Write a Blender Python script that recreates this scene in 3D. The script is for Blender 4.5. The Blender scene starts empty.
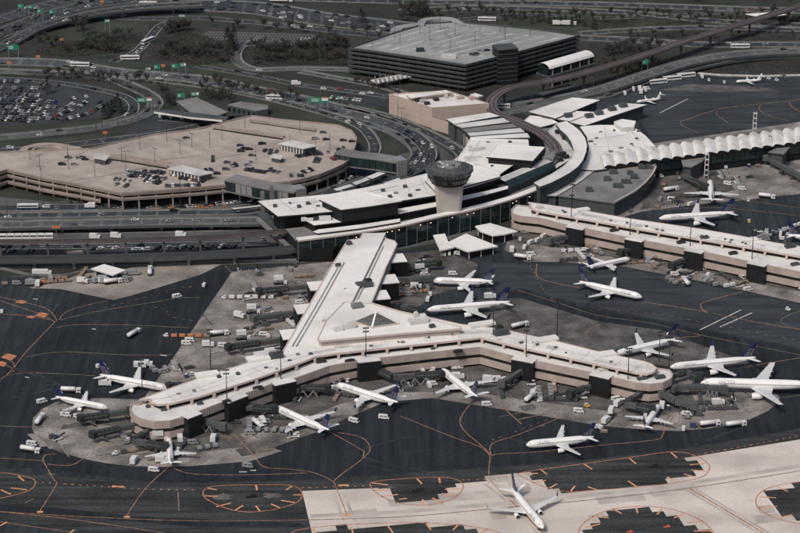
import bpy, bmesh, math, random
from mathutils import Vector, Matrix
R = math.radians
rnd = random.Random(7)

# ------------------------------------------------------------------ camera, sky, sun, exposure
SC = bpy.context.scene
COL = SC.collection
CAM_H = 508.0
PITCH = R(22.0)
LENS = 105.0
FPX = LENS / 36.0 * 800.0
cam_d = bpy.data.cameras.new("camera")
cam_d.lens = LENS; cam_d.sensor_width = 36.0; cam_d.clip_start = 5.0; cam_d.clip_end = 12000.0
cam = bpy.data.objects.new("camera", cam_d)
cam.location = (0, 0, CAM_H); cam.rotation_euler = (R(90) - PITCH, 0, 0)
COL.objects.link(cam); SC.camera = cam

SUN_EL, SUN_AZ = R(52), R(215)          # azimuth from +Y clockwise: behind the camera, to its left
world = bpy.data.worlds.new("World"); SC.world = world; world.use_nodes = True
wn = world.node_tree
bg = wn.nodes["Background"]
sky = wn.nodes.new("ShaderNodeTexSky"); sky.sky_type = 'NISHITA'; sky.sun_disc = False
sky.sun_elevation = SUN_EL; sky.sun_rotation = SUN_AZ
sky.air_density = 1.0; sky.dust_density = 4.0; sky.ozone_density = 0.6
hs = wn.nodes.new("ShaderNodeHueSaturation"); hs.inputs["Saturation"].default_value = 1.05
wn.links.new(sky.outputs[0], hs.inputs["Color"]); wn.links.new(hs.outputs[0], bg.inputs[0])
bg.inputs[1].default_value = 0.06
sun_d = bpy.data.lights.new("sun", 'SUN'); sun_d.energy = 1.5; sun_d.angle = R(14); sun_d.color = (1.0, 0.925, 0.84)
sun = bpy.data.objects.new("sun", sun_d); COL.objects.link(sun)
sdir = Vector((math.sin(SUN_AZ) * math.cos(SUN_EL), math.cos(SUN_AZ) * math.cos(SUN_EL), math.sin(SUN_EL)))
sun.rotation_euler = sdir.to_track_quat('Z', 'Y').to_euler()
sun.location = (0, 0, 900)
SC.view_settings.view_transform = 'Standard'; SC.view_settings.look = 'None'
SC.view_settings.exposure = 0.54; SC.view_settings.gamma = 1.0
SC.view_settings.use_curve_mapping = False

# ------------------------------------------------------------------ surveying: sight line of the photograph -> place on the ground
CP, SP = math.cos(PITCH), math.sin(PITCH)
def G(px, py, z=0.0):
    u = (px - 400.0) / FPX; v = (py - 266.5) / FPX
    t = (CAM_H - z) / (SP + v * CP)
    return Vector((u * t, (CP - v * SP) * t, z))
def G2(px, py, z=0.0):
    g = G(px, py, z); return (g.x, g.y)
def zrow(py, Y):                       # height of a thing at distance Y that shows at row py
    v = (py - 266.5) / FPX
    return CAM_H - Y * (SP + v * CP) / (CP - v * SP)
def vis(x, y, z=0.0, pad=6):            # does the place lie within the picture?
    d = y * CP + (CAM_H - z) * SP; px = 400 + FPX * x / d; py = 266.5 + FPX * ((CAM_H - z) * CP - y * SP) / d
    return -pad < px < 800 + pad and -pad < py < 533 + pad
def pts(lst, z=0.0): return [G2(a, b, z) for a, b in lst]

def smooth(P, n=6, closed=False):
    P = [Vector(p) for p in P]; out = []; N = len(P)
    def at(i):
        if closed: return P[i % N]
        return P[max(0, min(N - 1, i))]
    for i in range(N if closed else N - 1):
        a, b, c, d = at(i - 1), at(i), at(i + 1), at(i + 2)
        for k in range(n):
            t = k / n
            out.append(0.5 * ((2 * b) + (c - a) * t + (2 * a - 5 * b + 4 * c - d) * t * t + (3 * b - a - 3 * c + d) * t ** 3))
    if not closed: out.append(P[-1].copy())
    return out
def inset(poly, d):                    # move every edge of a closed outline inwards by d
    n = len(poly); A = sum(poly[i][0] * poly[(i + 1) % n][1] - poly[(i + 1) % n][0] * poly[i][1] for i in range(n))
    s = 1 if A > 0 else -1; out = []
    for i in range(n):
        p0 = Vector(poly[i - 1][:2]); p1 = Vector(poly[i][:2]); p2 = Vector(poly[(i + 1) % n][:2])
        e1 = (p1 - p0); e2 = (p2 - p1)
        if e1.length < 1e-6: e1 = e2
        if e2.length < 1e-6: e2 = e1
        e1.normalize(); e2.normalize()
        n1 = Vector((-e1.y, e1.x)) * s; n2 = Vector((-e2.y, e2.x)) * s
        b = n1 + n2
        if b.length < 1e-6: b = n1
        b.normalize(); k = max(0.35, b.dot(n1))
        q = p1 + b * (d / k); out.append((q.x, q.y))
    return out

# ------------------------------------------------------------------ mesh building
class MB:
    def __init__(s): s.v = []; s.f = []; s.m = []
    def add(s, vs, fs, m=0):
        o = len(s.v); s.v += [tuple(p) for p in vs]
        for i, f in enumerate(fs):
            s.f.append(tuple(o + k for k in f)); s.m.append(m if isinstance(m, int) else m[i])
    def face(s, vs, m=0): s.add(vs, [tuple(range(len(vs)))], m)
    def sheet(s, P, z, m=0): s.face([(p[0], p[1], z) for p in P], m)
    def prism(s, P, z0, z1, m=0, mt=None, bottom=False):
        n = len(P); mt = m if mt is None else mt
        A = sum(P[i][0] * P[(i + 1) % n][1] - P[(i + 1) % n][0] * P[i][1] for i in range(n))
        if A < 0: P = list(reversed(P))
        vs = [(p[0], p[1], z0) for p in P] + [(p[0], p[1], z1) for p in P]
        fs = [(i, (i + 1) % n, n + (i + 1) % n, n + i) for i in range(n)]
        s.add(vs, fs, m); s.face([(p[0], p[1], z1) for p in P], mt)
        if bottom: s.face([(p[0], p[1], z0) for p in reversed(P)], m)
    def ring(s, P, t, z0, z1, m=0):       # a parapet: wall of thickness t along a closed outline
        Q = inset(P, t); n = len(P)
        for i in range(n):
            j = (i + 1) % n
            a, b, c, d = P[i], P[j], Q[j], Q[i]
            s.add([(*a[:2], z0), (*b[:2], z0), (*c[:2], z0), (*d[:2], z0), (*a[:2], z1), (*b[:2], z1), (*c[:2], z1), (*d[:2], z1)],
                  [(0, 1, 5, 4), (2, 3, 7, 6), (4, 5, 6, 7)], m)
    def box(s, c, d, rz=0.0, m=0, taper=1.0):
        x, y, z = d[0] / 2, d[1] / 2, d[2] / 2; ca, sa = math.cos(rz), math.sin(rz); vs = []
        for k in (-1, 1):
            t = taper if k > 0 else 1.0
            for i, j in ((-1, -1), (1, -1), (1, 1), (-1, 1)):
                a, b = i * x * t, j * y * t
                vs.append((c[0] + a * ca - b * sa, c[1] + a * sa + b * ca, c[2] + k * z))
        s.add(vs, [(0, 3, 2, 1), (4, 5, 6, 7), (0, 1, 5, 4), (1, 2, 6, 5), (2, 3, 7, 6), (3, 0, 4, 7)], m)
    def bar(s, a, b, w, h, m=0):          # beam of section w x h between two points (top-centre line lifted by h/2)
        a = Vector(a); b = Vector(b); d = b - a
        if d.length < 1e-6: return
        d.normalize(); up = Vector((0, 0, 1))
        if abs(d.z) > 0.95: up = Vector((0, 1, 0))
        sd = d.cross(up).normalized(); up = sd.cross(d).normalized()
        vs = [p + sd * (i * w / 2) + up * (j * h / 2) for p in (a, b) for i, j in ((-1, -1), (1, -1), (1, 1), (-1, 1))]
        s.add(vs, [(0, 1, 2, 3), (7, 6, 5, 4), (0, 4, 5, 1), (1, 5, 6, 2), (2, 6, 7, 3), (3, 7, 4, 0)], m)
    def tube(s, a, b, r0, r1=None, n=6, m=0, cap=True):
        r1 = r0 if r1 is None else r1
        a = Vector(a); b = Vector(b); d = (b - a)
        if d.length < 1e-6: return
        d.normalize(); up = Vector((0, 0, 1)) if abs(d.z) < 0.9 else Vector((1, 0, 0))
        sx = d.cross(up).normalized(); sy = sx.cross(d)
        vs = []
        for p, r in ((a, r0), (b, r1)):
            for i in range(n):
                t = 2 * math.pi * i / n; vs.append(p + sx * (r * math.cos(t)) + sy * (r * math.sin(t)))
        fs = [(i, (i + 1) % n, n + (i + 1) % n, n + i) for i in range(n)]
        if cap: fs += [tuple(reversed(range(n))), tuple(range(n, 2 * n))]
        s.add(vs, fs, m)
    def loft(s, rings, m=0, caps=True):   # rings: list of equal-length point lists; m may be f(ring index, point index)
        n = len(rings[0]); vs = [p for r in rings for p in r]; fs = []; ms = []
        for k in range(len(rings) - 1):
            for i in range(n):
                fs.append((k * n + i, k * n + (i + 1) % n, (k + 1) * n + (i + 1) % n, (k + 1) * n + i))
                ms.append(m(k, i) if callable(m) else m)
        if caps:
            fs += [tuple(reversed(range(n))), tuple(range((len(rings) - 1) * n, len(rings) * n))]
            ms += [ms[0], ms[-1]]
        s.add(vs, fs, ms)
    def lathe(s, c, prof, n=16, m=0, rot=0.0):
        s.loft([[(c[0] + r * math.cos(rot + 2 * math.pi * i / n), c[1] + r * math.sin(rot + 2 * math.pi * i / n), c[2] + z) for i in range(n)] for r, z in prof], m)
    def strip(s, P, w, z=None, m=0, close=False):   # flat ribbon of width w along P
        P = [Vector(p) for p in P]; n = len(P)
        if n < 2: return
        L = []; Rr = []
        for i in range(n):
            a = P[(i - 1) % n] if close else P[max(0, i - 1)]; b = P[(i + 1) % n] if close else P[min(n - 1, i + 1)]
            d = Vector((b.x - a.x, b.y - a.y))
            if d.length < 1e-9: d = Vector((1, 0))
            d.normalize(); nx, ny = -d.y * w / 2, d.x * w / 2
            zz = z if z is not None else P[i].z
            L.append((P[i].x + nx, P[i].y + ny, zz)); Rr.append((P[i].x - nx, P[i].y - ny, zz))
        k = n if close else n - 1
        s.add(L + Rr, [(n + i, n + (i + 1) % n, (i + 1) % n, i) for i in range(k)], m)
    def mesh(s, name, mats, smoothed=False):
        me = bpy.data.meshes.new(name); me.from_pydata(s.v, [], s.f)
        for q in (mats if isinstance(mats, (list, tuple)) else [mats]): me.materials.append(q)
        if me.polygons:
            me.polygons.foreach_set("material_index", s.m)
            if smoothed: me.polygons.foreach_set("use_smooth", [True] * len(me.polygons))
        me.update(); return me
    def build(s, name, mats, parent=None, smoothed=False, **kw):
        return obj(name, s.mesh(name, mats, smoothed), parent, **kw)

def obj(name, data, parent=None, label=None, cat=None, group=None, kind=None, loc=None, rz=None):
    o = bpy.data.objects.new(name, data); COL.objects.link(o)
    if parent is not None: o.parent = parent
    if loc is not None: o.location = loc
    if rz is not None: o.rotation_euler = (0, 0, rz)
    if label: o["label"] = label
    if cat: o["category"] = cat
    if group: o["group"] = group
    if kind: o["kind"] = kind
    return o
def thing(name, label, cat, loc=(0, 0, 0), rz=0.0, group=None):
    return obj(name, None, None, label, cat, group, None, loc, rz)
KIDS = {}
def clone(src, loc=None, rz=None, label=None, group=None, parent=None):
    c = src.copy(); COL.objects.link(c)
    if parent is not None: c.parent = parent
    if loc is not None: c.location = loc
    if rz is not None: c.rotation_euler = (0, 0, rz)
    if label: c["label"] = label
    if group: c["group"] = group
    for k in KIDS.setdefault(src.name, list(src.children)):
        clone(k, parent=c)
    return c

# ------------------------------------------------------------------ materials
def mat(name, col, rough=0.8, var=0.15, scale=0.2, metal=0.0, stain=0.0, stain_scale=0.03, stretch=None, fine=0.0, bump=0.0, objc=False, spec=0.3, emit=None, grid=None):
    m = bpy.data.materials.new(name); m.use_nodes = True
    nt = m.node_tree; b = nt.nodes["Principled BSDF"]
    b.inputs["Roughness"].default_value = rough; b.inputs["Metallic"].default_value = metal
    b.inputs["Specular IOR Level"].default_value = spec
    if emit:
        b.inputs["Emission Color"].default_value = (*emit[0], 1); b.inputs["Emission Strength"].default_value = emit[1]
    tc = nt.nodes.new("ShaderNodeTexCoord"); mp = nt.nodes.new("ShaderNodeMapping")
    geo = nt.nodes.new("ShaderNodeNewGeometry")
    nt.links.new((tc.outputs["Object"] if objc else geo.outputs["Position"]), mp.inputs["Vector"])
    if stretch:
        mp.inputs["Rotation"].default_value = (0, 0, R(stretch[0])); mp.inputs["Scale"].default_value = (stretch[1], stretch[2], 1)
    def noise(sc, det, vec):
        n = nt.nodes.new("ShaderNodeTexNoise"); n.inputs["Scale"].default_value = sc; n.inputs["Detail"].default_value = det
        nt.links.new(vec, n.inputs["Vector"]); return n.outputs["Fac"]
    def ramp(x, a, bb, lo, hi):
        r = nt.nodes.new("ShaderNodeMapRange"); r.inputs[1].default_value = a; r.inputs[2].default_value = bb
        r.inputs[3].default_value = lo; r.inputs[4].default_value = hi; nt.links.new(x, r.inputs[0]); return r.outputs[0]
    def mul(x, y):
        q = nt.nodes.new("ShaderNodeMath"); q.operation = 'MULTIPLY'; nt.links.new(x, q.inputs[0]); nt.links.new(y, q.inputs[1]); return q.outputs[0]
    v0 = mp.outputs[0]; f = ramp(noise(scale, 6, v0), 0.3, 0.7, 1 - var, 1 + var)
    if stain: f = mul(f, ramp(noise(stain_scale, 5, geo.outputs["Position"]), 0.45, 0.7, 1.0, 1 - stain))
    if fine: f = mul(f, ramp(noise(.7, 3, geo.outputs["Position"]), 0.35, 0.65, 1 - fine, 1 + fine))
    if grid:                                 # slab joints and slab-to-slab tone
        m2 = nt.nodes.new("ShaderNodeMapping"); m2.inputs["Rotation"].default_value = (0, 0, R(grid[2])); nt.links.new(geo.outputs["Position"], m2.inputs["Vector"])
        bt = nt.nodes.new("ShaderNodeTexBrick"); nt.links.new(m2.outputs[0], bt.inputs["Vector"])
        bt.inputs["Scale"].default_value = 1.0; bt.inputs["Brick Width"].default_value = grid[0]; bt.inputs["Row Height"].default_value = grid[1]; bt.offset = 0.0
        bt.inputs["Mortar Size"].default_value = .12; bt.inputs["Mortar Smooth"].default_value = .3
        s_ = grid[3]; bt.inputs["Color1"].default_value = (1 - s_,) * 3 + (1,); bt.inputs["Color2"].default_value = (1 + s_ * .6,) * 3 + (1,); bt.inputs["Mortar"].default_value = (1 - s_ * 2.2,) * 3 + (1,)
        bw_ = nt.nodes.new("ShaderNodeRGBToBW"); nt.links.new(bt.outputs["Color"], bw_.inputs[0]); f = mul(f, bw_.outputs[0])
    vm = nt.nodes.new("ShaderNodeVectorMath"); vm.operation = 'SCALE'; vm.inputs[0].default_value = col[:3]
    nt.links.new(f, vm.inputs["Scale"]); nt.links.new(vm.outputs[0], b.inputs["Base Color"])
    if bump:
        bp = nt.nodes.new("ShaderNodeBump"); bp.inputs["Strength"].default_value = bump; bp.inputs["Distance"].default_value = 0.2
        nt.links.new(noise(1.5, 4, v0), bp.inputs["Height"]); nt.links.new(bp.outputs[0], b.inputs["Normal"])
    return m

M = {}
def D(name, *a, **k): M[name] = mat(name, *a, **k)
D('asphalt', (.0255, .034, .041), .85, .48, .30, stain=.42, stain_scale=.035, stretch=(-35, 1, .06), fine=.20)
D('asphalt_new', (.0165, .0222, .0275), .85, .46, .30, stain=.40, stain_scale=.035, stretch=(-30, 1, .06), fine=.22)
D('asphalt_old', (.038, .042, .044), .9, .55, .30, stain=.45, stain_scale=.05, stretch=(8, .06, 1), fine=.25)
D('asphalt_haze_pale', (.038, .046, .053), .9, .45, .22, stain=.35, stain_scale=.03, stretch=(10, .12, 1), fine=.14)  # tarmac lightened with distance haze in its colour; also tints some seams
D('apron_concrete', (.245, .226, .210), .9, .40, .09, stain=.55, stain_scale=.05, fine=.2, grid=(7.5, 7.5, 24, .14))
D('apron_stain', (.112, .107, .102), .9, .45, .1, stain=.5, stain_scale=.06, fine=.22, grid=(7.5, 7.5, 24, .12))
D('apron_pale', (.27, .245, .225), .9, .25, .06, stain=.4, stain_scale=.04, fine=.12)
D('taxi_dark', (.47, .425, .392), .9, .2, .08, stain=.2, stain_scale=.05)
D('roof_patch', (.70, .69, .665), .8, .1, .1, stain=.2, stain_scale=.08)
D('taxi_concrete', (.60, .542, .496), .9, .15, .05, stain=.24, stain_scale=.035, stretch=(12, .12, 1), fine=.05, grid=(7.6, 7.6, 11, .022))
D('road', (.040, .048, .053), .9, .25, .05, stain=.25, stain_scale=.03, fine=.1)
D('road_pale', (.088, .094, .097), .9, .25, .05, stain=.3, stain_scale=.04, fine=.1)
D('kerb', (.30, .285, .27), .9, .2, .3)
D('barrier', (.185, .192, .192), .9, .25, .2, stain=.3, stain_scale=.1)
D('land', (.034, .038, .033), .95, .4, .02, stain=.4, stain_scale=.01, fine=.2)
D('grass', (.037, .046, .034), .95, .4, .03, stain=.45, stain_scale=.02, fine=.25)
D('scrub', (.038, .037, .034), .95, .4, .05, stain=.4, stain_scale=.02, fine=.3)
D('paint_bar', (.66, .32, .16), .8, .2, .5, fine=.15)
D('paint_orange', (.44, .185, .10), .8, .3, .5, fine=.2)
D('paint_yellow', (.33, .175, .105), .85, .4, .4, fine=.3)
D('paint_faint', (.20, .145, .10), .9, .4, .3, fine=.3)
D('paint_white', (.55, .54, .52), .8, .3, .5, fine=.2)
D('paint_red', (.55, .10, .05), .8, .2, .5)
D('roof_white', (.76, .75, .725), .75, .07, .05, stain=.22, stain_scale=.03, stretch=(20, .15, 1), fine=.04)
D('roof_pale', (.58, .575, .56), .8, .1, .08, stain=.28, stain_scale=.05, fine=.05)
D('roof_grey', (.20, .20, .20), .85, .15, .08, stain=.3, stain_scale=.05, fine=.08)
D('seam', (.40, .39, .375), .85, .3, .2)
D('vault_white', (.66, .65, .63), .75, .1, .12, stain=.3, stain_scale=.15)
D('deck_grey', (.68, .675, .66), .85, .08, .1, stain=.20, stain_scale=.07, fine=.05)
D('wall_pink', (.43, .358, .325), .85, .08, .2, stain=.18, stain_scale=.15)
D('wall_beige', (.46, .375, .33), .85, .08, .2, stain=.15, stain_scale=.1)
D('fascia', (.52, .435, .395), .8, .08, .2)
D('wall_dark', (.011, .013, .016), .6, .2, .2)
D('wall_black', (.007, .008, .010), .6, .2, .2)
D('wall_grey', (.066, .076, .082), .8, .15, .2)
D('glass', (.014, .024, .028), .12, .3, .15, spec=.6)
D('glass_teal', (.020, .036, .038), .15, .3, .2, spec=.6)
D('mullion', (.11, .12, .12), .5, .1, .3)
D('steel', (.30, .31, .32), .45, .1, .3, metal=.3)
D('dark_metal', (.030, .033, .036), .6, .2, .3)
D('garage_deck', (.385, .338, .302), .9, .14, .1, stain=.25, stain_scale=.04, fine=.07)
D('garage_wall', (.34, .285, .255), .9, .12, .1, stain=.2, stain_scale=.08)
D('bay_pale', (.42, .42, .41), .9, .3, .15, stain=.5, stain_scale=.06, fine=.2)
D('skylight', (.11, .12, .125), .22, .2, .3, spec=.6)  # glass lightened: the sky's reflection is put into the pane colour
D('gate_dark', (.017, .019, .022), .5, .2, .3)
D('garage_dark', (.066, .074, .080), .85, .15, .1)
D('garage_grey_deck', (.28, .29, .29), .9, .2, .03, stain=.3, stain_scale=.02, fine=.1)
D('concrete', (.40, .375, .345), .9, .1, .1, stain=.15, stain_scale=.1)
D('track_purple', (.12, .10, .105), .85, .2, .1)
D('lamp_warm', (1, .75, .4), .5, .05, .5, emit=((1.0, .62, .36), 1.0))
D('jet_white', (.80, .80, .79), .35, .04, .3, objc=True, stain=.05, stain_scale=.2, spec=.5)
D('jet_grey', (.46, .48, .50), .4, .05, .3, objc=True, spec=.5)
D('jet_wing', (.60, .61, .61), .45, .08, .3, objc=True, spec=.5)
D('jet_blue', (.016, .026, .085), .35, .1, .3, objc=True, spec=.5)
D('jet_gold', (.42, .36, .27), .45, .1, .3, objc=True)
D('letter_blue', (.030, .050, .16), .5, .1, .3, objc=True)
D('tyre', (.012, .012, .013), .9, .2, .5, objc=True)
D('bridge_dark', (.030, .034, .036), .65, .2, .3)
D('bridge_grey', (.085, .094, .094), .65, .2, .3)
D('v_white', (.66, .66, .655), .4, .06, .5, objc=True, spec=.5)
D('v_silver', (.34, .35, .36), .35, .08, .5, objc=True, metal=.3, spec=.5)
D('v_black', (.012, .013, .015), .3, .2, .5, objc=True, spec=.5)
D('v_grey', (.075, .08, .085), .35, .1, .5, objc=True, spec=.5)
D('v_red', (.25, .035, .03), .4, .1, .5, objc=True, spec=.5)
D('v_blue', (.03, .06, .16), .4, .1, .5, objc=True, spec=.5)
D('v_orange', (.50, .19, .08), .5, .1, .5, objc=True)
D('v_yellow', (.60, .42, .06), .5, .1, .5, objc=True)
D('v_glass', (.012, .016, .02), .15, .2, .5, objc=True, spec=.6)
D('v_brown', (.26, .19, .14), .8, .2, .5, objc=True)
D('sign_green', (.02, .22, .15), .5, .1, .5, objc=True)
D('sign_white', (.75, .74, .70), .5, .1, .5, objc=True)
D('bark', (.055, .048, .042), .95, .3, .8, objc=True)
D('twigs', (.062, .063, .054), .95, .35, .5, objc=True)
D('twigs_red', (.066, .063, .055), .95, .35, .5, objc=True)
D('needles', (.018, .028, .020), .95, .4, .6, objc=True)
# ------------------------------------------------------------------ ground
def sheet(name, px, z, m, kind="structure", parent=None):
    b = MB(); b.sheet(pts(px, 0.0), z, 0); return b.build(name, M[m], parent, kind=kind if parent is None else None)
b = MB(); b.sheet([(-3500, -800), (3500, -800), (3500, 6500), (-3500, 6500)], 0.0)
b.build("ground", M['land'], kind="structure")
apron = sheet("apron", [(-140, 272), (0, 276), (60, 289), (200, 270), (330, 262), (420, 250), (520, 225), (560, 190), (650, 150), (640, 128),
       (630, 112), (610, 102), (640, 90), (690, 78), (720, 75), (960, 74), (960, 640), (-140, 640)], .03, 'asphalt')
def patch(px, m, z=.06, name="apron_pavement"): return sheet(name, px, z, m, parent=apron)
# resurfaced black tarmac round the gates
patch([(196, 330), (232, 272), (120, 276), (60, 305), (20, 345), (-60, 400), (-60, 470), (40, 468), (130, 480), (200, 482), (300, 480), (400, 473), (520, 465), (600, 458), (700, 446), (800, 428), (860, 415), (860, 330), (800, 350), (700, 330), (600, 310), (520, 290), (490, 300), (480, 350), (300, 400), (160, 400)], 'asphalt_new', .045)
# older tarmac strips between the gates and the taxiway
patch([(-60, 470), (0, 472), (130, 482), (200, 483), (300, 481), (400, 474), (520, 466), (600, 459), (700, 447), (800, 429), (860, 418), (860, 430), (800, 440), (695, 457), (600, 470), (490, 482), (302, 491), (312, 560), (-60, 560)], 'asphalt_old', .055)
patch([(-60, 521), (0, 524), (100, 531), (180, 540), (-60, 560)], 'asphalt', .062)
patch([(0, 505), (60, 508), (130, 516), (300, 523), (305, 527), (200, 527), (60, 516), (0, 514)], 'asphalt_new', .064)
# concrete stands
patch([(232, 272), (335, 261), (300, 330), (283, 352), (200, 382), (140, 404), (158, 378), (167, 367)], 'apron_concrete', .065)
patch([(28, 288), (60, 289), (108, 299), (114, 300), (137, 294), (170, 284), (200, 275), (222, 264), (150, 264), (120, 270), (80, 274), (60, 282)], 'apron_pale', .066)
cul = smooth([(47, 406), (36, 414), (31, 425), (34, 437), (46, 447), (66, 455), (95, 461), (125, 465), (160, 467), (190, 466)], 4) if False else None
patch([(56, 402), (42, 409), (33, 418), (32, 428), (36, 438), (46, 446), (60, 452), (80, 458), (105, 463), (130, 466), (160, 467), (185, 466.5), (205, 465), (242, 462), (258, 457), (282, 451), (272, 448), (320, 431), (352, 416), (385, 402), (432, 398), (500, 409), (560, 419), (590, 424), (612, 427), (645, 429.5), (675, 431), (705, 429), (730, 425), (750, 419.5), (768, 411), (778, 403), (780, 397), (770, 390), (735, 383), (690, 375), (640, 372), (560, 358), (480, 348), (360, 356), (240, 390), (150, 400), (100, 398)], 'apron_concrete', .067)
patch([(60, 430), (95, 424), (128, 428), (150, 448), (200, 452), (250, 446), (240, 434), (290, 425), (340, 404), (400, 392), (470, 392), (540, 402), (600, 410), (640, 416), (700, 408), (690, 392), (600, 384), (480, 362), (330, 374), (220, 412), (130, 420), (70, 414)], 'apron_stain', .071)
patch([(235, 460), (272, 451), (282, 451), (245, 463)], 'apron_pale', .073)
patch([(646, 426), (676, 427), (681, 431.2), (652, 430)], 'apron_pale', .073)
patch([(690, 418), (740, 410), (760, 402), (776, 401), (768, 410.5), (748, 419), (706, 428)], 'apron_pale', .073)
patch([(27, 434), (33, 433.5), (50, 446), (40, 447)], 'apron_pale', .073)
patch([(390, 255), (440, 250), (478, 264), (470, 285), (430, 296), (415, 312), (395, 308), (370, 300)], 'apron_stain', .066)
patch([(512, 222), (560, 226), (700, 256), (860, 290), (860, 316), (800, 303), (700, 281), (625, 267), (560, 262), (525, 262), (505, 250)], 'apron_concrete', .066)
patch([(512, 224), (560, 230), (700, 258), (860, 293), (860, 300), (790, 290), (690, 271), (560, 248), (515, 243)], 'apron_stain', .071)
patch([(640, 172), (700, 166), (800, 150), (860, 145), (860, 182), (800, 194), (745, 200), (700, 204), (640, 212), (600, 225), (590, 215), (640, 190)], 'apron_concrete', .066)
patch([(655, 175), (720, 168), (735, 190), (690, 202), (640, 210)], 'apron_stain', .071)
patch([(650, 144), (800, 122), (860, 116), (860, 135), (800, 138), (650, 152)], 'apron_concrete', .066)
patch([(600, 322), (660, 330), (700, 345), (760, 366), (700, 372), (640, 362), (560, 345), (500, 330), (470, 300), (520, 298)], 'apron_stain', .066)
patch([(655, 150), (645, 128), (632, 112), (612, 102), (642, 90), (692, 78.5), (720, 75.5), (900, 75), (900, 112), (800, 124)], 'asphalt_haze_pale', .05)  # remote stand tarmac, haze lift painted into its tone
patch([(480, 262), (530, 264), (560, 264), (625, 269), (700, 283), (800, 305), (860, 318), (860, 352), (800, 348), (700, 328), (600, 308), (520, 288), (488, 296)], 'asphalt_haze_pale', .05)  # taxiway between the concourses, paler by painted haze
patch([(690, 84), (760, 87), (780, 91), (720, 92), (660, 90)], 'apron_stain', .06)
# rubber marks, seams and sealed cracks on the tarmac
for k in range(46):
    x, y = rnd.uniform(-10, 800), rnd.uniform(285, 475); a = rnd.choice([-35, -28, -22, 15, 40]) + rnd.uniform(-4, 4); L_ = rnd.uniform(14, 60); g_ = G2(x, y); b = MB()
    d_ = (math.cos(R(a)), math.sin(R(a))); cv = rnd.uniform(-6, 6)
    b.strip([Vector((g_[0] + d_[0] * L_ * t - d_[1] * cv * t * t, g_[1] + d_[1] * L_ * t + d_[0] * cv * t * t, 0)) for t in (0, .25, .5, .75, 1)], rnd.uniform(.3, 1.0), .048 + k * .0002)
    b.build("tarmac_seam", M[rnd.choice(['asphalt_old', 'asphalt_haze_pale', 'asphalt_old', 'apron_stain'])], apron)
for k in range(30):
    x, y = rnd.choice([(rnd.uniform(40, 280), rnd.uniform(415, 460)), (rnd.uniform(200, 300), rnd.uniform(280, 370)), (rnd.uniform(480, 760), rnd.uniform(395, 425)), (rnd.uniform(560, 790), rnd.uniform(255, 285))]); g_ = G2(x, y); a = R(rnd.choice([24, 114])); L_ = rnd.uniform(8, 30); b = MB()
    b.strip([Vector((g_[0] + math.cos(a) * L_ * t, g_[1] + math.sin(a) * L_ * t, 0)) for t in (0, 1)], rnd.uniform(.3, .8), .076 + k * .0002)
    b.build("joint_line", M[rnd.choice(['apron_pale', 'asphalt_old', 'asphalt_old', 'paint_faint'])], apron)
for k in range(26):
    x, y = rnd.choice([(rnd.uniform(40, 280), rnd.uniform(420, 460)), (rnd.uniform(190, 300), rnd.uniform(280, 370)), (rnd.uniform(480, 760), rnd.uniform(395, 425)), (rnd.uniform(560, 790), rnd.uniform(255, 285))]); g_ = G2(x, y); w_, h_ = rnd.uniform(4, 14), rnd.uniform(4, 9); a = R(24); P_ = [(g_[0] + math.cos(a) * i * w_ - math.sin(a) * j * h_, g_[1] + math.sin(a) * i * w_ + math.cos(a) * j * h_) for i, j in ((0, 0), (1, 0), (1, 1), (0, 1))]
    b = MB(); b.sheet(P_, .083 + k * .0002); b.build("replaced_slab", M[rnd.choice(['apron_pale', 'apron_stain', 'apron_concrete'])], apron)
# pale concrete taxiway
taxi = sheet("taxiway", [(302, 491), (380, 488), (440, 485), (490, 481), (540, 476), (600, 469), (695, 456.5), (800, 439.5), (960, 410), (960, 700), (336, 700), (312, 533)], .08, 'taxi_concrete')

# ------------------------------------------------------------------ tarmac islands on the taxiway, with their painted rings
def line(px, w=.6, m='paint_yellow', z=.12, parent=apron, n=5, close=False, name="painted_line"):
    P = smooth([(*G2(*p), 0) for p in px], n, close); b = MB(); b.strip(P, w, z, 0, close); return b.build(name, M[m], parent)
def dashed(px, w=.5, m='paint_yellow', z=.12, on=2.5, off=2.5, parent=apron):
    P = smooth([(*G2(*p), 0) for p in px], 8); b = MB(); acc = 0.0; run = []
    for a, c in zip(P, P[1:]):
        d = c - a; L = d.length; k = max(1, int(L / .8))
        for i in range(k):
            p = a + d * (i / k); acc += L / k
            if acc % (on + off) < on: run.append(p)
            else:
                if len(run) > 1: b.strip(run, w, z)
                run = []
    o = b.build("dashed_line", M[m], parent); o["kind"] = "stuff"; return o
def bars(lst, m='paint_bar', w=.85, z=.13, parent=apron):
    for x0, y0, x1, y1 in lst:
        b = MB(); b.strip([(*G2(x0, y0), 0), (*G2(x1, y1), 0)], w, z); b.build("painted_bar", M[m], parent)
def within(P, x, y):
    c = False; j = len(P) - 1
    for i in range(len(P)):
        if (P[i][1] > y) != (P[j][1] > y) and x < (P[j][0] - P[i][0]) * (y - P[i][1]) / (P[j][1] - P[i][1]) + P[i][0]: c = not c
        j = i
    return c
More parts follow.
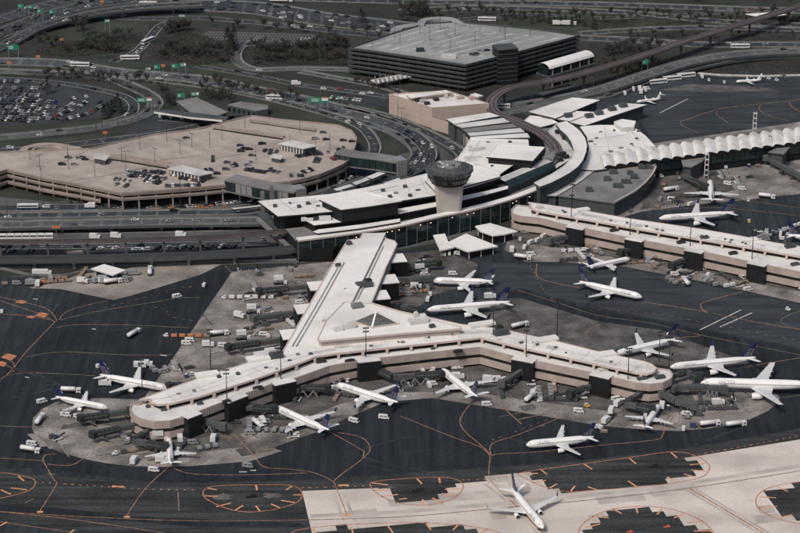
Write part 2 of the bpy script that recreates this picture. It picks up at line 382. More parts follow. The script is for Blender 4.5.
def island(px, m='asphalt_old', z=.10):        # laid slab by slab, so its rim is stepped
    P = pts(px); a = R(11); ca, sa = math.cos(a), math.sin(a); c = 5.2; b = MB(); U = [(p[0] * ca + p[1] * sa, -p[0] * sa + p[1] * ca) for p in P]
    i0, i1 = int(min(u[0] for u in U) / c) - 1, int(max(u[0] for u in U) / c) + 1; j0, j1 = int(min(u[1] for u in U) / c) - 1, int(max(u[1] for u in U) / c) + 1
    for j in range(j0, j1):
        run = None
        for i in range(i0, i1 + 1):
            u, v = (i + .5) * c, (j + .5) * c; ins = within(P, u * ca - v * sa, u * sa + v * ca)
            if ins and run is None: run = i
            if not ins and run is not None:
                b.face([(uu * ca - vv * sa, uu * sa + vv * ca, z) for uu, vv in ((run * c, j * c), (i * c, j * c), (i * c, (j + 1) * c), (run * c, (j + 1) * c))]); run = None
    return b.build("tarmac_island", M[m], taxi)
def ringpaint(px, parent=taxi): line(px, .55, 'paint_orange', .13, parent, 5, True, "painted_ring")
for p in [[(490, 484), (510, 500), (535, 525), (560, 552)], [(690, 489), (762, 532), (790, 550)], [(340, 495), (347, 515), (360, 540)]]:
    for o_ in (-2.6, 2.6): line([(x + o_ * 2, y) for x, y in p], 1.6, 'taxi_dark', .086, taxi, name="rubber_track")
line([(310, 516), (400, 512), (482, 505), (600, 494), (690, 483), (800, 466)], 3.5, 'taxi_dark', .085, taxi, name="rubber_track")
for k in range(26):
    x, y = rnd.uniform(320, 790), rnd.uniform(470, 530); g_ = G2(x, y)
    if not within(pts([(302, 491), (490, 481), (695, 456.5), (800, 439.5), (800, 533), (312, 533)]), *g_): continue
    a = R(11); w_, h_ = rnd.choice([7.6, 15.2, 22.8]), 7.6; b = MB(); b.sheet([(g_[0] + math.cos(a) * i * w_ - math.sin(a) * j * h_, g_[1] + math.sin(a) * i * w_ + math.cos(a) * j * h_) for i, j in ((0, 0), (1, 0), (1, 1), (0, 1))], .083 + k * .0001); b.build("replaced_slab", M['taxi_dark'], taxi)
ringpaint([(207, 488), (225, 485.5), (260, 485), (285, 485), (298, 488), (302, 494), (299, 501), (285, 507), (265, 511), (245, 512), (225, 508), (208, 500), (203, 494)], apron)
bars([(206, 488, 217, 490), (204, 496, 218, 496.5), (216, 507, 231, 503), (235, 510.5, 243, 505.5), (256, 506, 260, 511.5), (271, 504, 281, 508.5), (281, 500.5, 297, 503), (293, 495, 302, 495), (286, 490, 293, 485.8), (256, 485.2, 257, 490.5)])
island([(372, 484), (375, 479), (400, 478.5), (440, 478), (452, 481), (446, 482), (456, 484), (444, 489), (452, 491), (440, 496), (446, 498), (432, 500), (425, 503), (408, 503.5), (396, 500), (402, 498), (385, 494), (390, 492), (376, 489), (380, 487)])
ringpaint([(370, 485), (376, 481.5), (400, 479), (440, 477.5), (456, 479.5), (463, 485), (461, 492), (452, 499), (435, 504), (415, 505), (395, 502), (378, 494)])
bars([(372, 483, 388, 485), (373, 490.5, 389, 490), (381, 497, 398, 494.5), (399, 499.5, 407, 498.5), (422, 504.5, 423, 499.5), (432, 498, 443, 503), (442, 493.5, 457, 496), (445, 489.5, 461, 489), (439, 477.5, 440, 483), (417, 478.8, 422, 484)], parent=taxi)
island([(522, 475), (560, 468), (620, 460), (671, 453), (684, 454), (693, 457.5), (686, 459), (704, 464), (690, 466), (706, 470), (692, 471), (701, 475), (682, 475.5), (688, 478), (668, 480), (660, 482.5), (640, 484), (600, 488), (578, 491), (562, 490.5), (556, 487), (549, 486.5), (545, 482), (535, 481), (532, 477)])
ringpaint([(520, 473), (560, 467), (620, 459), (672, 452), (696, 456), (708, 464), (709, 470), (702, 477), (680, 482), (640, 487), (590, 490.5), (570, 491.8), (552, 489), (537, 484), (525, 478)])
bars([(522, 474, 538, 473.5), (540, 469, 547, 474.5), (584, 464, 592, 469.5), (629, 458, 636, 464), (671, 452.5, 677, 458), (690, 465, 704, 463.5), (691, 470, 706, 471.5), (684, 474, 696, 477.5), (667, 477, 675, 481.5), (628, 481, 637, 487), (588, 487, 597, 490), (571, 491, 575, 486), (549, 488.5, 557, 484), (532, 483, 546, 480.5)], parent=taxi)
island([(585, 530), (590, 522), (600, 521), (604, 517), (612, 518), (611, 513), (622, 514), (624, 510), (645, 508), (652, 513), (664, 512), (668, 514), (680, 519), (690, 524), (698, 526), (704, 532), (712, 534), (716, 546), (700, 560), (640, 570), (590, 560), (580, 545)])
ringpaint([(578, 538), (582, 525), (598, 514), (620, 508), (645, 506.5), (670, 509), (692, 516), (707, 525), (714, 536), (710, 552), (680, 566), (640, 570), (600, 562), (582, 550)])
bars([(585, 528, 600, 524), (592, 516.5, 609, 518), (612, 508.5, 622, 514), (636, 507, 637.5, 513), (657, 514.5, 662, 509), (674, 518, 684, 514), (687, 523, 703, 521), (694, 531, 712, 531)], parent=taxi)
island([(763, 498), (775, 495), (768, 492.5), (780, 491), (783, 488), (800, 484), (860, 480), (880, 500), (850, 525), (800, 521), (792, 519), (790, 515), (780, 513), (781, 507), (768, 504), (776, 500)])
ringpaint([(756, 500), (760, 493), (772, 487), (795, 482.5), (830, 480), (870, 484), (888, 500), (870, 520), (830, 527), (795, 523), (770, 516), (758, 507)])
bars([(760, 497, 776, 498), (777, 487, 788, 491.5), (757, 509, 777, 506.5), (779, 518, 792, 515)], parent=taxi)
island([(318, 531), (340, 527), (352, 528), (385, 525), (430, 525), (455, 526), (478, 530), (470, 533), (492, 540), (470, 560), (360, 570), (310, 550)])
ringpaint([(292, 533), (310, 528), (345, 525), (390, 523), (430, 523.2), (470, 526.5), (500, 533), (510, 545), (480, 565), (400, 575), (320, 560), (294, 545)])
bars([(313, 529, 316, 535), (351, 527, 353, 533), (388, 526, 393, 533), (426, 523.5, 431, 530), (453, 530, 459, 524), (480, 533, 488, 529)], parent=taxi)
ringpaint([(-30, 478), (0, 473), (20, 475.5), (33, 479), (35, 484), (30, 490), (15, 495), (-5, 499), (-30, 500)], apron)
bars([(1, 490, 11, 494.5), (11, 488, 27, 490), (18, 476, 24, 481), (0, 526, 7, 522), (70, 533, 74, 530)])
for q in [(210, 493, 24, 8), (262, 492, 22, 7), (385, 486, 10, 3), (540, 425, 6, 2), (45, 473, 12, 3)]:
    x, y, w, h = q
    patch([(x + w / 2 + w * .5 * math.cos(k_ * .3) * rnd.uniform(.5, 1.1), y + h / 2 + h * .5 * math.sin(k_ * .3) * rnd.uniform(.5, 1.1)) for k_ in range(21)], 'apron_stain', .11, "worn_patch")
# small dark drains in the middle of the islands
for x, y in ((252, 497), (418, 491), (655, 467), (630, 532), (667, 527)):
    b = MB(); g = G2(x, y); k_ = .55 if y > 500 and x > 600 else 1.0; b.box((g[0], g[1], .2), (5.5 * k_, 1.8 * k_, .16), R(10), 0); b.box((g[0] + .6, g[1] + 1.2 * k_, .2), (2.2 * k_, 3 * k_, .2), R(10), 0)
    b.build("drain_cover", M['wall_black' if x < 600 or y < 500 else 'paint_red'], taxi)

# ------------------------------------------------------------------ painted guide lines
YL = [
 [(0, 458), (30, 460), (45, 461)], [(57, 454), (46, 455), (43, 460), (46, 466), (54, 480), (56, 485), (40, 511)], [(47, 464), (60, 465.5), (72, 465), (80, 461), (85, 457), (89, 452)],
 [(171, 465), (145, 489), (126, 517)], [(171, 465), (180, 471), (200, 474.5), (250, 475), (307, 473)],
 [(235, 435), (254, 456), (264, 467), (287, 469), (310, 472), (325, 477), (333, 482), (336, 487), (347, 515)],
 [(333, 482), (342, 474), (360, 461), (369, 452), (369, 445), (360, 437), (335, 432)], [(330, 432), (360, 449), (364, 452), (362, 460)],
 [(472, 402), (460, 424), (485, 449), (490, 456), (490, 479), (510, 500)], [(400, 416), (450, 436), (480, 447), (490, 456)],
 [(491, 455), (492, 444), (520, 434), (562, 417)], [(491, 456), (500, 454), (537, 452), (600, 445.5), (655, 440), (662, 436), (664, 431), (661, 428)],
 [(-10, 511), (87, 517), (200, 521), (307, 520)], [(0, 512), (60, 518), (125, 527), (170, 534)], [(0, 522), (70, 532)],
 [(0, 297), (22, 302), (45, 308), (54, 316), (57, 321)], [(0, 301), (37, 313), (55, 322)], [(0, 314), (27, 316), (50, 320)],
 [(55, 322), (27, 351), (12, 370), (0, 380)], [(59, 320), (65, 313), (80, 307), (107, 301)], [(2, 364), (10, 367), (14, 372)], [(5, 358), (14, 364), (12, 371)]]
for p in YL: line(p, .42, 'paint_yellow')
for p in [[(510, 500), (535, 525), (560, 552)], [(690, 489), (762, 532), (790, 550)]]: line(p, .8, 'paint_yellow', .125, taxi)
for p in [[(307, 520), (400, 517), (482, 510), (600, 499), (690, 488), (800, 471), (880, 458)]]: line(p, .6, 'paint_faint', .12, taxi)
FL = [[(60, 320), (100, 311), (150, 303), (180, 298), (200, 298)], [(55, 328), (75, 325), (125, 325), (190, 328)], [(27, 357), (62, 352), (125, 355), (172, 355)], [(5, 376), (25, 373), (62, 374), (95, 376)], [(0, 426), (32, 427), (80, 425)],
 [(537, 264), (537, 276), (550, 282), (580, 288)], [(517, 290), (555, 302), (600, 316), (650, 323), (700, 335), (800, 355), (830, 361)], [(637, 301), (700, 311), (750, 321), (800, 330)], [(742, 292), (705, 302), (701, 307), (707, 312), (730, 317)],
 [(800, 311), (785, 317), (781, 322), (790, 327), (800, 329)], [(677, 338), (700, 336)], [(750, 366), (800, 358)], [(600, 325), (591, 328), (584, 336)],
 [(680, 122), (720, 109), (761, 104), (800, 100), (830, 97)], [(680, 122), (683, 126), (698, 133)], [(717, 111), (717, 115), (728, 123)], [(761, 105), (759, 109), (767, 115), (788, 121)], [(789, 101), (791, 106), (800, 112)], [(660, 210), (720, 208), (800, 216)], [(740, 200), (800, 208)]]
for p in FL: line(p, .5, 'paint_faint' if rnd.random() < .4 else 'paint_yellow')
for p in [[(35, 482), (145, 489), (200, 490)], [(302, 488), (370, 486)], [(462, 480), (494, 479), (520, 474)], [(692, 456), (800, 436), (840, 428)]]: dashed(p, .8, 'paint_orange', .13, 2.0, 1.6)
for p in [[(105, 308), (150, 296), (180, 288), (200, 287)], [(147, 306), (165, 310), (172, 317), (200, 322)], [(492, 440), (520, 430), (560, 415)], [(590, 310), (650, 313), (700, 322), (800, 341)], [(530, 266), (545, 292), (556, 302)]]: dashed(p, .5, 'paint_faint')
for p in [[(700, 330), (741, 310)], [(720, 327), (752, 313)], [(660, 113), (688, 99)]]: line(p, .7, 'paint_white')
def lozenge(x, y, w, h, m='paint_orange'):
    patch([(x - w, y + h * .2), (x - w * .2, y - h), (x + w, y - h * .3), (x + w * .3, y + h)], m, .115, "painted_lozenge")
for q in [(21, 302, 6, 2), (42, 315, 7, 3), (31, 317, 5, 1.6), (9, 357, 8, 3.5), (2, 364, 5, 3)]: lozenge(*q)
bars([(112, 486.5, 124, 487), (338, 485.5, 349, 485.3), (342, 515, 352, 515), (37, 512, 43, 512), (124, 517, 130, 517)], w=1.6)
bars([(160, 355, 167, 356), (92, 329, 96, 329.5), (25, 377, 29, 378), (33, 299, 38, 299.5), (239, 472, 247, 472), (250, 470.5, 256, 470.5)], 'paint_white', .8)
bars([(218, 433, 230, 441), (221, 432.5, 233, 440.5), (178, 492, 179, 511), (250, 434, 262, 440), (666, 421, 670, 415), (670, 422, 674, 416), (692, 413, 703, 418), (25, 503, 33, 499)], 'paint_faint', .7)
# ------------------------------------------------------------------ roads
ROADS = {}
def path3(px, zs):
    z = zs if isinstance(zs, (list, tuple)) else [zs] * len(px)
    return smooth([G(p[0], p[1], zz) for p, zz in zip(px, z)], 8)
def offset(P, d):
    out = []
    for i, p in enumerate(P):
        a = P[max(0, i - 1)]; b = P[min(len(P) - 1, i + 1)]; t = Vector((b.x - a.x, b.y - a.y, 0))
        if t.length < 1e-9: t = Vector((1, 0, 0))
        t.normalize(); out.append(p + Vector((-t.y, t.x, 0)) * d)
    return out
def wallrun(b, P, t, z0, h, m=0):           # upright wall along P: from P.z+z0 up by h
    A = offset(P, t / 2); Bq = offset(P, -t / 2)
    for i in range(len(P) - 1):
        q = [A[i], A[i + 1], Bq[i + 1], Bq[i]]
        lo = [(p.x, p.y, p.z + z0) for p in q]; hi = [(p.x, p.y, p.z + z0 + h) for p in q]
        b.add(lo + hi, [(0, 1, 5, 4), (2, 3, 7, 6), (4, 5, 6, 7)] + ([(3, 0, 4, 7)] if i == 0 else []) + ([(1, 2, 6, 5)] if i == len(P) - 2 else []), m)
ZR = [.02]
def road(key, px, w, zs=0.0, lanes=3, m='road', barrier=True, pillars=38, label=None, dash=True, wall=None, thick=1.6, cat="overpass", name=None, pm='barrier'):
    P = path3(px, zs); ROADS[key] = (P, w, lanes)
    up = max(p.z for p in P) > .5
    if up:
        root = thing(name or "elevated_road", label, cat, (0, 0, 0))
        b = MB(); A = offset(P, w / 2); Bq = offset(P, -w / 2); n = len(P)
        vs = [(p.x, p.y, p.z) for p in A + Bq] + [(p.x, p.y, max(0.02, p.z - thick)) for p in A + Bq]
        fs = []; ms = []
        for i in range(n - 1):
            fs += [(n + i, n + i + 1, i + 1, i), (i, i + 1, 2 * n + i + 1, 2 * n + i), (n + i + 1, n + i, 3 * n + i, 3 * n + i + 1), (2 * n + i, 2 * n + i + 1, 3 * n + i + 1, 3 * n + i)]
            ms += [0, 1, 1, 1]
        b.add(vs, fs, ms); b.build("deck", [M[m], M['wall_grey']], root)
        acc = 15.0
        for a, c in zip(P, P[1:]):
            acc += (c - a).length
            if pillars and acc > pillars and c.z > 3:
                acc = 0; d = (c - a).normalized(); q = MB(); rz = math.atan2(d.y, d.x)
                q.box((c.x, c.y, (c.z - thick) / 2), (1.6, min(3.5, w * .4), c.z - thick), rz)
                q.box((c.x, c.y, c.z - thick - .5), (1.8, w * .85, 1.0), rz); q.build("pillar", M['barrier'], root)
    else:
        ZR[0] += .0007; z = ZR[0] + .02
        b = MB(); b.strip(P, w, z); root = b.build(name or "road", M[m], kind="structure")
    z = None
    Q = [Vector((p.x, p.y, p.z + (.03 if up else ZR[0] + .05))) for p in P]
    if barrier:
        for s in (-1, 1):
            b = MB(); wallrun(b, offset(P, s * (w / 2 - .3)), .5, 0 if up else 0, .9, 0)
            b.build("parapet" if up else "kerb_barrier", M[pm], root)
    if dash and lanes > 1:
        b = MB()
        for k in range(1, lanes):
            o = -w / 2 + .8 + (w - 1.6) * k / lanes; L = offset(Q, o); acc = 0; run = []
            for a, c in zip(L, L[1:]):
                d = c - a; kk = max(1, int(d.length / 1.5))
                for i in range(kk):
                    acc += d.length / kk
                    if acc % 12 < 4: run.append(a + d * (i / kk))
                    else:
                        if len(run) > 1: b.strip(run, .35)
                        run = []
        if b.f: o = b.build("lane_dashes", M['paint_white'], root); o["kind"] = "stuff"
        for s in (-1, 1):
            b = MB(); b.strip(offset(Q, s * (w / 2 - 1.0)), .3); b.build("edge_line", M['paint_white'], root)
    return root

# grass, scrub and car-park surfaces beyond the terminal
def ground(name, px, m, z): return sheet(name, px, z, m)
ground("grass", [(38, 45), (55, 33), (78, 24), (110, 18), (150, 22), (148, 32), (135, 48), (120, 56), (60, 56), (30, 54)], 'grass', .012)
ground("scrub_ground", [(150, 45), (175, 25), (240, 30), (235, 50), (200, 64), (140, 60)], 'scrub', .012)
ground("grass", [(0, 58), (120, 60), (200, 70), (300, 88), (380, 105), (370, 118), (250, 112), (160, 92), (100, 74), (0, 72)], 'grass', .010)
ground("grass", [(200, 60), (235, 62), (300, 80), (350, 90), (345, 96), (260, 82), (200, 74)], 'grass', .013)
ground("scrub_ground", [(248, 48), (270, 40), (350, 38), (350, 66), (300, 66), (250, 62)], 'scrub', .012)
ground("grass", [(300, 70), (390, 76), (388, 82), (310, 73)], 'grass', .014)
ground("grass", [(0, 127), (60, 129), (105, 122), (130, 110), (134, 100), (118, 97), (125, 104), (108, 118), (60, 124)], 'grass', .014)
ground("grass", [(0, 141), (60, 138), (100, 134), (130, 130), (150, 128), (110, 137), (40, 145), (0, 148)], 'grass', .014)
ground("grass", [(240, 105), (300, 108), (345, 122), (340, 126), (290, 120), (255, 114)], 'grass', .015)
ground("grass", [(200, 122), (255, 112), (300, 118), (250, 113), (196, 131)], 'grass', .016)
ground("grass", [(372, 132), (392, 138), (403, 148), (398, 156), (380, 148)], 'grass', .015)
ground("grass", [(0, 190), (30, 190), (66, 200), (55, 202), (10, 198), (0, 197)], 'grass', .015)
ground("grass", [(400, 5), (800, 0), (900, 8), (900, 26), (700, 24), (560, 36), (480, 22), (400, 12)], 'grass', .011)
ground("scrub_ground", [(590, 40), (700, 30), (800, 34), (900, 36), (900, 42), (700, 42), (620, 62), (585, 74)], 'scrub', .012)
ground("scrub_ground", [(696, 66), (720, 58), (760, 56), (900, 57), (900, 73), (700, 74)], 'scrub', .013)
ground("grass", [(200, 14), (400, 40), (400, 30), (280, 12)], 'grass', .013)
ground("grass", [(0, -30), (400, -45), (900, -45), (900, -8), (400, -6), (0, -8)], 'grass', .011)
ground("car_park", [(-60, 78), (20, 78), (60, 82), (95, 90), (115, 98), (122, 105), (105, 117), (60, 123), (0, 127), (-60, 130)], 'road', .016)
ground("car_park", [(170, 46), (205, 31), (335, 36), (300, 48), (240, 46), (220, 52)], 'road', .016)
ground("car_park", [(330, 95), (385, 98), (390, 108), (350, 104)], 'road', .016)
ground("car_park", [(0, 244), (230, 240), (300, 244), (290, 256), (0, 258)], 'road', .016)
ground("service_yard", [(-60, 196), (250, 196), (330, 180), (352, 165), (420, 150), (470, 130), (520, 120), (560, 130), (590, 170), (480, 235), (330, 262), (-60, 272)], 'road_pale', .014)
ground("service_yard", [(490, 100), (560, 90), (640, 80), (690, 78), (620, 108), (560, 130)], 'asphalt_haze_pale', .017)
ground("toll_yard", [(150, 112), (235, 116), (225, 128), (190, 136), (120, 138)], 'road', .016)
for k in range(6):                    # empty bays of the striped lot
    for j in range(34):
        x = 206 + j * 3.3 - k * 5 + (k > 2) * 3; y = 33 + k * 2.3 + j * .10
        if 172 + (47 - y) * 2 < x < 322: 
            STR = globals().setdefault('STR', MB()); a_ = G(x, y, 0); STR.strip([a_, a_ + Vector((2.6, 4.6, 0))], .55, .09)
o = STR.build("bay_markings", M['kerb'], [q for q in COL.objects if q.name.startswith("car_park")][1]); o["kind"] = "stuff"
ground("road_island", [(66, 252), (82, 250), (84, 254), (68, 255)], 'apron_pale', .03)
ground("road_island", [(57, 251), (80, 248), (90, 253), (62, 255)], 'scrub', .025)

# freeways far out
road('fw1', [(-60, 58), (0, 34), (60, 12), (110, 2), (200, -6)], 22, 0, 6, barrier=True)
road('fw2', [(-60, 40), (0, 20), (60, 2), (120, -10)], 18, 0, 5)
road('fw3', [(-60, 70), (0, 48), (40, 27), (90, 14), (140, 7), (200, 4)], 13, [0.5, 1, 4, 6, 6.5, 6.5], 3, label="curving flyover of the freeway at the top left corner", cat="overpass")
road('fw4', [(140, 6), (200, 6), (260, 9), (320, 19), (380, 26), (440, 33)], 34, 0, 8)
road('fw5', [(80, 15), (150, 19), (200, 18), (280, 25), (350, 33), (400, 38)], 12, 0, 3, barrier=False)
road('fw6', [(-40, -2), (200, -3), (400, 2), (560, 4), (700, 8), (860, 14)], 14, 0, 4)
road('fw7', [(400, 12), (470, 8), (560, 10), (640, 14), (720, 22), (860, 28)], 12, 0, 3)
road('fw7b', [(440, 22), (520, 15), (600, 18), (700, 14), (760, 10), (860, 4)], 9, 0, 2, barrier=False)
road('fw8', [(580, 34), (640, 30), (700, 28), (760, 29), (860, 32)], 11, 0, 3)
road('fw9', [(575, 38), (640, 41), (700, 45), (760, 45), (860, 45)], 14, 0, 4)
road('fw10', [(330, -4), (480, -2), (620, -6), (860, -2)], 16, 0, 4)
# airport access roads
road('ac1', [(-60, 61), (0, 62), (60, 64), (120, 73), (200, 80), (250, 90), (300, 100), (345, 111), (385, 123), (413, 138), (424, 152), (418, 164), (395, 176), (350, 188), (318, 198)], 18, [0] * 9 + [1, 2.5, 4, 6, 6, 6], 4, label="wide access road sweeping past the beige building to the terminal front", cat="road", barrier=True, thick=1.4)
road('ac2', [(120, 76), (200, 86), (260, 97), (320, 112), (350, 122), (366, 131), (374, 143), (374, 152), (366, 160), (345, 168)], 9, 0, 2)
road('ac3', [(345, 107), (390, 118), (425, 132), (450, 145), (462, 154), (462, 162), (450, 170)], 10, [0, 0, 1, 2, 3, 4, 5], 2, label="outer slip road curving along the foot of the beige wall", cat="road", thick=1.4)
road('ac4', [(360, 122), (390, 132), (410, 145), (416, 156), (408, 167), (385, 178)], 7, [.6, .8, 1.5, 3, 4, 5], 1, m='road_pale', label="inner curb lane with orange barrier beside the glass bridge", cat="road", thick=1.0, dash=False)
road('lp1', [(-40, 70), (60, 74), (105, 78), (130, 86), (150, 96), (155, 105), (145, 115), (120, 123), (80, 130), (0, 138), (-50, 141)], 12, 0, 2, m='road_pale')
road('lp2', [(-30, 77), (50, 82), (100, 90), (125, 97), (134, 106), (128, 116), (105, 123)], 9, 0, 2, barrier=False)
road('lc1', [(176, 20), (160, 26), (147, 41), (134, 53), (112, 62)], 9, 0, 2, barrier=False)
road('lc2', [(262, 36), (242, 47), (236, 55), (240, 64), (258, 70), (300, 69), (350, 70)], 9, 0, 2, m='road_pale', barrier=True)
road('lc3', [(196, 66), (250, 75), (300, 85), (345, 91), (390, 97)], 9, 0, 2, barrier=False)
road('lc4', [(300, 72), (345, 80), (385, 88), (420, 100)], 8, 0, 2, barrier=True, m='road_pale')
road('lw1', [(-60, 154), (0, 151), (60, 146), (110, 140), (160, 134), (200, 126)], 12, 0, 3, barrier=False)
road('lw2', [(160, 118), (190, 120), (225, 124), (190, 133), (150, 139)], 14, 0, 3, barrier=False)
road('rt1', [(500, 108), (550, 101), (600, 90), (640, 77), (690, 62), (740, 54), (800, 51), (880, 51)], 13, [.5, 1, 3, 5, 6, 6, 5, 4], 3, m='road_pale', label="wide pale ramp rising past the field at the top right", cat="overpass")
road('rt2', [(480, 118), (550, 106), (610, 95), (650, 80), (700, 66), (745, 58), (800, 55.5), (880, 55)], 8, [.5, .6, 1, 2, 3, 3, 2, 1], 2, m='road_pale', label="narrow lower ramp running beside the wide ramp, top right", cat="overpass", pillars=0)
road('rt3', [(620, 98), (640, 92), (680, 80), (700, 76)], 6, 0, 1, barrier=False, dash=False)
# frontage roads, left of the terminal
road('fa', [(-60, 208), (0, 208), (100, 207), (180, 206), (260, 200), (330, 186), (370, 168)], 12, 0, 3, barrier=False)
road('fb', [(-60, 216.5), (0, 216), (100, 214.5), (180, 213), (240, 212), (275, 208)], 11, 5, 3, m='road', label="upper frontage road nearest the beige garage", cat="overpass", pillars=26)
road('fc', [(-60, 226), (0, 225), (100, 223), (180, 221.5), (240, 221), (290, 220)], 12, 5, 3, m='road_pale', label="middle frontage road with pale kerbs, left of the terminal", cat="overpass", pillars=26)
road('fd', [(-60, 259.5), (0, 259), (100, 258), (200, 255), (280, 250), (300, 247)], 7, 6, 2, m='road', label="dark elevated road along the edge of the apron", cat="overpass", pillars=20, dash=False, pm='wall_grey')
road('fe', [(-60, 247), (0, 247), (100, 246), (200, 244), (270, 243)], 9, 0, 2, barrier=False)
road('ff', [(-60, 268), (0, 267), (120, 265), (220, 261), (320, 258)], 5, 0, 1, barrier=True, dash=False, m='road_pale')
road('fg', [(-60, 233), (0, 233), (100, 232), (200, 230), (270, 228)], 8, 0, 2, barrier=True)
# the long dark retaining wall under the frontage roads
for px, h, lab in (([(-60, 262), (0, 262), (100, 261), (200, 258), (285, 253)], 4.0, "dark retaining wall under the elevated road beside the apron"), ([(-60, 233), (0, 232), (100, 231), (170, 229), (240, 227)], 3.4, "low dark retaining wall below the middle frontage road")):
    b = MB(); wallrun(b, [G(x, y, 0) for x, y in px], .8, 0, h); b.build("retaining_wall", M['wall_grey'], label=lab, cat="wall")

# people-mover guideway on posts
def guideway(px, zs, label, posts, w=4.2):
    P = path3(px, zs); root = thing("guideway", label, "guideway")
    b = MB(); wallrun(b, P, w, -1.1, 1.0); b.build("deck", M['track_purple'], root)
    for s in (-1, 1):
        b = MB(); wallrun(b, offset(P, s * (w / 2 + .2)), .4, -1.1, 1.3); b.build("side_beam", M['track_purple'], root)
        b = MB(); wallrun(b, offset(P, s * w * .25), .5, -.1, .3); b.build("rail", M['dark_metal'], root)
    acc = 10
    for a, c in zip(P, P[1:]):
        acc += (c - a).length
        if acc > posts:
            acc = 0; q = MB(); d = (c - a).normalized(); rz = math.atan2(d.y, d.x)
            q.box((c.x, c.y, (c.z - 1.1) / 2), (1.1, 1.4, c.z - 1.1), rz); q.box((c.x, c.y, c.z - 1.6), (1.3, w * .8, 1.0), rz); q.build("post", M['track_purple'], root)
    return P
gw1 = guideway([(-60, 242), (0, 241.5), (100, 240), (200, 237), (280, 231), (330, 226), (380, 221)], 11, "brown people mover guideway on slim posts in front of the car park", 21)
gw2 = guideway([(870, -22), (800, 5), (700, 36), (640, 56), (600, 68), (570, 76), (540, 82), (512, 87), (496, 95), (491, 104), (497, 113), (520, 122), (540, 132), (552, 142), (556, 150), (552, 160), (540, 168)], [12] * 8 + [11, 11, 11, 12, 13, 14, 14, 14, 14], "purple people mover guideway curving down from the top right to the terminal", 34, 7)

# ------------------------------------------------------------------ fences, jersey barriers
b = MB(); wallrun(b, [G(x, y, 0) for x, y in ((698, 74), (720, 76), (760, 77), (800, 76), (870, 75))], .7, 0, 1.3); b.build("barrier_row", M['paint_white'], label="pale jersey barrier along the far edge of the remote stand", cat="barrier")
b = MB(); wallrun(b, [G(x, y, 0) for x, y in ((0, 269), (30, 276), (62, 277), (95, 270), (108, 266))], .6, 0, 1.5); b.build("barrier_row", M['barrier'], label="pale kerb wall bending round the apron edge at the left", cat="barrier")
# ------------------------------------------------------------------ piers
def resample(P, step):
    out = []; acc = 0.0
    for a, c in zip(P, P[1:]):
        a = Vector(a); c = Vector(c); L = (c - a).length
        while acc < L:
            out.append((a + (c - a) * (acc / L), (c - a).normalized())); acc += step
        acc -= L
    return out
def pier(label, near_deck, far, near_up, blocks, masts, zd=11.2, zr=13.7):
    # near_deck: parapet line traced at zd; far: far roof edge traced at zr; near_up: upper roof edge traced at zr
    root = thing("concourse", label, "concourse")
    nd = pts(near_deck, zd); fr = pts(far, zr); nu = pts(near_up, zr)
    deck = nd + fr; up = nu + fr
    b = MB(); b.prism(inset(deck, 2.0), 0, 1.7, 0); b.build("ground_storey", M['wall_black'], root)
    b = MB(); b.prism(inset(deck, .3), 1.4, 4.7, 0, bottom=True); b.build("lower_wall_band", M['wall_pink'], root)
    b = MB(); b.prism(inset(deck, 1.5), 4.6, 7.2, 0); b.build("window_band", M['glass'], root)
    b = MB(); b.prism(deck, 7.1, 10.4, 0, 1, bottom=True); b.ring(deck, .5, 10.4, zd, 0); b.build("deck_slab", [M['wall_pink'], M['deck_grey']], root)
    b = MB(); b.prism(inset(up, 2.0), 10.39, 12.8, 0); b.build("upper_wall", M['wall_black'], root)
    b = MB(); b.prism(up, 12.75, zr - .25, 0, 1, bottom=True); b.ring(up, .7, zr - .25, zr, 0); b.build("roof_slab", [M['fascia'], M['roof_white']], root)
    # ribs of the pink wall bands
    ribs = MB()
    for p, d in resample(nd, 1.6):
        rz = math.atan2(d[1], d[0])
        ribs.box((p.x, p.y, 9.1), (.3, .24, 3.8), rz); 
    o = ribs.build("wall_ribs", M['wall_pink'], root); o["kind"] = "stuff"
    for p, d in resample(nu, 13.0):
        rz = math.atan2(d[1], d[0]); q = MB(); q.box((p.x, p.y, 11.6), (1.3, 1.2, 2.35), rz); q.build("column", M['fascia'], root)
    for x, y, L in blocks:                     # dark gate vestibules that stand out of the wall
        g = Vector(G2(x, y, zd)); k = min(range(len(nd) - 1), key=lambda i: ((Vector(nd[i]) + Vector(nd[i + 1])) / 2 - g).length)
        best = None
        for i in range(len(nd) - 1):
            a = Vector(nd[i]); c = Vector(nd[i + 1]); t = max(0, min(1, (g - a).dot(c - a) / max(1e-6, (c - a).length_squared))); q = a + (c - a) * t
            if best is None or (q - g).length < best[0]: best = ((q - g).length, q, (c - a).normalized())
        q, d = best[1], best[2]; rz = math.atan2(d.y, d.x); nrm = Vector((d.y, -d.x))
        if nrm.y > 0: nrm = -nrm
        c = q + nrm * .4
        v = thing("gate_vestibule", "", "", (0, 0, 0)); v.parent = root
        for kk in ("label", "category"):
            if kk in v: del v[kk]
        m_ = MB(); m_.box((c.x, c.y, 5.5), (L, 5.6, 11.0), rz); m_.build("wall", M['gate_dark'], v)
        m_ = MB(); m_.box((c.x, c.y, 11.1), (L + .1, 5.7, .35), rz); m_.build("roof", M['deck_grey'], v)
        fc = c + nrm * 2.8
        for ix in range(4):
            for iz in range(3):
                pp = fc + d * (L * ((ix + .5) / 4 - .5)); m_ = MB(); m_.box((pp.x, pp.y, 2.6 + iz * 3.1), (L / 4 - .5, .16, 2.5), rz); m_.build("pane", M['wall_dark'], v)
    return root, nd, nu, fr

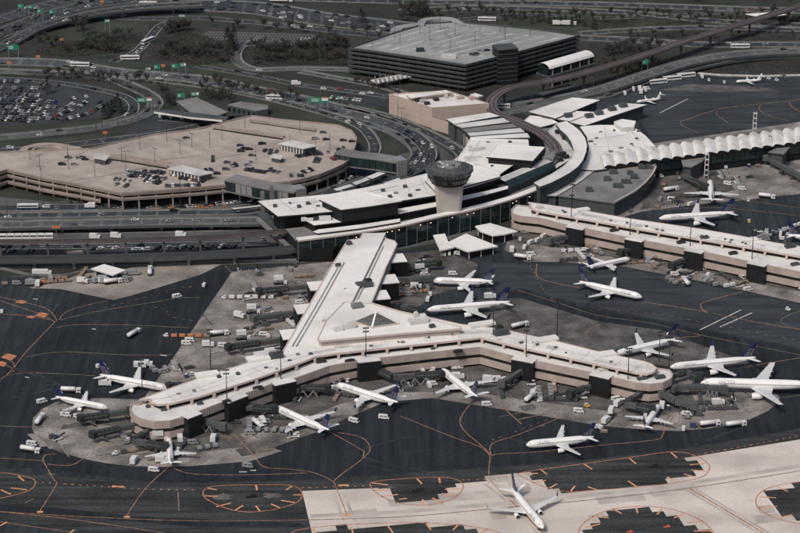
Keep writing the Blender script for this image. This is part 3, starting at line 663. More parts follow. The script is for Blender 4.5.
near1 = [(131, 404), (129.5, 408), (132, 413.5), (140, 418.5), (154, 421.5), (170, 420.5), (186, 416), (235, 397), (274, 383), (294, 378.5), (329, 366), (360, 360), (400, 355.5), (430, 352), (480, 347), (522, 358.3), (544, 362.5), (590, 372), (612, 377), (636, 382.5), (650, 384), (663, 382.5), (671, 378.5), (673.5, 374), (670, 369.5)]
far1 = [(645, 361), (600, 351.5), (560, 341.5), (510, 330.5), (500, 328.2), (462, 324), (400, 310.5), (372, 302.5), (387, 266), (391, 258), (397.5, 244), (395, 240.5), (386, 238), (386, 233), (362, 233), (360, 238), (347, 240), (332, 264), (330, 267), (282, 351.5), (200, 377), (150, 395), (139, 399)]
up1 = [(150, 399), (151, 402), (158, 404.5), (171, 403.5), (200, 396.5), (247, 381.5), (265, 375.5), (300, 363), (316, 356.5), (337, 353.3), (362, 350.5), (400, 346.3), (437, 342.5), (481, 337.5), (525, 348.5), (570, 358.3), (600, 364.8), (615, 368.2), (637, 373), (647, 374), (655, 371.5), (657, 367.5), (652, 363.5)]
pier1, nd1, nu1, fr1 = pier("Y shaped concourse with white roof and pink ribbed wall bands", near1, far1, up1,
    [(236, 398, 13), (283, 381, 12), (368, 359, 12), (524, 359, 12), (601, 375, 11), (191, 414, 9)], [])
near2 = [(516, 204.5), (511, 209), (512.5, 213.5), (520, 215.8), (540, 218), (566, 224.5), (600, 231.5), (626, 237), (700, 251), (760, 263.5), (830, 278)]
far2 = [(830, 252), (800, 246), (776, 242.5), (740, 235.5), (700, 228.5), (628, 218), (572, 208), (540, 203.5), (528, 201.8)]
up2 = [(530, 204), (531, 208), (536, 210.5), (548, 213), (600, 222), (626, 226.8), (680, 236), (746, 247), (800, 256.5), (830, 262)]
pier2, nd2, nu2, fr2 = pier("long straight concourse with white roof crossing the right side", near2, far2, up2,
    [(576, 227, 11), (635, 239, 11), (695, 250, 11), (758, 263, 11)], [])

# small gate vestibules along the stem
for x, y in ((318, 285.5), (305, 308.5), (291, 334), (396, 258), (388, 279), (379, 295)):
    g = Vector(G2(x, y, 11)); v = thing("gate_vestibule", "", ""); v.parent = pier1
    for kk in ("label", "category"):
        if kk in v: del v[kk]
    m_ = MB(); m_.box((g.x, g.y, 5.3), (10, 12, 10.6), R(12)); m_.build("wall", M['wall_black'], v)
    m_ = MB(); m_.box((g.x, g.y, 10.85), (10.6, 12.6, .5), R(12)); m_.build("roof", M['roof_white'], v)
# upper hub with the pyramid skylight
hub = thing("hub_roof", "", "hub"); hub.parent = pier1
for k in ("label", "category"):
    if k in hub: del hub[k]
hubp = pts([(344, 301.5), (372, 303.5), (400, 311.5), (461, 326.5), (462, 328.5), (400, 333.5), (321, 341), (317, 339), (326, 320)], 17.0)
b = MB(); b.prism(inset(hubp, .9), 13.4, 16.2, 0); b.build("wall", M['wall_pink'], hub)
b = MB(); b.prism(hubp, 16.1, 16.75, 0, 1, bottom=True); b.ring(hubp, .6, 16.75, 17.0, 0); b.build("roof", [M['fascia'], M['roof_white']], hub)
sp = pts([(364, 233.5), (386, 232.5), (352.5, 301), (327, 319), (322, 319.5), (345, 266)], 15.1)
b = MB(); b.prism(sp, 13.4, 15.1, 0, 1); b.build("spine_roof", [M['fascia'], M['roof_white']], pier1)
for pl in ([(344, 262), (320, 305), (296, 346)], [(340.5, 262), (316, 305), (292, 346)], [(383, 246), (368, 278), (357, 299)]):
    b = MB(); wallrun(b, [G(x, y, 14.1) for x, y in pl], .4, -.6, .8); b.build("roof_duct", M['roof_pale'], pier1)
# pyramid skylight
bs = [Vector((*G2(353.5, 321.5, 17.1), 17.1)), Vector((*G2(372, 327.5, 17.1), 17.1)), Vector((*G2(399, 323.5, 17.1), 17.1)), Vector((*G2(380, 317.5, 17.1), 17.1))]
ctr = sum(bs, Vector()) / 4; apex = Vector((ctr.x, ctr.y, zrow(312.0, ctr.y)))
sky_ = thing("skylight", "", ""); sky_.parent = pier1
for k in ("label", "category"):
    if k in sky_: del sky_[k]
for i in range(4):
    a, c = bs[i], bs[(i + 1) % 4]
    for k in range(6):
        t0, t1 = k / 6 + .012, (k + 1) / 6 - .012
        for j in range(3):
            s0, s1 = j / 3, (j + 1) / 3 - .03
            f = lambda t, s: (a + (c - a) * t) * (1 - s) + apex * s
            q = [f(t0, s0), f(t1, s0), f(t1, s1), f(t0, s1)]
            nn = (q[1] - q[0]).cross(q[3] - q[0]).normalized() * .12
            m_ = MB(); m_.add([p for p in q] + [p + (nn if nn.z > 0 else -nn) for p in q], [(0, 1, 2, 3), (4, 5, 6, 7), (0, 1, 5, 4), (1, 2, 6, 5), (2, 3, 7, 6), (3, 0, 4, 7)])
            m_.build("pane", M['skylight'], sky_)
    b = MB(); b.bar(a + Vector((0, 0, .2)), apex + Vector((0, 0, .2)), .9, .5); b.build("ridge_bar", M['roof_white'], sky_)
    b = MB(); b.bar(a, c, .8, .8); b.build("base_kerb", M['fascia'], sky_)

# ------------------------------------------------------------------ curved headhouse
HH = thing("terminal_headhouse", "curved terminal headhouse with broad white roofs and a lit glass wall", "terminal")
def slab(name, px, z, t, side='wall_dark', top='roof_white', zb=None, parent=HH, rim=True, wi=1.2):
    P = pts(px, z); b = MB(); b.prism(P, z - t, z - .3 if rim else z, 0, 1, bottom=True)
    if rim: b.ring(P, .6, z - .3, z, 1)
    o = b.build(name, [M[side], M[top]], parent)
    if zb is not None:
        b = MB(); b.prism(inset(P, wi), zb, z - t + .02, 0); b.build("wall", M[side], parent)
    return o
# glass wall towards the apron: pane by pane
gl = smooth([G(x, y, 14.0) for x, y in ((298, 240), (330, 236), (362, 231.5), (400, 225.5), (437, 216.5), (475, 208.5), (512, 198.5), (540, 188), (560, 178.5), (575, 168.5), (583, 158), (586, 148), (584, 139), (577, 130), (565, 122))], 10)
rs = resample(gl, 7.6)
back = offset(gl, 13.0) if True else None
P = [(p.x, p.y) for p in gl]; Bk = [(p.x, p.y) for p in back]
cen = sum((Vector(p) for p in Bk), Vector((0, 0))) / len(Bk); 
def strip_solid(L1, L2, z0, z1, mats, name, parent, top=1):
    b = MB(); n = len(L1)
    vs = [(p[0], p[1], z0) for p in L1] + [(p[0], p[1], z0) for p in L2] + [(p[0], p[1], z1) for p in L1] + [(p[0], p[1], z1) for p in L2]
    fs = []; ms = []
    for i in range(n - 1):
        fs += [(i, i + 1, 2 * n + i + 1, 2 * n + i), (n + i + 1, n + i, 3 * n + i, 3 * n + i + 1), (2 * n + i, 2 * n + i + 1, 3 * n + i + 1, 3 * n + i), (i + 1, i, n + i, n + i + 1)]; ms += [0, 0, top, 0]
    fs += [(0, n, 3 * n, 2 * n), (n - 1, 2 * n - 1, 4 * n - 1, 3 * n - 1)]; ms += [0, 0]
    b.add(vs, fs, ms); return b.build(name, mats, parent)
sgn = 1 if (Vector(offset(gl, 5)[5]) - Vector(gl[5])).y > 0 else -1
inn = offset(gl, sgn * 1.0); bk = offset(gl, sgn * 26.0); rim_i = offset(gl, sgn * 4.2); rim_o = offset(gl, -sgn * .6)
strip_solid(inn, bk, 0, 11.5, [M['wall_dark'], M['roof_grey']], "concourse_hall", HH)
strip_solid(rim_o, rim_i, 13.0, 14.0, [M['fascia'], M['roof_white']], "rim_roof", HH)
strip_solid(offset(gl, sgn * 1.1), offset(gl, sgn * 3.6), 11.4, 13.1, [M['glass'], M['glass']], "clerestory", HH)
for i in range(len(rs) - 1):
    (p, d), (q, d2) = rs[i], rs[i + 1]
    nrm = Vector((-d.y, d.x, 0)) * sgn; a = Vector((p.x, p.y, 0)); c = Vector((q.x, q.y, 0)); e = (c - a).normalized() * .25
    for z0, z1, w in ((1.2, 4.6, .1), (4.8, 8.8, .1), (9.0, 12.9, .1)):
        m_ = MB(); m_.bar(a + e + Vector((0, 0, (z0 + z1) / 2)), c - e + Vector((0, 0, (z0 + z1) / 2)), .12, z1 - z0); m_.build("pane", M['glass' if (i + int(z0)) % 3 else 'glass_teal'], HH)
    m_ = MB(); m_.box((a.x, a.y, 6.5), (.5, .9, 13.0), math.atan2(d.y, d.x)); m_.build("mullion", M['mullion'], HH)
    if rnd.random() < .8:
        for kx in (.3, .7):
            if rnd.random() < .45:
                pp = a + (c - a) * kx - nrm * .35
                m_ = MB(); m_.box((pp.x, pp.y, 11.2 + rnd.uniform(-.3, .3)), (.55, .3, .4), math.atan2(d.y, d.x)); m_.build("hall_lamp", M['lamp_warm'], HH)
# white roofs, from the apron side back
slab("front_roof", [(301, 217.5), (314, 225), (360, 219.5), (400, 213.3), (438, 206), (460, 200.5), (486, 194.5), (508, 188.5), (508, 185.5), (486, 191), (460, 196.3), (436, 202), (400, 208.5), (372, 212.5), (340, 212)], 17.0, 1.2, zb=4)
slab("canopy_edge", [(313, 231.5), (318, 233), (360, 228), (400, 221.5), (400, 218.5), (360, 224.5), (318, 229.5)], 15.5, 1.0, zb=0)
slab("main_roof", [(258, 201), (278, 216), (305, 213.8), (334, 211), (380, 203.5), (410, 199), (436, 195), (462, 189), (500, 178), (500, 174), (516, 163), (529, 146), (528, 139.5), (470, 138.5), (466, 146), (458, 157), (446, 165), (428, 173), (400, 180), (365, 187.5), (330, 194)], 21.0, 1.3, zb=6, wi=6.5)
slab("raised_roof", [(319, 199), (341, 209.5), (370, 206), (402, 201), (366, 191.5)], 25.5, 1.2, zb=17)
slab("raised_roof", [(486, 156.5), (497, 144), (545, 147), (533, 160.5)], 25.5, 1.2, zb=17)
slab("raised_roof", [(425, 180), (447, 172), (500, 176.5), (462, 186.5), (436, 192)], 22.4, 1.0, zb=17)
slab("terrace_roof", [(498, 180), (515, 166), (533, 163), (553, 150), (556, 152), (552, 164), (530, 176), (510, 186)], 15.0, 1.0, top='roof_grey', zb=4)
for x, y in ((308, 204), (299, 207), (383, 191), (405, 187), (390, 197), (410, 196), (430, 179), (275, 206.5)):
    g = G2(x, y, 21); b = MB(); b.box((g[0], g[1], 21.5), (2.2, 1.8, 1.6), .3); b.build("roof_vent", M['wall_grey'], HH)
for x, y in ((307, 219.5), (312, 218.8), (325, 219)):
    g = G2(x, y, 17.2); b = MB(); b.box((g[0], g[1], 17.8), (7, 4, 1.8), .1); b.build("roof_unit", M['roof_pale'] if x != 312 else M['dark_metal'], HH)
for a, c, w in (((310, 203), (398, 186), .3), ((340, 190), (372, 209), .3), ((465, 160), (500, 172), .3)):
    b = MB(); b.bar(Vector((*G2(*a, 21), 21.0)), Vector((*G2(*c, 21), 21.0)), w, .3); b.build("roof_seam", M['roof_pale'], HH)
# columns and stairs at the open left end
for x, y in ((263, 222), (287, 229), (272, 215), (308, 232)):
    g = G2(x, y, 0); b = MB(); b.box((g[0], g[1], 9.8), (2.2, 2.2, 19.6), .2); b.build("column", M['barrier'], HH)
b = MB(); b.prism(pts([(297, 246), (330, 243), (345, 250), (333, 262), (303, 262)], 0), 0, 7.5, 0); b.build("lower_block", M['wall_black'], HH)
b = MB(); b.bar(G(262, 214, 8), G(300, 247, 4), 6, 1.2); b.build("ramp", M['wall_grey'], HH)
b = MB(); b.bar(G(258, 219, 8), G(292, 250, 4), 3, 1.2); b.build("ramp", M['barrier'], HH)
slab("curb_canopy", [(230, 208), (248, 206.5), (262, 204.5), (266, 205.5), (234, 209.5)], 8.5, .7, top='roof_pale', rim=False)
# curb canopies behind the roofs
for q in ([(333, 189), (350, 184), (354, 186), (337, 191)], [(352, 183), (366, 177.5), (370, 179.5), (356, 185)], [(366, 177), (378, 172), (386, 173), (372, 179)], [(384, 183), (398, 178), (402, 180), (388, 185)]):
    slab("curb_canopy", q, 11.0, .6, top='roof_pale', rim=False)
# arc-shaped white roof at the right end, its lower terrace
arc_o = [(540, 186.5), (560, 178), (578, 166.5), (585, 156), (587, 145), (581, 132), (566, 121)]
arc_i = [(556, 123), (560, 129), (570, 139), (574, 150), (570, 160), (552, 173), (534, 182)]
slab("arc_roof", [(540, 186.5), (551, 182.5), (560, 178), (570, 172.5), (578, 166.5), (583, 160), (586, 152), (587, 145), (585, 138), (581, 132), (574, 126), (566, 121), (556, 123.5), (560, 129), (566, 134), (571, 141), (574, 150), (571, 158), (564, 165.5), (552, 173.5), (534, 182.5)], 18.5, 2.0, side='wall_grey', zb=2)
slab("terrace_roof", [(548, 131), (556, 124), (567, 134), (573, 143), (574, 151), (569, 160), (555, 169), (551, 166), (557, 156), (557, 145)], 13.0, 1.0, top='roof_pale', zb=2)
for x, y in ((560, 157), (563, 155), (566, 158), (560, 161), (565, 139), (558, 133)):
    g = G2(x, y, 13); b = MB(); b.box((g[0], g[1], 14), (3.5, 2.5, 2.2), .5); b.build("roof_unit", M['dark_metal'], HH)
# people-mover station: long glazed barrel roof
st = thing("people_mover_station", "glazed barrel vault station between the white terminal roofs", "station")
A0, A1 = G(509, 188, 16), G(556, 168, 16); ax = (A1 - A0); Ls = ax.length; ax.normalize(); sx = Vector((-ax.y, ax.x, 0)); sx = sx if sx.y > 0 else -sx
for s0 in range(12):
    for k in range(6):
        t0, t1 = math.pi * k / 6, math.pi * (k + 1) / 6 - .03; u0, u1 = Ls * s0 / 12 + .15, Ls * (s0 + 1) / 12
        W, Hh = 7.0, 4.0
        q = [A0 + ax * u + sx * (W - W * math.cos(t)) + Vector((0, 0, Hh * math.sin(t))) for u, t in ((u0, t0), (u1, t0), (u1, t1), (u0, t1))]
        m_ = MB(); m_.face(q); m_.face([p + Vector((0, 0, -.15)) for p in q])
        m_.build("roof_pane", M['roof_pale' if k in (2, 3) else ('glass_teal')], st)
P4 = [A0 + sx * 14, A0, A1, A1 + sx * 14]
b = MB(); b.prism([(p.x, p.y) for p in P4], 3, 16.0, 0); b.build("wall", M['wall_grey'], st)
b = MB()
for k in range(14):
    p = A0 + ax * (Ls * (k + .5) / 14) - sx * .1; b2 = MB(); b2.box((p.x, p.y, 14.2), (2.4, .3, 2.0), math.atan2(ax.y, ax.x)); b2.build("window", M['glass'], st)

# ------------------------------------------------------------------ control tower
g = Vector(G2(449, 213.5, 14)); TW = Vector((g.x, g.y + 7.5))
tw = thing("control_tower", "control tower with flared dark glass cab on a pale concrete shaft", "tower", (TW.x, TW.y, 0))
zt = lambda row: zrow(row, TW.y)
mpp = 1 / (FPX / (G(449, 190, 30).y / CP * 1.0 + 0)) 
Zd = (TW.y * CP + (CAM_H - 25) * SP); pxm = FPX / Zd
z_b, z_c, z_d, z_top = zt(181.5), zt(176), zt(168.5), zt(162.5)
w = 24 / pxm / 2; wt = 27 / pxm / 2
b = MB(); b.loft([[(sx_ * (w + (wt - w) * max(0, z - 12) / 12), sy_ * .62 * (w + (wt - w) * max(0, z - 12) / 12), z) for sx_, sy_ in ((-1, -.8), (-.8, -1), (.8, -1), (1, -.8), (1, .8), (.8, 1), (-.8, 1), (-1, .8))] for z in (0, 12, z_b + .5)])
b.build("shaft", M['concrete'], tw)
r1, r2, r3 = 17.5 / pxm, 23.8 / pxm, 21.5 / pxm
n = 12
def oct_(r, z, n=12): return [(r * math.cos(2 * math.pi * (i + .5) / n), r * .92 * math.sin(2 * math.pi * (i + .5) / n), z) for i in range(n)]
b = MB(); b.loft([oct_(r1, z_b - .6), oct_(r1 + .5, z_b)]); b.build("cab_floor", M['dark_metal'], tw)
b = MB(); b.loft([oct_(r1 + .2, z_b), oct_(r2 - .8, z_d - 3.4)]); b.build("lower_wall", M['gate_dark'], tw)
ra, rb = oct_(r2 - 1.4, z_d - 6.6), oct_(r2 - .2, z_d - .9)
lo = [Vector(p) for p in oct_(r1 + .9, z_b + 1.2)]; hi = [Vector(p) for p in oct_(r2 - .3, z_d - .6)]
for i in range(n):
    j = (i + 1) % n
    for k in range(3):
        t0, t1 = k / 3 + .03, (k + 1) / 3 - .03
        for u0, u1 in ((.02, .42), (.46, .98)):
            f = lambda t, u: (lo[i] + (lo[j] - lo[i]) * t) * (1 - u) + (hi[i] + (hi[j] - hi[i]) * t) * u
            c_ = Vector((0, 0, 0)); q = [f(t0, u0), f(t1, u0), f(t1, u1), f(t0, u1)]; off = [Vector((p.x, p.y, 0)).normalized() * .35 for p in q]
            m_ = MB(); q2 = [p + o for p, o in zip(q, off)]; m_.add(q + q2, [(4, 5, 6, 7), (0, 1, 5, 4), (1, 2, 6, 5), (2, 3, 7, 6), (3, 0, 4, 7)])
            m_.build("pane", M['glass'], tw)
b = MB(); b.loft([oct_(r2 + .6, z_d - .7), oct_(r2 + .6, z_d + .5)]); b.build("cab_eave", M['wall_grey'], tw)
b = MB(); b.loft([oct_(r2 - 2.2, z_d + .5), oct_(r2 - 4.5, z_d + 2.0)]); b.build("cab_roof", M['wall_grey'], tw)
b = MB(); b.loft([oct_(r2 * .52, z_d + 1.9), oct_(r2 * .5, z_d + 2.9)]); b.build("roof_platform", M['roof_grey'], tw)
for i in range(9):
    a = rnd.uniform(0, 6.28); r = rnd.uniform(2, r2 * .5); b = MB(); b.box((r * math.cos(a), r * math.sin(a), z_d + 3.0), (rnd.uniform(1, 2.2), rnd.uniform(.8, 1.6), rnd.uniform(.6, 1.4)), a); b.build("roof_unit", M[rnd.choice(['roof_grey', 'roof_pale', 'wall_grey', 'dark_metal'])], tw)
for x, y, h in ((-r2 * .75, 0, 7), (r2 * .35, 2, 6), (0, -2, 5), (r2 * .6, 1, 4)):
    b = MB(); b.tube((x, y, z_d), (x, y, z_d + h), .16, .1, 5); b.build("antenna", M['dark_metal'], tw)
b = MB()
for i in range(24):
    p = [(r2 - .3) * math.cos(2 * math.pi * i / 24), (r2 - .3) * .92 * math.sin(2 * math.pi * i / 24)]; b.box((p[0], p[1], z_d + 1.1), (.15, .15, 1.2))
o = b.build("railing_posts", M['dark_metal'], tw); o["kind"] = "stuff"

# ------------------------------------------------------------------ right-hand terminal: round roof, dark annexe, scalloped concourse
rt = thing("rotunda_building", "white fan shaped roof building behind the curved terminal end", "building")
slab("fan_roof", [(580, 126.5), (597, 125), (614, 125), (636, 128.5), (646, 136), (655, 146), (654, 152), (630, 160), (606, 168.5), (594, 170), (580, 168.5), (586, 160), (589, 148), (587, 137)], 11.6, 1.0, side='wall_grey', zb=0, parent=rt)
for a, c in (((583, 147), (640, 146)), ((604, 126), (612, 166)), ((628, 128), (648, 148)), ((588, 140), (630, 134))):
    b = MB(); b.bar(Vector((*G2(*a, 11.6), 11.4)), Vector((*G2(*c, 11.6), 11.4)), .5, .4); b.build("roof_seam", M['roof_pale'], rt)
slab("annexe_roof", [(614, 121.5), (622, 119), (636, 121), (634, 126.5), (622, 127.5)], 14.5, 3.0, side='roof_pale', zb=14, parent=rt)
slab("link_roof", [(546, 195), (566, 181), (585, 161), (592, 168), (606, 169), (594, 171), (578, 183), (557, 195.5)], 10.5, 1.0, side='wall_grey', top='roof_pale', zb=0, parent=rt)
an = thing("dark_annexe", "dark flat roofed annexe with rounded glass end beside the long concourse", "building")
slab("roof", [(557, 195.5), (578, 182.5), (594, 170.5), (606, 168.8), (656, 163), (656, 168), (653, 174.5), (647, 182), (636, 191.5), (615, 203)], 10.0, 1.0, side='wall_grey', top='roof_grey', parent=an)
P_ = inset(pts([(557, 195.5), (578, 182.5), (594, 170.5), (606, 168.8), (656, 163), (656, 168), (653, 174.5), (647, 182), (636, 191.5), (615, 203)], 10), .6)
b = MB(); b.prism(P_, 0, 9.1, 0); b.build("wall", M['wall_grey'], an)
side = smooth([G(x, y, 9.0) for x, y in ((615.5, 203), (636, 191.5), (647, 182), (653, 174.5), (656, 168))], 6)
for (p, d), (q, d2) in zip(resample(side, 5.0), resample(side, 5.0)[1:]):
    for z0, z1 in ((1.4, 3.6), (4.2, 8.0)):
        m_ = MB(); m_.bar(Vector((p.x, p.y, (z0 + z1) / 2)), Vector((q.x, q.y, (z0 + z1) / 2)) - d * .3, .5, z1 - z0); m_.build("pane", M['glass_teal' if z0 < 2 else 'glass'], an)
b = MB(); wallrun(b, [Vector((p.x, p.y, 10.0)) for p in side], .9, 0, .4); b.build("roof_edge", M['fascia'], an)
for x, y in ((607, 180), (589, 191), (613, 173), (630, 174), (634, 178), (626, 183), (618, 187), (648, 168), (642, 168)):
    g = G2(x, y, 10); b = MB(); b.box((g[0], g[1], 11.1), (rnd.uniform(3, 7), rnd.uniform(2, 3.5), 2.2), -.1); b.box((g[0], g[1], 12.3), (1.5, 1.5, .4), -.1); b.build("roof_unit", M['wall_grey'], an)

sc = thing("scalloped_concourse", "concourse roofed with a row of white scalloped vaults", "concourse")
fe = smooth([G(x, y, 12.0) for x, y in ((604, 168), (640, 163), (680, 158), (720, 153), (755, 149), (800, 143.5), (850, 138))], 8)
be = smooth([G(x, y, 14.5) for x, y in ((600, 156.5), (625, 153), (650, 149), (700, 142), (750, 135.5), (800, 129.5), (850, 124))], 8)
def at_len(L, t):
    tot = sum((c - a).length for a, c in zip(L, L[1:])); s = t * tot
    for a, c in zip(L, L[1:]):
        d = (c - a).length
        if s <= d: return a + (c - a) * (s / d)
        s -= d
    return L[-1].copy()
NV = 22
for i in range(NV):
    f0, f1, b0, b1 = at_len(fe, i / NV), at_len(fe, (i + 1) / NV), at_len(be, i / NV), at_len(be, (i + 1) / NV)
    rows = []
    for k in range(7):
        t = k / 6; hz = 2.1 * math.sin(math.pi * (t ** .62)) ; row = []
        for j in range(5):
            s = j / 4; p = (f0 * (1 - t) + f1 * t) * (1 - s) + (b0 * (1 - t) + b1 * t) * s
            row.append((p.x, p.y, p.z + hz * (.75 + .25 * s) + .9 * math.sin(math.pi * s)))
        rows.append(row)
    b = MB(); 
    for k in range(6):
        for j in range(4): b.face([rows[k][j], rows[k + 1][j], rows[k + 1][j + 1], rows[k][j + 1]])
    o = b.build("roof_vault", M['vault_white'], sc)
    b = MB(); b.face([rows[k][0] for k in range(7)] + [(f1.x, f1.y, f1.z - .8), (f0.x, f0.y, f0.z - .8)]); b.build("vault_end", M['wall_dark'], sc)
    b = MB(); wallrun(b, [Vector(q) for q in rows[0]], .5, -.1, .35); b.build("valley_gutter", M['seam'], sc)
    b = MB(); b.face([rows[k][4] for k in range(7)] + [(b1.x, b1.y, b1.z - .8), (b0.x, b0.y, b0.z - .8)]); b.build("vault_end", M['wall_dark'], sc)
    a = Vector((f0.x, f0.y, 0)); c = Vector((f1.x, f1.y, 0)); e = (c - a).normalized()
    for kx in range(2):
        q0 = a + (c - a) * (kx / 2) + e * .3 + Vector((0, 1, 0)); q1 = a + (c - a) * ((kx + 1) / 2) - e * .1 + Vector((0, 1, 0))
        for z0, z1 in ((5.0, 8.0), (8.2, 11.4)):
            m_ = MB(); m_.bar(q0 + Vector((0, 0, (z0 + z1) / 2)), q1 + Vector((0, 0, (z0 + z1) / 2)), .2, z1 - z0); m_.build("pane", M['glass'], sc)
b = MB(); b.prism([(p.x, p.y + 1.6) for p in fe] + [(p.x, p.y - .6) for p in reversed(be)], 0, 11.2, 0); b.build("wall", M['wall_dark'], sc)
# stair block that stands out in front of the scalloped concourse
for q, z in (([(681, 159), (690, 155.5), (706, 155), (703, 161), (692, 167), (683, 166)], 10.5), ([(768, 152), (776, 148), (790, 147), (784, 154)], 11)):
    slab("stair_block", q, z, .8, side='wall_grey', top='roof_grey', zb=0, parent=sc)
# low hangar sheds behind
def shed(label, px, z, units=(), top='roof_white', side='wall_grey', zb=0):
    t = thing("flat_roof_building", label, "building"); slab("roof", px, z, 1.0, side=side, top=top, zb=zb, parent=t)
    for x, y in units:
        g = G2(x, y, z); b = MB(); b.box((g[0], g[1], z + 1.0), (5, 4, 2.4), .4); b.build("roof_unit", M['wall_grey'], t)
    return t
shed("flat white roof building in the bend of the guideway", [(529, 111.5), (550, 104.5), (572, 97.5), (600, 100), (578, 109), (556, 118)], 10)
shed("small low white roof next to the arc shaped roof", [(523, 121.5), (530, 115.5), (548, 117), (558, 122.5), (541, 127)], 8)
shed("long narrow white roof with four rooftop units", [(570, 122), (595, 112.5), (622, 103), (647, 104.5), (618, 114), (585, 125.5)], 10, ((589, 117), (599, 114), (612, 110), (623, 106.5)))
shed("white wedge roof between two sheds behind the arc roof", [(556, 118.5), (575, 111), (595, 112), (570, 121)], 9, ((568, 116.5),))
# grey louvred plant roofs beside the beige building
pr = thing("plant_building", "low plant building with grey and white striped roof strips", "building")
for k, (a, c, d, e, m_) in enumerate([((446, 119), (489, 112.5), (500, 116), (454, 124), 'roof_white'), ((454, 124.5), (503, 118), (510, 122), (462, 128), 'roof_pale'), ((462, 129), (512, 123.5), (517, 127), (467, 132.5), 'roof_grey'), ((467, 133), (520, 128), (525, 132), (470, 136), 'roof_pale'), ((470, 137), (527, 133), (530, 137.5), (471, 139), 'roof_white')]):
    slab("roof_strip", [a, c, d, e], 13.0 - .3 * k, 1.0, side='wall_grey', top=m_, zb=0, parent=pr, rim=False)
# beige box building
bb = thing("beige_building", "tall windowless beige building with white roof by the access road", "building")
bp = [(389, 94), (432, 108), (489, 103.5), (447, 90.5)]
P_ = pts(bp, 14.5); b = MB(); b.prism(P_, 0, 14.0, 0, 1); b.ring(P_, .6, 14.0, 14.7, 0); b.build("wall", [M['wall_beige'], M['roof_white']], bb)
slab("penthouse", [(406, 95), (411, 98), (450, 92.5), (446, 90)], 17.0, 1.0, side='wall_beige', zb=14, parent=bb)
slab("penthouse", [(470, 94.5), (478, 97), (483, 95.5), (475, 93)], 17.0, 1.0, side='wall_beige', zb=14, parent=bb)
for x, y in ((413, 99), (418, 101), (423, 102), (427, 104), (451, 95.5), (446, 97), (472, 99), (476, 98.5), (436, 100), (460, 98)):
    g = G2(x, y, 14.5); b = MB(); b.box((g[0], g[1], 15.2), (rnd.uniform(2, 5), rnd.uniform(2, 4), rnd.uniform(1.2, 2.6)), .4); b.build("roof_unit", M[rnd.choice(['dark_metal', 'roof_pale', 'wall_beige'])], bb)
for zz in (4.6, 9.2):
    a, c = Vector((*P_[0], zz)), Vector((*P_[1], zz)); b = MB(); b.bar(a - Vector((0, .1, 0)), c - Vector((0, .1, 0)), .15, .12); b.build("wall_joint", M['wall_beige'], bb)
# curved beige screen wall below it
sw = smooth([G(x, y, 8) for x, y in ((432, 118), (446, 122), (458, 128), (466, 136), (468, 142))], 8)
b = MB(); wallrun(b, sw, 1.0, -8, 8); b.build("screen_wall", M['wall_beige'], label="curved beige screen wall beside the slip road", cat="wall")

# ------------------------------------------------------------------ glass pedestrian bridges garage - terminal
KP = [0]
def glass_bridge(label, line_, zb, zt_, w, tail):
    t = thing("footbridge", label, "footbridge"); P = [G(x, y, zt_) for x, y in line_]
    b = MB(); wallrun(b, P, w, -.9, .9); b.build("roof", M['roof_grey'], t)
    b = MB(); wallrun(b, P, w + .4, zb - zt_ - .8, .8); b.build("floor", M['barrier'], t)
    b = MB(); wallrun(b, P, w - .6, zb - zt_, zt_ - zb - .9); b.build("interior", M['wall_dark'], t)
    for s in (-1, 1):
        S = offset(P, s * w / 2)
        for (p, d), (q, d2) in zip(resample(S, 4.2), resample(S, 4.2)[1:]):
            m_ = MB(); m_.bar(Vector((p.x, p.y, (zb + zt_ - .9) / 2)) + d * .2, Vector((q.x, q.y, (zb + zt_ - .9) / 2)) - d * .2, .2, zt_ - zb - 1.3); KP[0] += 1; m_.build("pane", M['steel' if ("left end" in label and KP[0] % 6 > 2) else 'glass_teal'], t)
    for (x, y) in tail:
        g = G2(x, y, zt_); m_ = MB(); m_.box((g[0], g[1], zt_ / 2 + .5), (7, 9, zt_ + 1), .5); m_.build("stair_tower", M['steel'], t)
    return t
glass_bridge("glazed footbridge from the beige garage to the terminal's left end", [(230, 177), (250, 181.5), (272, 186), (298, 189)], 8, 15, 12, [(298, 188.5)])
glass_bridge("glazed footbridge crossing the curved access lanes behind the terminal", [(338, 150.5), (358, 154), (380, 156.5), (400, 160)], 8, 15, 11, [(399, 160)])

# ------------------------------------------------------------------ low pavilions on the apron
def pavilion(label, px, z, posts=True):
    t = thing("apron_pavilion", label, "building"); slab("roof", px, z, .8, side='roof_pale', top='roof_white', parent=t, rim=False)
    P_ = inset(pts(px, z), 2.0); b = MB(); b.prism(P_, 0, z - .79, 0); b.build("wall", M['wall_dark'], t)
    Q = [Vector((*p, 0)) for p in inset(pts(px, z), 1.6)]; Q.append(Q[0])
    for (p, d) in resample(Q, 8.0):
        m_ = MB(); m_.box((p.x, p.y, (z - .8) / 2), (.5, .5, z - .8)); m_.build("post", M['roof_pale'], t)
pavilion("low pavilion with square white roof in front of the glass wall", [(446, 243), (466, 233.5), (498, 246), (468, 251.5)], 5.5)
pavilion("narrow white lean-to roof left of the low pavilion", [(433, 235), (445, 233.5), (448, 241), (454, 247.5), (440, 250.5)], 5.0)
pavilion("small angular white roof behind the low pavilion", [(475, 226), (490, 223), (518, 231), (505, 234), (493, 235.5), (480, 231)], 6.0)
pavilion("diamond shaped white canopy beside the left service yard", [(91, 268.5), (104, 264), (126, 270), (113, 275)], 4.5)

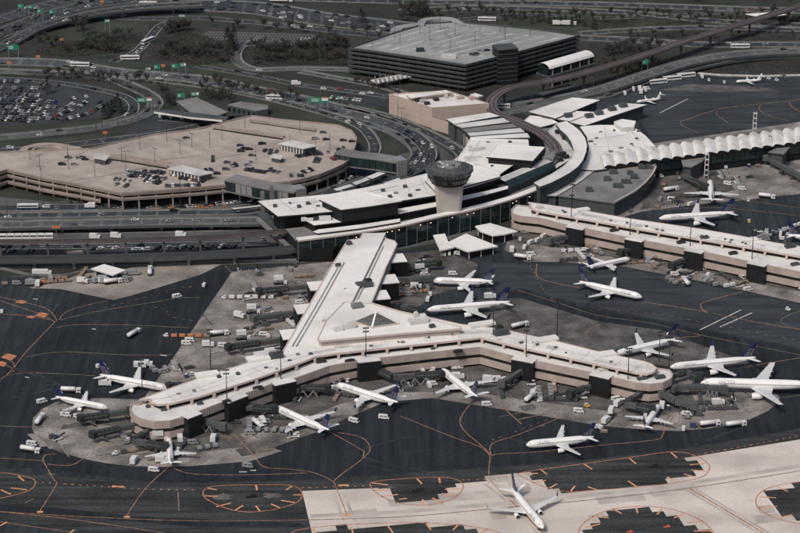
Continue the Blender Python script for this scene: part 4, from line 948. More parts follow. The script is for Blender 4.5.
# ------------------------------------------------------------------ beige parking garage
gar = thing("parking_garage", "broad beige parking garage with cars on its open roof deck", "parking garage")
g_near = [(-60, 186), (-20, 179), (7, 170), (40, 177.5), (80, 185), (122, 193.5), (160, 191), (200, 188), (239, 184), (262, 184), (290, 182), (307, 178.5), (320, 175), (332, 170), (343, 165), (350, 160), (353, 154)]
g_far = [(356, 145), (357, 138), (352, 131), (340, 126), (320, 123.5), (282, 120), (252, 116), (225, 122), (200, 129), (155, 134.5), (120, 142), (90, 149), (20, 151.5), (-60, 156)]
ZD = 11.5
outl = pts(g_near + g_far, ZD)
b = MB(); b.prism(outl, ZD - 1.1, ZD - .4, 1, 0, bottom=True); b.ring(outl, .5, ZD - 1.6, ZD + .7, 1); b.build("roof_deck", [M['garage_deck'], M['garage_wall']], gar)
for zz in (7.4, 3.7):
    ol = inset(outl, .05) if zz > 5 else pts([(-60, 187), (-20, 180), (7, 171), (40, 178.5), (80, 186), (100, 190), (100, 183), (60, 172), (20, 152), (-60, 157)], ZD); b = MB(); b.prism(ol, zz - .7, zz, 0, 0, bottom=True); b.ring(ol, .5, zz - .9, zz + 1.1, 0); b.build("floor_slab", M['garage_wall'], gar)
b = MB(); b.prism(inset(outl, 13.0), 0, ZD - 1.2, 0); b.build("shade_core", M['wall_black'], gar)  # black block painting the shade inside the open floors
ne = pts(g_near, ZD)
for p, d in resample(ne, 10.5):
    m_ = MB(); rz = math.atan2(d.y, d.x); n_ = Vector((-d.y, d.x)); m_.box((p.x + n_.x * 1.0, p.y + n_.y * 1.0, (ZD - 1) / 2), (.9, .9, ZD - 1), rz); m_.build("column", M['garage_wall'], gar)
for a, c in (((70, 180.5), (119, 173)), ((119, 173), (168, 162)), ((158, 160), (200, 155)), ((205, 160), (300, 143)), ((60, 163), (88, 150))):
    b = MB(); b.bar(Vector((*G2(*a, ZD), ZD - .38)), Vector((*G2(*c, ZD), ZD - .38)), .35, .14); b.build("expansion_joint", M['wall_grey'], gar)
# ramp walls and stair heads on the roof
b = MB(); wallrun(b, [G(x, y, ZD) for x, y in ((108, 157.5), (130, 160.5), (168, 167))], 1.2, -.4, 1.8); b.build("ramp_wall", M['garage_wall'], gar)
for q in ([(109, 158), (131, 161), (168, 167.5), (168, 169.6), (130, 163), (109, 160)], [(213, 127.8), (240, 131.8), (283, 138.2), (283, 140), (240, 133.6), (213, 129.4)], [(250, 121.4), (285, 126.4), (316, 131), (316, 132.2), (285, 127.7), (250, 122.6)]):
    b = MB(); b.sheet(pts(q, ZD - .38), ZD - .37); b.build("ramp_opening_shade", M['wall_dark'], gar)  # flat dark sheet: shade of the ramp opening painted on the deck
b = MB(); wallrun(b, [G(x, y, ZD) for x, y in ((110, 155), (132, 158), (170, 163.5))], .6, -.4, 1.5); b.build("ramp_wall", M['garage_wall'], gar)
b = MB(); wallrun(b, [G(x, y, ZD) for x, y in ((212, 127), (240, 131), (284, 137.5))], 2.2, -.4, 1.8); b.build("ramp_wall", M['garage_wall'], gar)
b = MB(); wallrun(b, [G(x, y, ZD) for x, y in ((249, 121), (285, 126), (316, 130.5))], 1.0, -.4, 1.6); b.build("ramp_wall", M['garage_wall'], gar)
def head(px, h, arches=None):
    r_ = thing("stair_head", "", ""); r_.parent = gar
    for k in ("label", "category"):
        if k in r_: del r_[k]
    slab("roof", px, ZD + h, .6, side='roof_pale', top='roof_pale', parent=r_, rim=False)
    P_ = inset(pts(px, ZD + h), .8); b = MB(); b.prism(P_, ZD - .5, ZD + h - .59, 0); b.build("wall", M['wall_grey'], r_)
    if arches:
        a, c = Vector((*P_[0], 0)), Vector((*P_[1], 0))
        for k in range(arches):
            p = a + (c - a) * ((k + .5) / arches) - Vector((0, .2, 0)); m_ = MB(); m_.box((p.x, p.y, ZD + h / 2 - .5), ((c - a).length / arches * .28, .5, h - .7), math.atan2((c - a).y, (c - a).x)); m_.build("pier_post", M['roof_white'], r_)
head([(93, 157.5), (106, 160), (110, 155.5), (97, 153)], 3.5)
head([(167, 168.5), (200, 175.5), (214, 172.5), (182, 165)], 4.2, 9)
head([(278, 143.5), (304, 148.5), (318, 145.5), (292, 140)], 4.2, 8)
head([(270, 157), (281, 159), (284, 155.5), (273, 153.5)], 3.0)
# spiral ramp at the far left edge of the roof
sp_ = smooth([G(x, y, ZD) for x, y in ((22, 151), (27, 147), (38, 144.5), (52, 144), (66, 146), (80, 148.5))], 8)
b = MB(); wallrun(b, sp_, 5.0, -3, 3.0); b.build("spiral_ramp", M['garage_wall'], gar)
sp2 = smooth([G(x, y, ZD) for x, y in ((33, 150.5), (36, 148), (46, 147), (58, 148), (64, 150))], 8)
b = MB(); wallrun(b, sp2, 1.2, -3, 3.6); b.build("ramp_kerb", M['garage_deck'], gar)

# ------------------------------------------------------------------ dark multi-storey garage
dg = thing("dark_parking_garage", "dark six storey parking garage with pale roof deck at the top", "parking garage")
ZG = 20.0
dpx = [(349, 47.5), (376, 51), (400, 54.5), (466, 64.5), (520, 51), (580, 35), (540, 29), (500, 25), (455, 21), (425, 23), (395, 32)]
ol = pts(dpx, ZG + .8)
b = MB(); b.prism(ol, ZG - .8, ZG - .3, 1, 0, bottom=True); b.ring(ol, .6, ZG - 1.0, ZG + .8, 1); b.build("roof_deck", [M['garage_grey_deck'], M['garage_dark']], dg)
for k in range(5):
    zz = 3.4 + k * 3.3; o2 = inset(ol, .06); b = MB(); b.prism(o2, zz - .6, zz, 0, bottom=True); b.ring(o2, .5, zz - .8, zz + 1.0, 0); b.build("floor_slab", M['garage_dark'], dg)
b = MB(); b.prism(inset(ol, 7), 0, ZG - 1, 0); b.build("shade_core", M['wall_black'], dg)  # black filling stands in for shade behind the floor slabs
for p, d in resample([Vector(p) for p in pts(dpx[:6], ZG)], 8.0):
    n_ = Vector((-d.y, d.x)); m_ = MB(); m_.box((p.x + n_.x * .6, p.y + n_.y * .6, ZG / 2 - .6), (.9, 1.0, ZG - 1.2), math.atan2(d.y, d.x)); m_.build("column", M['garage_dark'], dg)
g = G2(506, 66, 0); g = Vector(G2(505, 54.5, ZG)); b = MB(); b.box((g.x, g.y - 2, 13), (15, 13, 26), .3, 0); b.build("stair_tower", M['wall_dark'], dg)
b = MB(); b.box((g.x, g.y - 2, 26.2), (15.6, 13.6, .7), .3, 0); b.build("tower_roof", M['garage_dark'], dg)
for k in range(7):
    b = MB(); b.box((g.x, g.y - 2, 3 + k * 3.3), (15.3, 13.3, .5), .3, 0); b.build("tower_band", M['wall_grey'], dg)
# worn parking bays on its roof: pale paint rows
for i in range(9):
    t = i / 8; a = Vector(G2(362 + 100 * t * .97, 47.5 + 13.5 * t, ZG)); c = Vector(G2(437 + 128 * t, 26 + 10 * t, ZG))
    b = MB(); b.strip([Vector((a.x, a.y, 0)).lerp(Vector((c.x, c.y, 0)), q) for q in (.05, .35, .65, .95)], 2.2, ZG - .27); b.build("bay_stripe", M['bay_pale'], dg)
for x, y in ((420, 51), (446, 57), (451, 58)):
    g = G2(x, y, ZG); b = MB(); b.box((g[0], g[1], ZG + 1), (7 if x > 430 else 6, 3, 2.6), .1); b.build("roof_unit", M['roof_pale' if x > 430 else 'glass_teal'], dg)
rp = smooth([G(x, y, ZG + 1) for x, y in ((420, 25), (424, 20), (436, 18), (450, 18.5), (458, 22), (462, 25))], 8)
b = MB(); wallrun(b, rp, 6, -4, 4); b.build("helical_ramp", M['garage_grey_deck'], dg)
lst = smooth([G(x, y, 15) for x, y in ((395, 31), (400, 27), (415, 25), (424, 27))], 6)
b = MB(); wallrun(b, lst, 8, -15, 15); b.build("ramp_block", M['garage_grey_deck'], dg)
# second station with the white vaulted roof, beside the dark garage
s2 = thing("vaulted_station", "white vaulted station roof on posts beside the dark garage", "station")
a0, a1 = G(549, 77.5, 8), G(594, 64.5, 8); ax = (a1 - a0); L2 = ax.length; ax.normalize(); sx = Vector((-ax.y, ax.x, 0)); sx = sx if sx.y > 0 else -sx
for i in range(8):
    m_ = MB()
    for k in range(6):
        q = [a0 + ax * u + sx * (6 - 6 * math.cos(t)) + Vector((0, 0, 6 + 3.2 * math.sin(t))) for u, t in ((L2 * i / 8 + .1, math.pi * k / 6), (L2 * (i + 1) / 8, math.pi * k / 6), (L2 * (i + 1) / 8, math.pi * (k + 1) / 6), (L2 * i / 8 + .1, math.pi * (k + 1) / 6))]
        m_.face(q)
    m_.build("roof_bay", M['roof_white'], s2)
b = MB(); b.prism([((a0 + sx * 1).x, (a0 + sx * 1).y), ((a1 + sx * 1).x, (a1 + sx * 1).y), ((a1 + sx * 11).x, (a1 + sx * 11).y), ((a0 + sx * 11).x, (a0 + sx * 11).y)], 9, 13.9, 0); b.build("hall", M['glass'], s2)
b = MB(); b.bar(a0 + sx * 6 + Vector((0, 0, .2)), a1 + sx * 6 + Vector((0, 0, .2)), 14, 1.4); b.build("platform", M['wall_grey'], s2)
for i in range(5):
    for s in (1, 11):
        p = a0 + ax * (L2 * (i + .5) / 5) + sx * s; b = MB(); b.box((p.x, p.y, 7), (1.0, 1.0, 14.0)); b.build("post", M['steel'], s2)
b = MB(); b.bar(G(540, 94, 5), G(572, 85.5, 5), 7, .8); b.build("platform_canopy", M['wall_grey'], s2)
# curb canopy in front of the dark garage
cn = thing("bus_canopy", "pale ribbed bus canopy in front of the dark garage", "canopy")
b = MB(); b.bar(G(374, 82, 5), G(408, 75.5, 5), 9, .7); b.build("roof", M['roof_pale'], cn)
for i in range(7):
    p = G(375 + i * 5.2, 82.3 - i * 1.0, 0); b = MB(); b.box((p.x, p.y, 2.4), (.7, .7, 4.8)); b.build("post", M['steel'], cn)
for i in range(8):
    p = G(375.5 + i * 4.4, 81.2 - i * .84, 5.6); b = MB(); b.box((p.x, p.y, 5.8), (1.2, 9.4, .8), .1); b.build("rib", M['steel'], cn)
# toll plaza canopy, small grey shed
tl = thing("toll_plaza", "long low toll plaza canopy with white edge, behind the beige garage", "canopy")
slab("roof", [(154, 111.5), (163, 109.5), (228, 116.5), (222, 120), (190, 117)], 6, 1.4, side='roof_white', top='wall_grey', parent=tl, rim=False)
for i in range(12):
    p = G(160 + i * 5.4, 117 + i * .45, 0); b = MB(); b.box((p.x, p.y, 2.2), (1.8, 2.6, 4.4)); b.build("booth", M['wall_dark' if i % 2 else 'roof_pale'], tl)
sh = thing("grey_shed", "low dark grey shed beside the beige garage roof", "building")
P_ = pts([(227, 105), (240, 101.5), (268, 105), (268, 109), (256, 111)], 5); b = MB(); b.prism(P_, 0, 5, 0, 1); b.build("wall", [M['wall_grey'], M['roof_grey']], sh)
for i in range(6):
    a = Vector((*P_[0], 0)).lerp(Vector((*P_[4], 0)), (i + .5) / 6); b = MB(); b.box((a.x, a.y - .2, 2.4), (2.2, .4, 2.6), -.6); b.build("window", M['glass'], sh)
# far roofs at the very top
shed("low pale roof among the trees at the top right", [(745, 14), (775, 12), (790, 15), (760, 17)], 6)
# arched hangar roof at left below the toll plaza
shed("dark low roof beside the toll canopy", [(176, 101), (196, 97), (228, 112), (214, 117), (190, 112)], 6, (), 'roof_grey')
# rooftop machinery of the Y concourse and its neighbour
def roof_bits(parent, lst, z):
    for x, y, w_, d_, h_, m_ in lst:
        g = G2(x, y, z); b = MB(); b.box((g[0], g[1], z + h_ / 2 - .1), (w_, d_, h_), .35); b.box((g[0], g[1], z + h_ + .1), (w_ * .5, d_ * .5, .5), .35); b.build("roof_unit", M[m_], parent)
roof_bits(pier1, [(349, 327, 7, 4, 2.5, 'roof_pale'), (338, 330, 5, 3, 1.6, 'roof_pale'), (357, 307, 6, 3.5, 2.2, 'roof_grey'), (356, 306, 3, 6, 1.4, 'roof_pale'), (418, 322, 10, 5, 2.0, 'roof_pale'), (424, 320, 3, 7, 2.6, 'roof_pale'), (432, 327, 3, 2, 1.5, 'wall_grey'), (416, 318, 2, 2, 3.4, 'roof_pale')], 17.0)
roof_bits(pier1, [(364, 286, 9, 5, 2.2, 'wall_grey'), (368, 284, 4, 3, 3, 'dark_metal'), (501, 334, 8, 4, 2.4, 'wall_grey'), (499, 331, 4, 3, 3.2, 'dark_metal'), (276, 357, 7, 4, 2.4, 'wall_grey'), (262, 356, 8, 5, 2.0, 'roof_pale'), (270, 353, 5, 4, 2.4, 'roof_pale'), (258, 359, 12, 6, 1.2, 'roof_white'), (207, 375, 12, 5, 1.2, 'roof_white'), (437, 334, 6, 3, 1.8, 'wall_grey'), (322, 340, 4, 2, 1.4, 'wall_grey'), (345, 291, 2, 2, 1.2, 'wall_grey'), (331, 312, 3, 2, 1, 'roof_pale'), (338, 266, 3, 2, 1.4, 'wall_grey'), (349, 244, 3, 3, 1.6, 'wall_grey'), (482, 325, 14, 5, 1.4, 'roof_white'), (545, 340, 14, 5, 1.2, 'roof_white'), (606, 354.5, 10, 5, 1.2, 'roof_white'), (238, 374, 2, 2, .8, 'wall_grey'), (219, 377, 2, 2, .8, 'wall_grey')], 13.7)
roof_bits(pier1, [(348, 356, 3, 2, 2.0, 'wall_grey'), (321, 362, 5, 2.4, 1.5, 'dark_metal'), (350, 362, 5, 2.2, 1.4, 'dark_metal'), (258, 389, 5, 2.2, 1.4, 'dark_metal'), (242, 385, 2, 2, 2, 'wall_grey'), (642, 379, 5, 2.4, 1.5, 'wall_grey'), (660, 378, 5, 2.4, 1.5, 'wall_grey'), (604, 370, 6, 3, 1.2, 'roof_pale'), (433, 349, 2, 1.5, 1, 'wall_grey'), (458, 352, 5, 2, 1.2, 'dark_metal'), (164, 410, 3, 2, 1, 'wall_grey'), (148, 407, 2, 2, 1, 'wall_grey'), (200, 404, 3, 2, 1, 'wall_grey'), (227, 403, 4, 2, 1.6, 'dark_metal')], 10.5)
roof_bits(pier2, [(540, 208, 4, 3, 1.4, 'roof_pale'), (706, 238, 3, 2, 1.4, 'wall_grey'), (702, 238, 2, 2, 1.4, 'wall_grey'), (790, 247, 6, 3, 2, 'wall_grey'), (787, 244, 3, 3, 3, 'wall_grey'), (583, 210, 8, 4, 1, 'roof_white'), (750, 240, 9, 4, 1, 'roof_white')], 13.7)
roof_bits(pier2, [(535, 213, 4, 2.4, 1.5, 'wall_grey'), (614, 231, 5, 2.2, 1.4, 'dark_metal'), (681, 243, 5, 2.2, 1.4, 'dark_metal'), (733, 254, 5, 2.2, 1.4, 'dark_metal'), (795, 265, 5, 2.2, 1.4, 'wall_grey')], 10.5)

# membrane seams and gutters on the white roofs
def seams(parent, lines, z, w=.22, m_='seam'):
    for L_ in lines:
        b = MB(); wallrun(b, [G(x, y, z) for x, y in L_], w, -.26, .1); b.build("roof_seam", M[m_], parent)
seams(pier1, [[(160, 399), (205, 385), (262, 365), (300, 352)], [(170, 401), (230, 381), (290, 360), (330, 348.5), (400, 340), (480, 331.5), (560, 349.5), (640, 367)], [(470, 328), (520, 339), (600, 357)]], 13.7)
for nu_, fr_, par in ((nu1, fr1, pier1), (nu2, fr2, pier2)):
    for (p, d) in resample([Vector(q) for q in nu_], 18.0):
        n_ = Vector((-d.y, d.x)); n_ = n_ if n_.y > 0 else -n_
        a_ = Vector((p.x, p.y, 13.5)) + Vector((n_.x, n_.y, 0)) * .9; e_ = a_ + Vector((n_.x, n_.y, 0)) * 11
        b = MB(); b.bar(a_, e_, .2, .12); b.build("roof_seam", M['seam'], par)
seams(pier2, [[(545, 208.5), (600, 217.5), (680, 231), (746, 241.5), (800, 251)]], 13.7)
seams(HH, [[(280, 200), (296, 213)], [(305, 197), (318, 211)], [(345, 194), (352, 196)], [(405, 181), (412, 197)], [(420, 177), (428, 194)], [(455, 162), (470, 184)], [(475, 150), (487, 155)], [(470, 141), (528, 143)], [(268, 205), (330, 199), (400, 189), (430, 182)], [(480, 140), (470, 158), (450, 172)]], 21.0)
for x, y in ((290, 203), (318, 206), (350, 203.5), (372, 200), (396, 193), (418, 190), (470, 147), (488, 142), (510, 142), (476, 165), (492, 166), (463, 170), (455, 180), (480, 178)):
    g = G2(x, y, 21); b = MB(); b.box((g[0], g[1], 21.1), (rnd.uniform(1.2, 3), rnd.uniform(1, 2), rnd.uniform(.5, 1.4)), .3); b.build("roof_unit", M[rnd.choice(['roof_pale', 'wall_grey', 'roof_grey'])], HH)
for i in range(26):
    t = rnd.random(); p_ = at_len([Vector((q[0], q[1], 0)) for q in nu1], .06 + t * .86); b = MB(); b.box((p_.x + rnd.uniform(-3, 3), p_.y + rnd.uniform(4, 10), 13.75), (rnd.uniform(.8, 2.2), rnd.uniform(.8, 1.6), rnd.uniform(.5, 1.2)), .3); b.build("roof_vent", M[rnd.choice(['roof_pale', 'wall_grey', 'roof_grey'])], pier1)
for i in range(16):
    p_ = at_len([Vector((q[0], q[1], 0)) for q in nu2], .1 + rnd.random() * .75); b = MB(); b.box((p_.x + rnd.uniform(-3, 3), p_.y + rnd.uniform(4, 9), 13.75), (rnd.uniform(.8, 2.2), rnd.uniform(.8, 1.6), rnd.uniform(.5, 1.2)), .3); b.build("roof_vent", M[rnd.choice(['roof_pale', 'wall_grey', 'roof_grey'])], pier2)
for i in range(18):
    x, y = rnd.uniform(588, 640), rnd.uniform(130, 152); g = G2(x, y, 11.6); b = MB(); b.box((g[0], g[1], 11.6), (rnd.uniform(.8, 3), rnd.uniform(.8, 2), rnd.uniform(.5, 1.4)), .3); b.build("roof_vent", M[rnd.choice(['roof_pale', 'wall_grey', 'roof_grey'])], rt)

bm = MB()
for i in range(17):
    t = i / 16; a = Vector(G2(362 + 100 * t * .97, 47.5 + 13.5 * t, ZG)); c = Vector(G2(437 + 128 * t, 26 + 10 * t, ZG))
    for j in range(46):
        if rnd.random() < .3: continue
        p = a.lerp(c, .05 + .9 * j / 46); d = (c - a).normalized(); n_ = Vector((-d.y, d.x))
        bm.strip([Vector((p.x, p.y, 0)), Vector((p.x + n_.x * 2.6, p.y + n_.y * 2.6, 0))], .5, ZG - .26)
o = bm.build("bay_markings", M['bay_pale'], dg); o["kind"] = "stuff"

def roof_patches(parent, nu_, z, n):
    L_ = [Vector((q[0], q[1], 0)) for q in nu_]
    for i in range(n):
        t = .08 + .84 * rnd.random(); p = at_len(L_, t); q = at_len(L_, t + .002); d = (q - p).normalized(); n_ = Vector((-d.y, d.x, 0)); n_ = n_ if n_.y > 0 else -n_
        w_, h_ = rnd.uniform(4, 16), rnd.uniform(2, 5); o_ = p + n_ * rnd.uniform(2, 7); b = MB(); b.face([(v.x, v.y, z + i * .0012) for v in (o_, o_ + d * w_, o_ + d * w_ + n_ * h_, o_ + n_ * h_)]); b.build("roof_patch", M['roof_patch' if i % 3 else 'roof_pale'], parent)
roof_patches(pier1, nu1, 13.47, 22); roof_patches(pier2, nu2, 13.47, 14)
for i in range(16):
    x, y = rnd.choice([(rnd.uniform(285, 330), rnd.uniform(200, 208)), (rnd.uniform(405, 430), rnd.uniform(181, 190)), (rnd.uniform(462, 485), rnd.uniform(142, 165))]); g = G2(x, y, 21); w_, h_ = rnd.uniform(4, 12), rnd.uniform(3, 7)
    b = MB(); b.face([(g[0], g[1], 20.73 + i * .002), (g[0] + w_, g[1] + w_ * .3, 20.73 + i * .002), (g[0] + w_ - h_ * .3, g[1] + w_ * .3 + h_, 20.73 + i * .002), (g[0] - h_ * .3, g[1] + h_, 20.73 + i * .002)]); b.build("roof_patch", M['roof_patch' if i % 3 else 'roof_pale'], HH)
# ------------------------------------------------------------------ aircraft
def text_mesh(body):
    cu = bpy.data.curves.new("lettering", 'FONT'); cu.body = body; cu.size = 1.0; cu.resolution_u = 1
    o = bpy.data.objects.new("lettering", cu); COL.objects.link(o)
    dgp = bpy.context.evaluated_depsgraph_get(); me = bpy.data.meshes.new_from_object(o.evaluated_get(dgp))
    V = [tuple(v.co) for v in me.vertices]; F = [tuple(p.vertices) for p in me.polygons]
    bpy.data.objects.remove(o); bpy.data.curves.remove(cu); bpy.data.meshes.remove(me); return V, F
LET = text_mesh("UNITED")
lw = max(v[0] for v in LET[0]); lh = max(v[1] for v in LET[0])
FUS = [(0.0, .03, -.16), (.006, .22, -.15), (.018, .42, -.12), (.035, .62, -.08), (.06, .82, -.03), (.09, .95, 0), (.13, 1, 0), (.30, 1, 0), (.50, 1, 0), (.66, 1, 0), (.74, .95, .05), (.82, .80, .16), (.89, .58, .30), (.95, .34, .42), (.985, .18, .50), (1.0, .08, .54)]
def make_jet(L, span, Rr, hc, tail_h, er, winglet=2.3, sweep=27, letters=True, rear=False, chord=None, blue=True):
    """parts of one aircraft kind; +X is the nose, origin on the ground under the middle"""
    parts = []
    X = lambda t: L / 2 - t * L
    N = 20
    def ring(t, k, dz): return [(X(t), Rr * k * math.cos(2 * math.pi * i / N), hc + dz * Rr + Rr * k * 1.04 * math.sin(2 * math.pi * i / N)) for i in range(N)]
    b = MB(); b.loft([ring(*q) for q in FUS], lambda k, i: 1 if math.sin(2 * math.pi * (i + .5) / N) < -.58 else 0)
    parts.append(("fuselage", b.mesh("fuselage", [M['jet_white'], M['jet_grey']], True), [
        ("cockpit_window", None)]))
    # cockpit windows
    ck = MB()
    for s in (-1, 1):
        for t0, t1, a0, a1 in ((.030, .048, 42, 78), (.046, .066, 26, 50)):
            q = []
            for t, a in ((t0, a1), (t0, a0), (t1, a0), (t1, a1)):
                k = [(x, kk, dz) for x, kk, dz in FUS]
                for u in range(len(k) - 1):
                    if k[u][0] <= t <= k[u + 1][0]:
                        f = (t - k[u][0]) / (k[u + 1][0] - k[u][0]); kr = k[u][1] + f * (k[u + 1][1] - k[u][1]); dz = k[u][2] + f * (k[u + 1][2] - k[u][2])
                q.append((X(t), s * Rr * kr * 1.02 * math.cos(R(a)), hc + dz * Rr + Rr * kr * 1.06 * math.sin(R(a))))
            ck.face(q)
    parts[0] = ("fuselage", parts[0][1], [("cockpit_window", ck.mesh("cockpit_window", [M['v_glass']]))])
    wm = MB(); n = int(L * 1.2)
    for s in (-1, 1):
        for i in range(n):
            t = .15 + .68 * i / n; rr = Rr * 1.012 if t < .7 else Rr * .97
            x = X(t); z0 = hc + Rr * .22; y = s * math.sqrt(max(0, rr * rr - (Rr * .22) ** 2))
            wm.face([(x, y, z0), (x - .34, y, z0), (x - .34, y, z0 + .42), (x, y, z0 + .42)])
    parts[0][2].append(("cabin_windows", wm.mesh("cabin_windows", [M['v_glass']])))
    if letters:
        hh = Rr * .55; sc_ = hh / lh; sw_ = sc_ * 1.15
        for s in (-1, 1):
            lm = MB(); vs = []
            for x, y, z in LET[0]:
                a = R(20) + (y * sc_) / Rr; xx = (X(.15) - x * sw_) if s > 0 else (X(.15) - lw * sw_ + x * sw_)
                rr = Rr * 1.02; vs.append((xx, s * rr * math.cos(a), hc + rr * 1.03 * math.sin(a)))
            lm.add(vs, LET[1]); parts[0][2].append(("lettering", lm.mesh("lettering", [M['letter_blue']])))
    # wings: aerofoil-like loft from root to tip
    ch = chord or L * .17
    for s in (-1, 1):
        if rear and False: pass
        rx = X(.40); tanS = math.tan(R(sweep)); b = MB(); sec = []
        for f, c_, th, dih in ((.0, ch * 1.25, .15, 0), (.14, ch, .13, 0), (.36, ch * .62, .11, .025), (1.0, ch * .25, .09, .085)):
            y = span / 2 * f; xl = rx - y * tanS; z = hc - Rr * .55 + span / 2 * dih
            sec.append([(xl, s * y, z), (xl - c_ * .15, s * y, z + c_ * th * .5), (xl - c_ * .5, s * y, z + c_ * th * .45), (xl - c_, s * y, z), (xl - c_ * .5, s * y, z - c_ * th * .3), (xl - c_ * .12, s * y, z - c_ * th * .4)])
        b.loft(sec); kids = []
        tx = sec[-1][0][0]; tz = sec[-1][0][2]; ty = span / 2
        if winglet:
            w_ = MB(); c_ = ch * .25
            w_.loft([[(tx, s * ty, tz), (tx - c_ * .5, s * (ty + .08), tz), (tx - c_, s * ty, tz), (tx - c_ * .5, s * (ty - .08), tz)],
                     [(tx - c_ * .75, s * (ty + winglet * .3), tz + winglet), (tx - c_ * .95, s * (ty + winglet * .3 + .05), tz + winglet), (tx - c_ * 1.2, s * (ty + winglet * .3), tz + winglet), (tx - c_ * .95, s * (ty + winglet * .3 - .05), tz + winglet)]])
            kids.append(("winglet", w_.mesh("winglet", [M['jet_blue' if blue else 'jet_white']])))
        fl = MB()
        for f in (.30, .48, .66):
            y = span / 2 * f; xl = rx - y * tanS - ch * (.62 if f < .4 else .62 - .37 * (f - .36) / .64) ; z = hc - Rr * .55 + span / 2 * (.025 + .06 * max(0, f - .36) / .64)
            fl = MB(); fl.bar((xl + 1.4, s * y, z - .25), (xl - .7, s * y, z - .35), .3, .35); kids.append(("flap_fairing", fl.mesh("flap_fairing", [M['jet_wing']])))
        parts.append(("wing", b.mesh("wing", [M['jet_wing']]), kids))
        if not rear:
            y = span / 2 * .33; ex = rx - y * tanS + er * 1.9; ez = hc - Rr * .55 - er * .95
            if ez - er < .35: ez = er + .35
            b = MB(); EN = 14
            prof = [(0, .86), (.12, 1.0), (.9, 1.06), (2.2, .96), (3.3, .72), (3.31, .5), (4.0, .34), (4.5, .1)]
            b.loft([[(ex - u * er * 1.05, s * y + er * k * math.cos(2 * math.pi * i / EN), ez + er * k * math.sin(2 * math.pi * i / EN)) for i in range(EN)] for u, k in prof], lambda k, i: 1 if k > 4 else 0)
            fan = MB(); fan.tube((ex + .02, s * y, ez), (ex + .04, s * y, ez), er * .8, er * .8, 14)
            py = MB(); py.bar((ex - er * .8, s * y, ez + er), (ex - er * 4.5, s * y, hc - Rr * .5), .35, er * .9)
            parts.append(("engine", b.mesh("engine", [M['jet_white'], M['dark_metal']], True), [("fan", fan.mesh("fan", [M['tyre']])), ("pylon", py.mesh("pylon", [M['jet_wing']]))]))
        else:
            ex = X(.70); b = MB(); EN = 10
            b.loft([[(ex - u * er, s * (Rr + er * 1.1) + er * k * math.cos(2 * math.pi * i / EN), hc + Rr * .5 + er * k * math.sin(2 * math.pi * i / EN)) for i in range(EN)] for u, k in ((0, .85), (.3, 1), (2.5, .95), (4, .6))])
            parts.append(("engine", b.mesh("engine", [M['jet_white']], True), []))
    # tail
    th = tail_h - hc - Rr * .6; zb = hc + Rr * .75; fx = X(.80); fc = L * .155 if not rear else L * .2
    b = MB(); top = (fx - th * .80, zb + th)
    b.loft([[(fx, 0, zb - .4), (fx - fc * .5, .32, zb - .4), (fx - fc, 0, zb - .4), (fx - fc * .5, -.32, zb - .4)], [(top[0], 0, top[1]), (top[0] - fc * .2, .12, top[1]), (top[0] - fc * .42, 0, top[1]), (top[0] - fc * .2, -.12, top[1])]])
    kids = []
    if letters:
        gl_ = MB(); cx, cz, gr = fx - fc * .78, zb + th * .02, th * .55
        def inside(x, z):
            f = (z - zb + .4) / (th + .4); return 0 < f < 1 and x < fx - (th * .80) * f - .15 * fc and x > (fx - fc) + ((top[0] - fc * .42) - (fx - fc)) * f + .1
        for s in (-1, 1):
            arcs = []
            for k in (.35, .6, .85, 1.0): arcs.append([(cx + gr * k * math.cos(a * .12), cz + gr * k * math.sin(a * .12)) for a in range(0, 27)])
            for k in (-.6, -.2, .2, .6): arcs.append([(cx + gr * (k + .35 * (u / 12) * (1 if k > 0 else -1) * (u / 12)), cz + gr * u / 12) for u in range(13)])
            for ar in arcs:
                for p, q in zip(ar, ar[1:]):
                    if inside(*p) and inside(*q):
                        y = s * .36; dz = .16; gl_.face([(p[0], y, p[1]), (q[0], y, q[1]), (q[0] + .12, y, q[1] + dz), (p[0] + .12, y, p[1] + dz)])
        if gl_.f: kids.append(("tail_emblem", gl_.mesh("tail_emblem", [M['jet_gold']])))
    parts.append(("tail_fin", b.mesh("tail_fin", [M['jet_blue' if blue else 'jet_white']]), kids))
    hs_ = span * .20 if not rear else span * .22; hz = hc + Rr * .55 if not rear else top[1] - .2; hx = X(.86) if not rear else top[0] - .1
    for s in (-1, 1):
        b = MB(); c_ = L * .095
        b.loft([[(hx, s * .2, hz), (hx - c_ * .5, s * .2, hz + .22), (hx - c_, s * .2, hz), (hx - c_ * .5, s * .2, hz - .2)], [(hx - hs_ * .62, s * hs_, hz + hs_ * .1), (hx - hs_ * .62 - c_ * .2, s * hs_, hz + hs_ * .1 + .08), (hx - hs_ * .62 - c_ * .42, s * hs_, hz + hs_ * .1), (hx - hs_ * .62 - c_ * .2, s * hs_, hz + hs_ * .1 - .08)]])
        parts.append(("tailplane", b.mesh("tailplane", [M['jet_white']]), []))
    # undercarriage
    def gear(x, y, r):
        g_ = MB(); g_.tube((x, y, r), (x, y, hc - Rr * .4), .16, .2, 6)
        w_ = []
        for s in (-1, 1):
            q = MB(); q.tube((x, y + s * .55 - .2, r), (x, y + s * .55 + .2, r), r, r, 10); w_.append(("wheel", q.mesh("wheel", [M['tyre']])))
        return g_.mesh("landing_gear", [M['steel']]), w_
    rw = max(.4, er * .55)
    for x, y, r in ((X(.115), 0, rw * .7), (X(.53), Rr * 1.4, rw), (X(.53), -Rr * 1.4, rw)):
        m_, w_ = gear(x, y, r); parts.append(("landing_gear", m_, w_))
    return parts
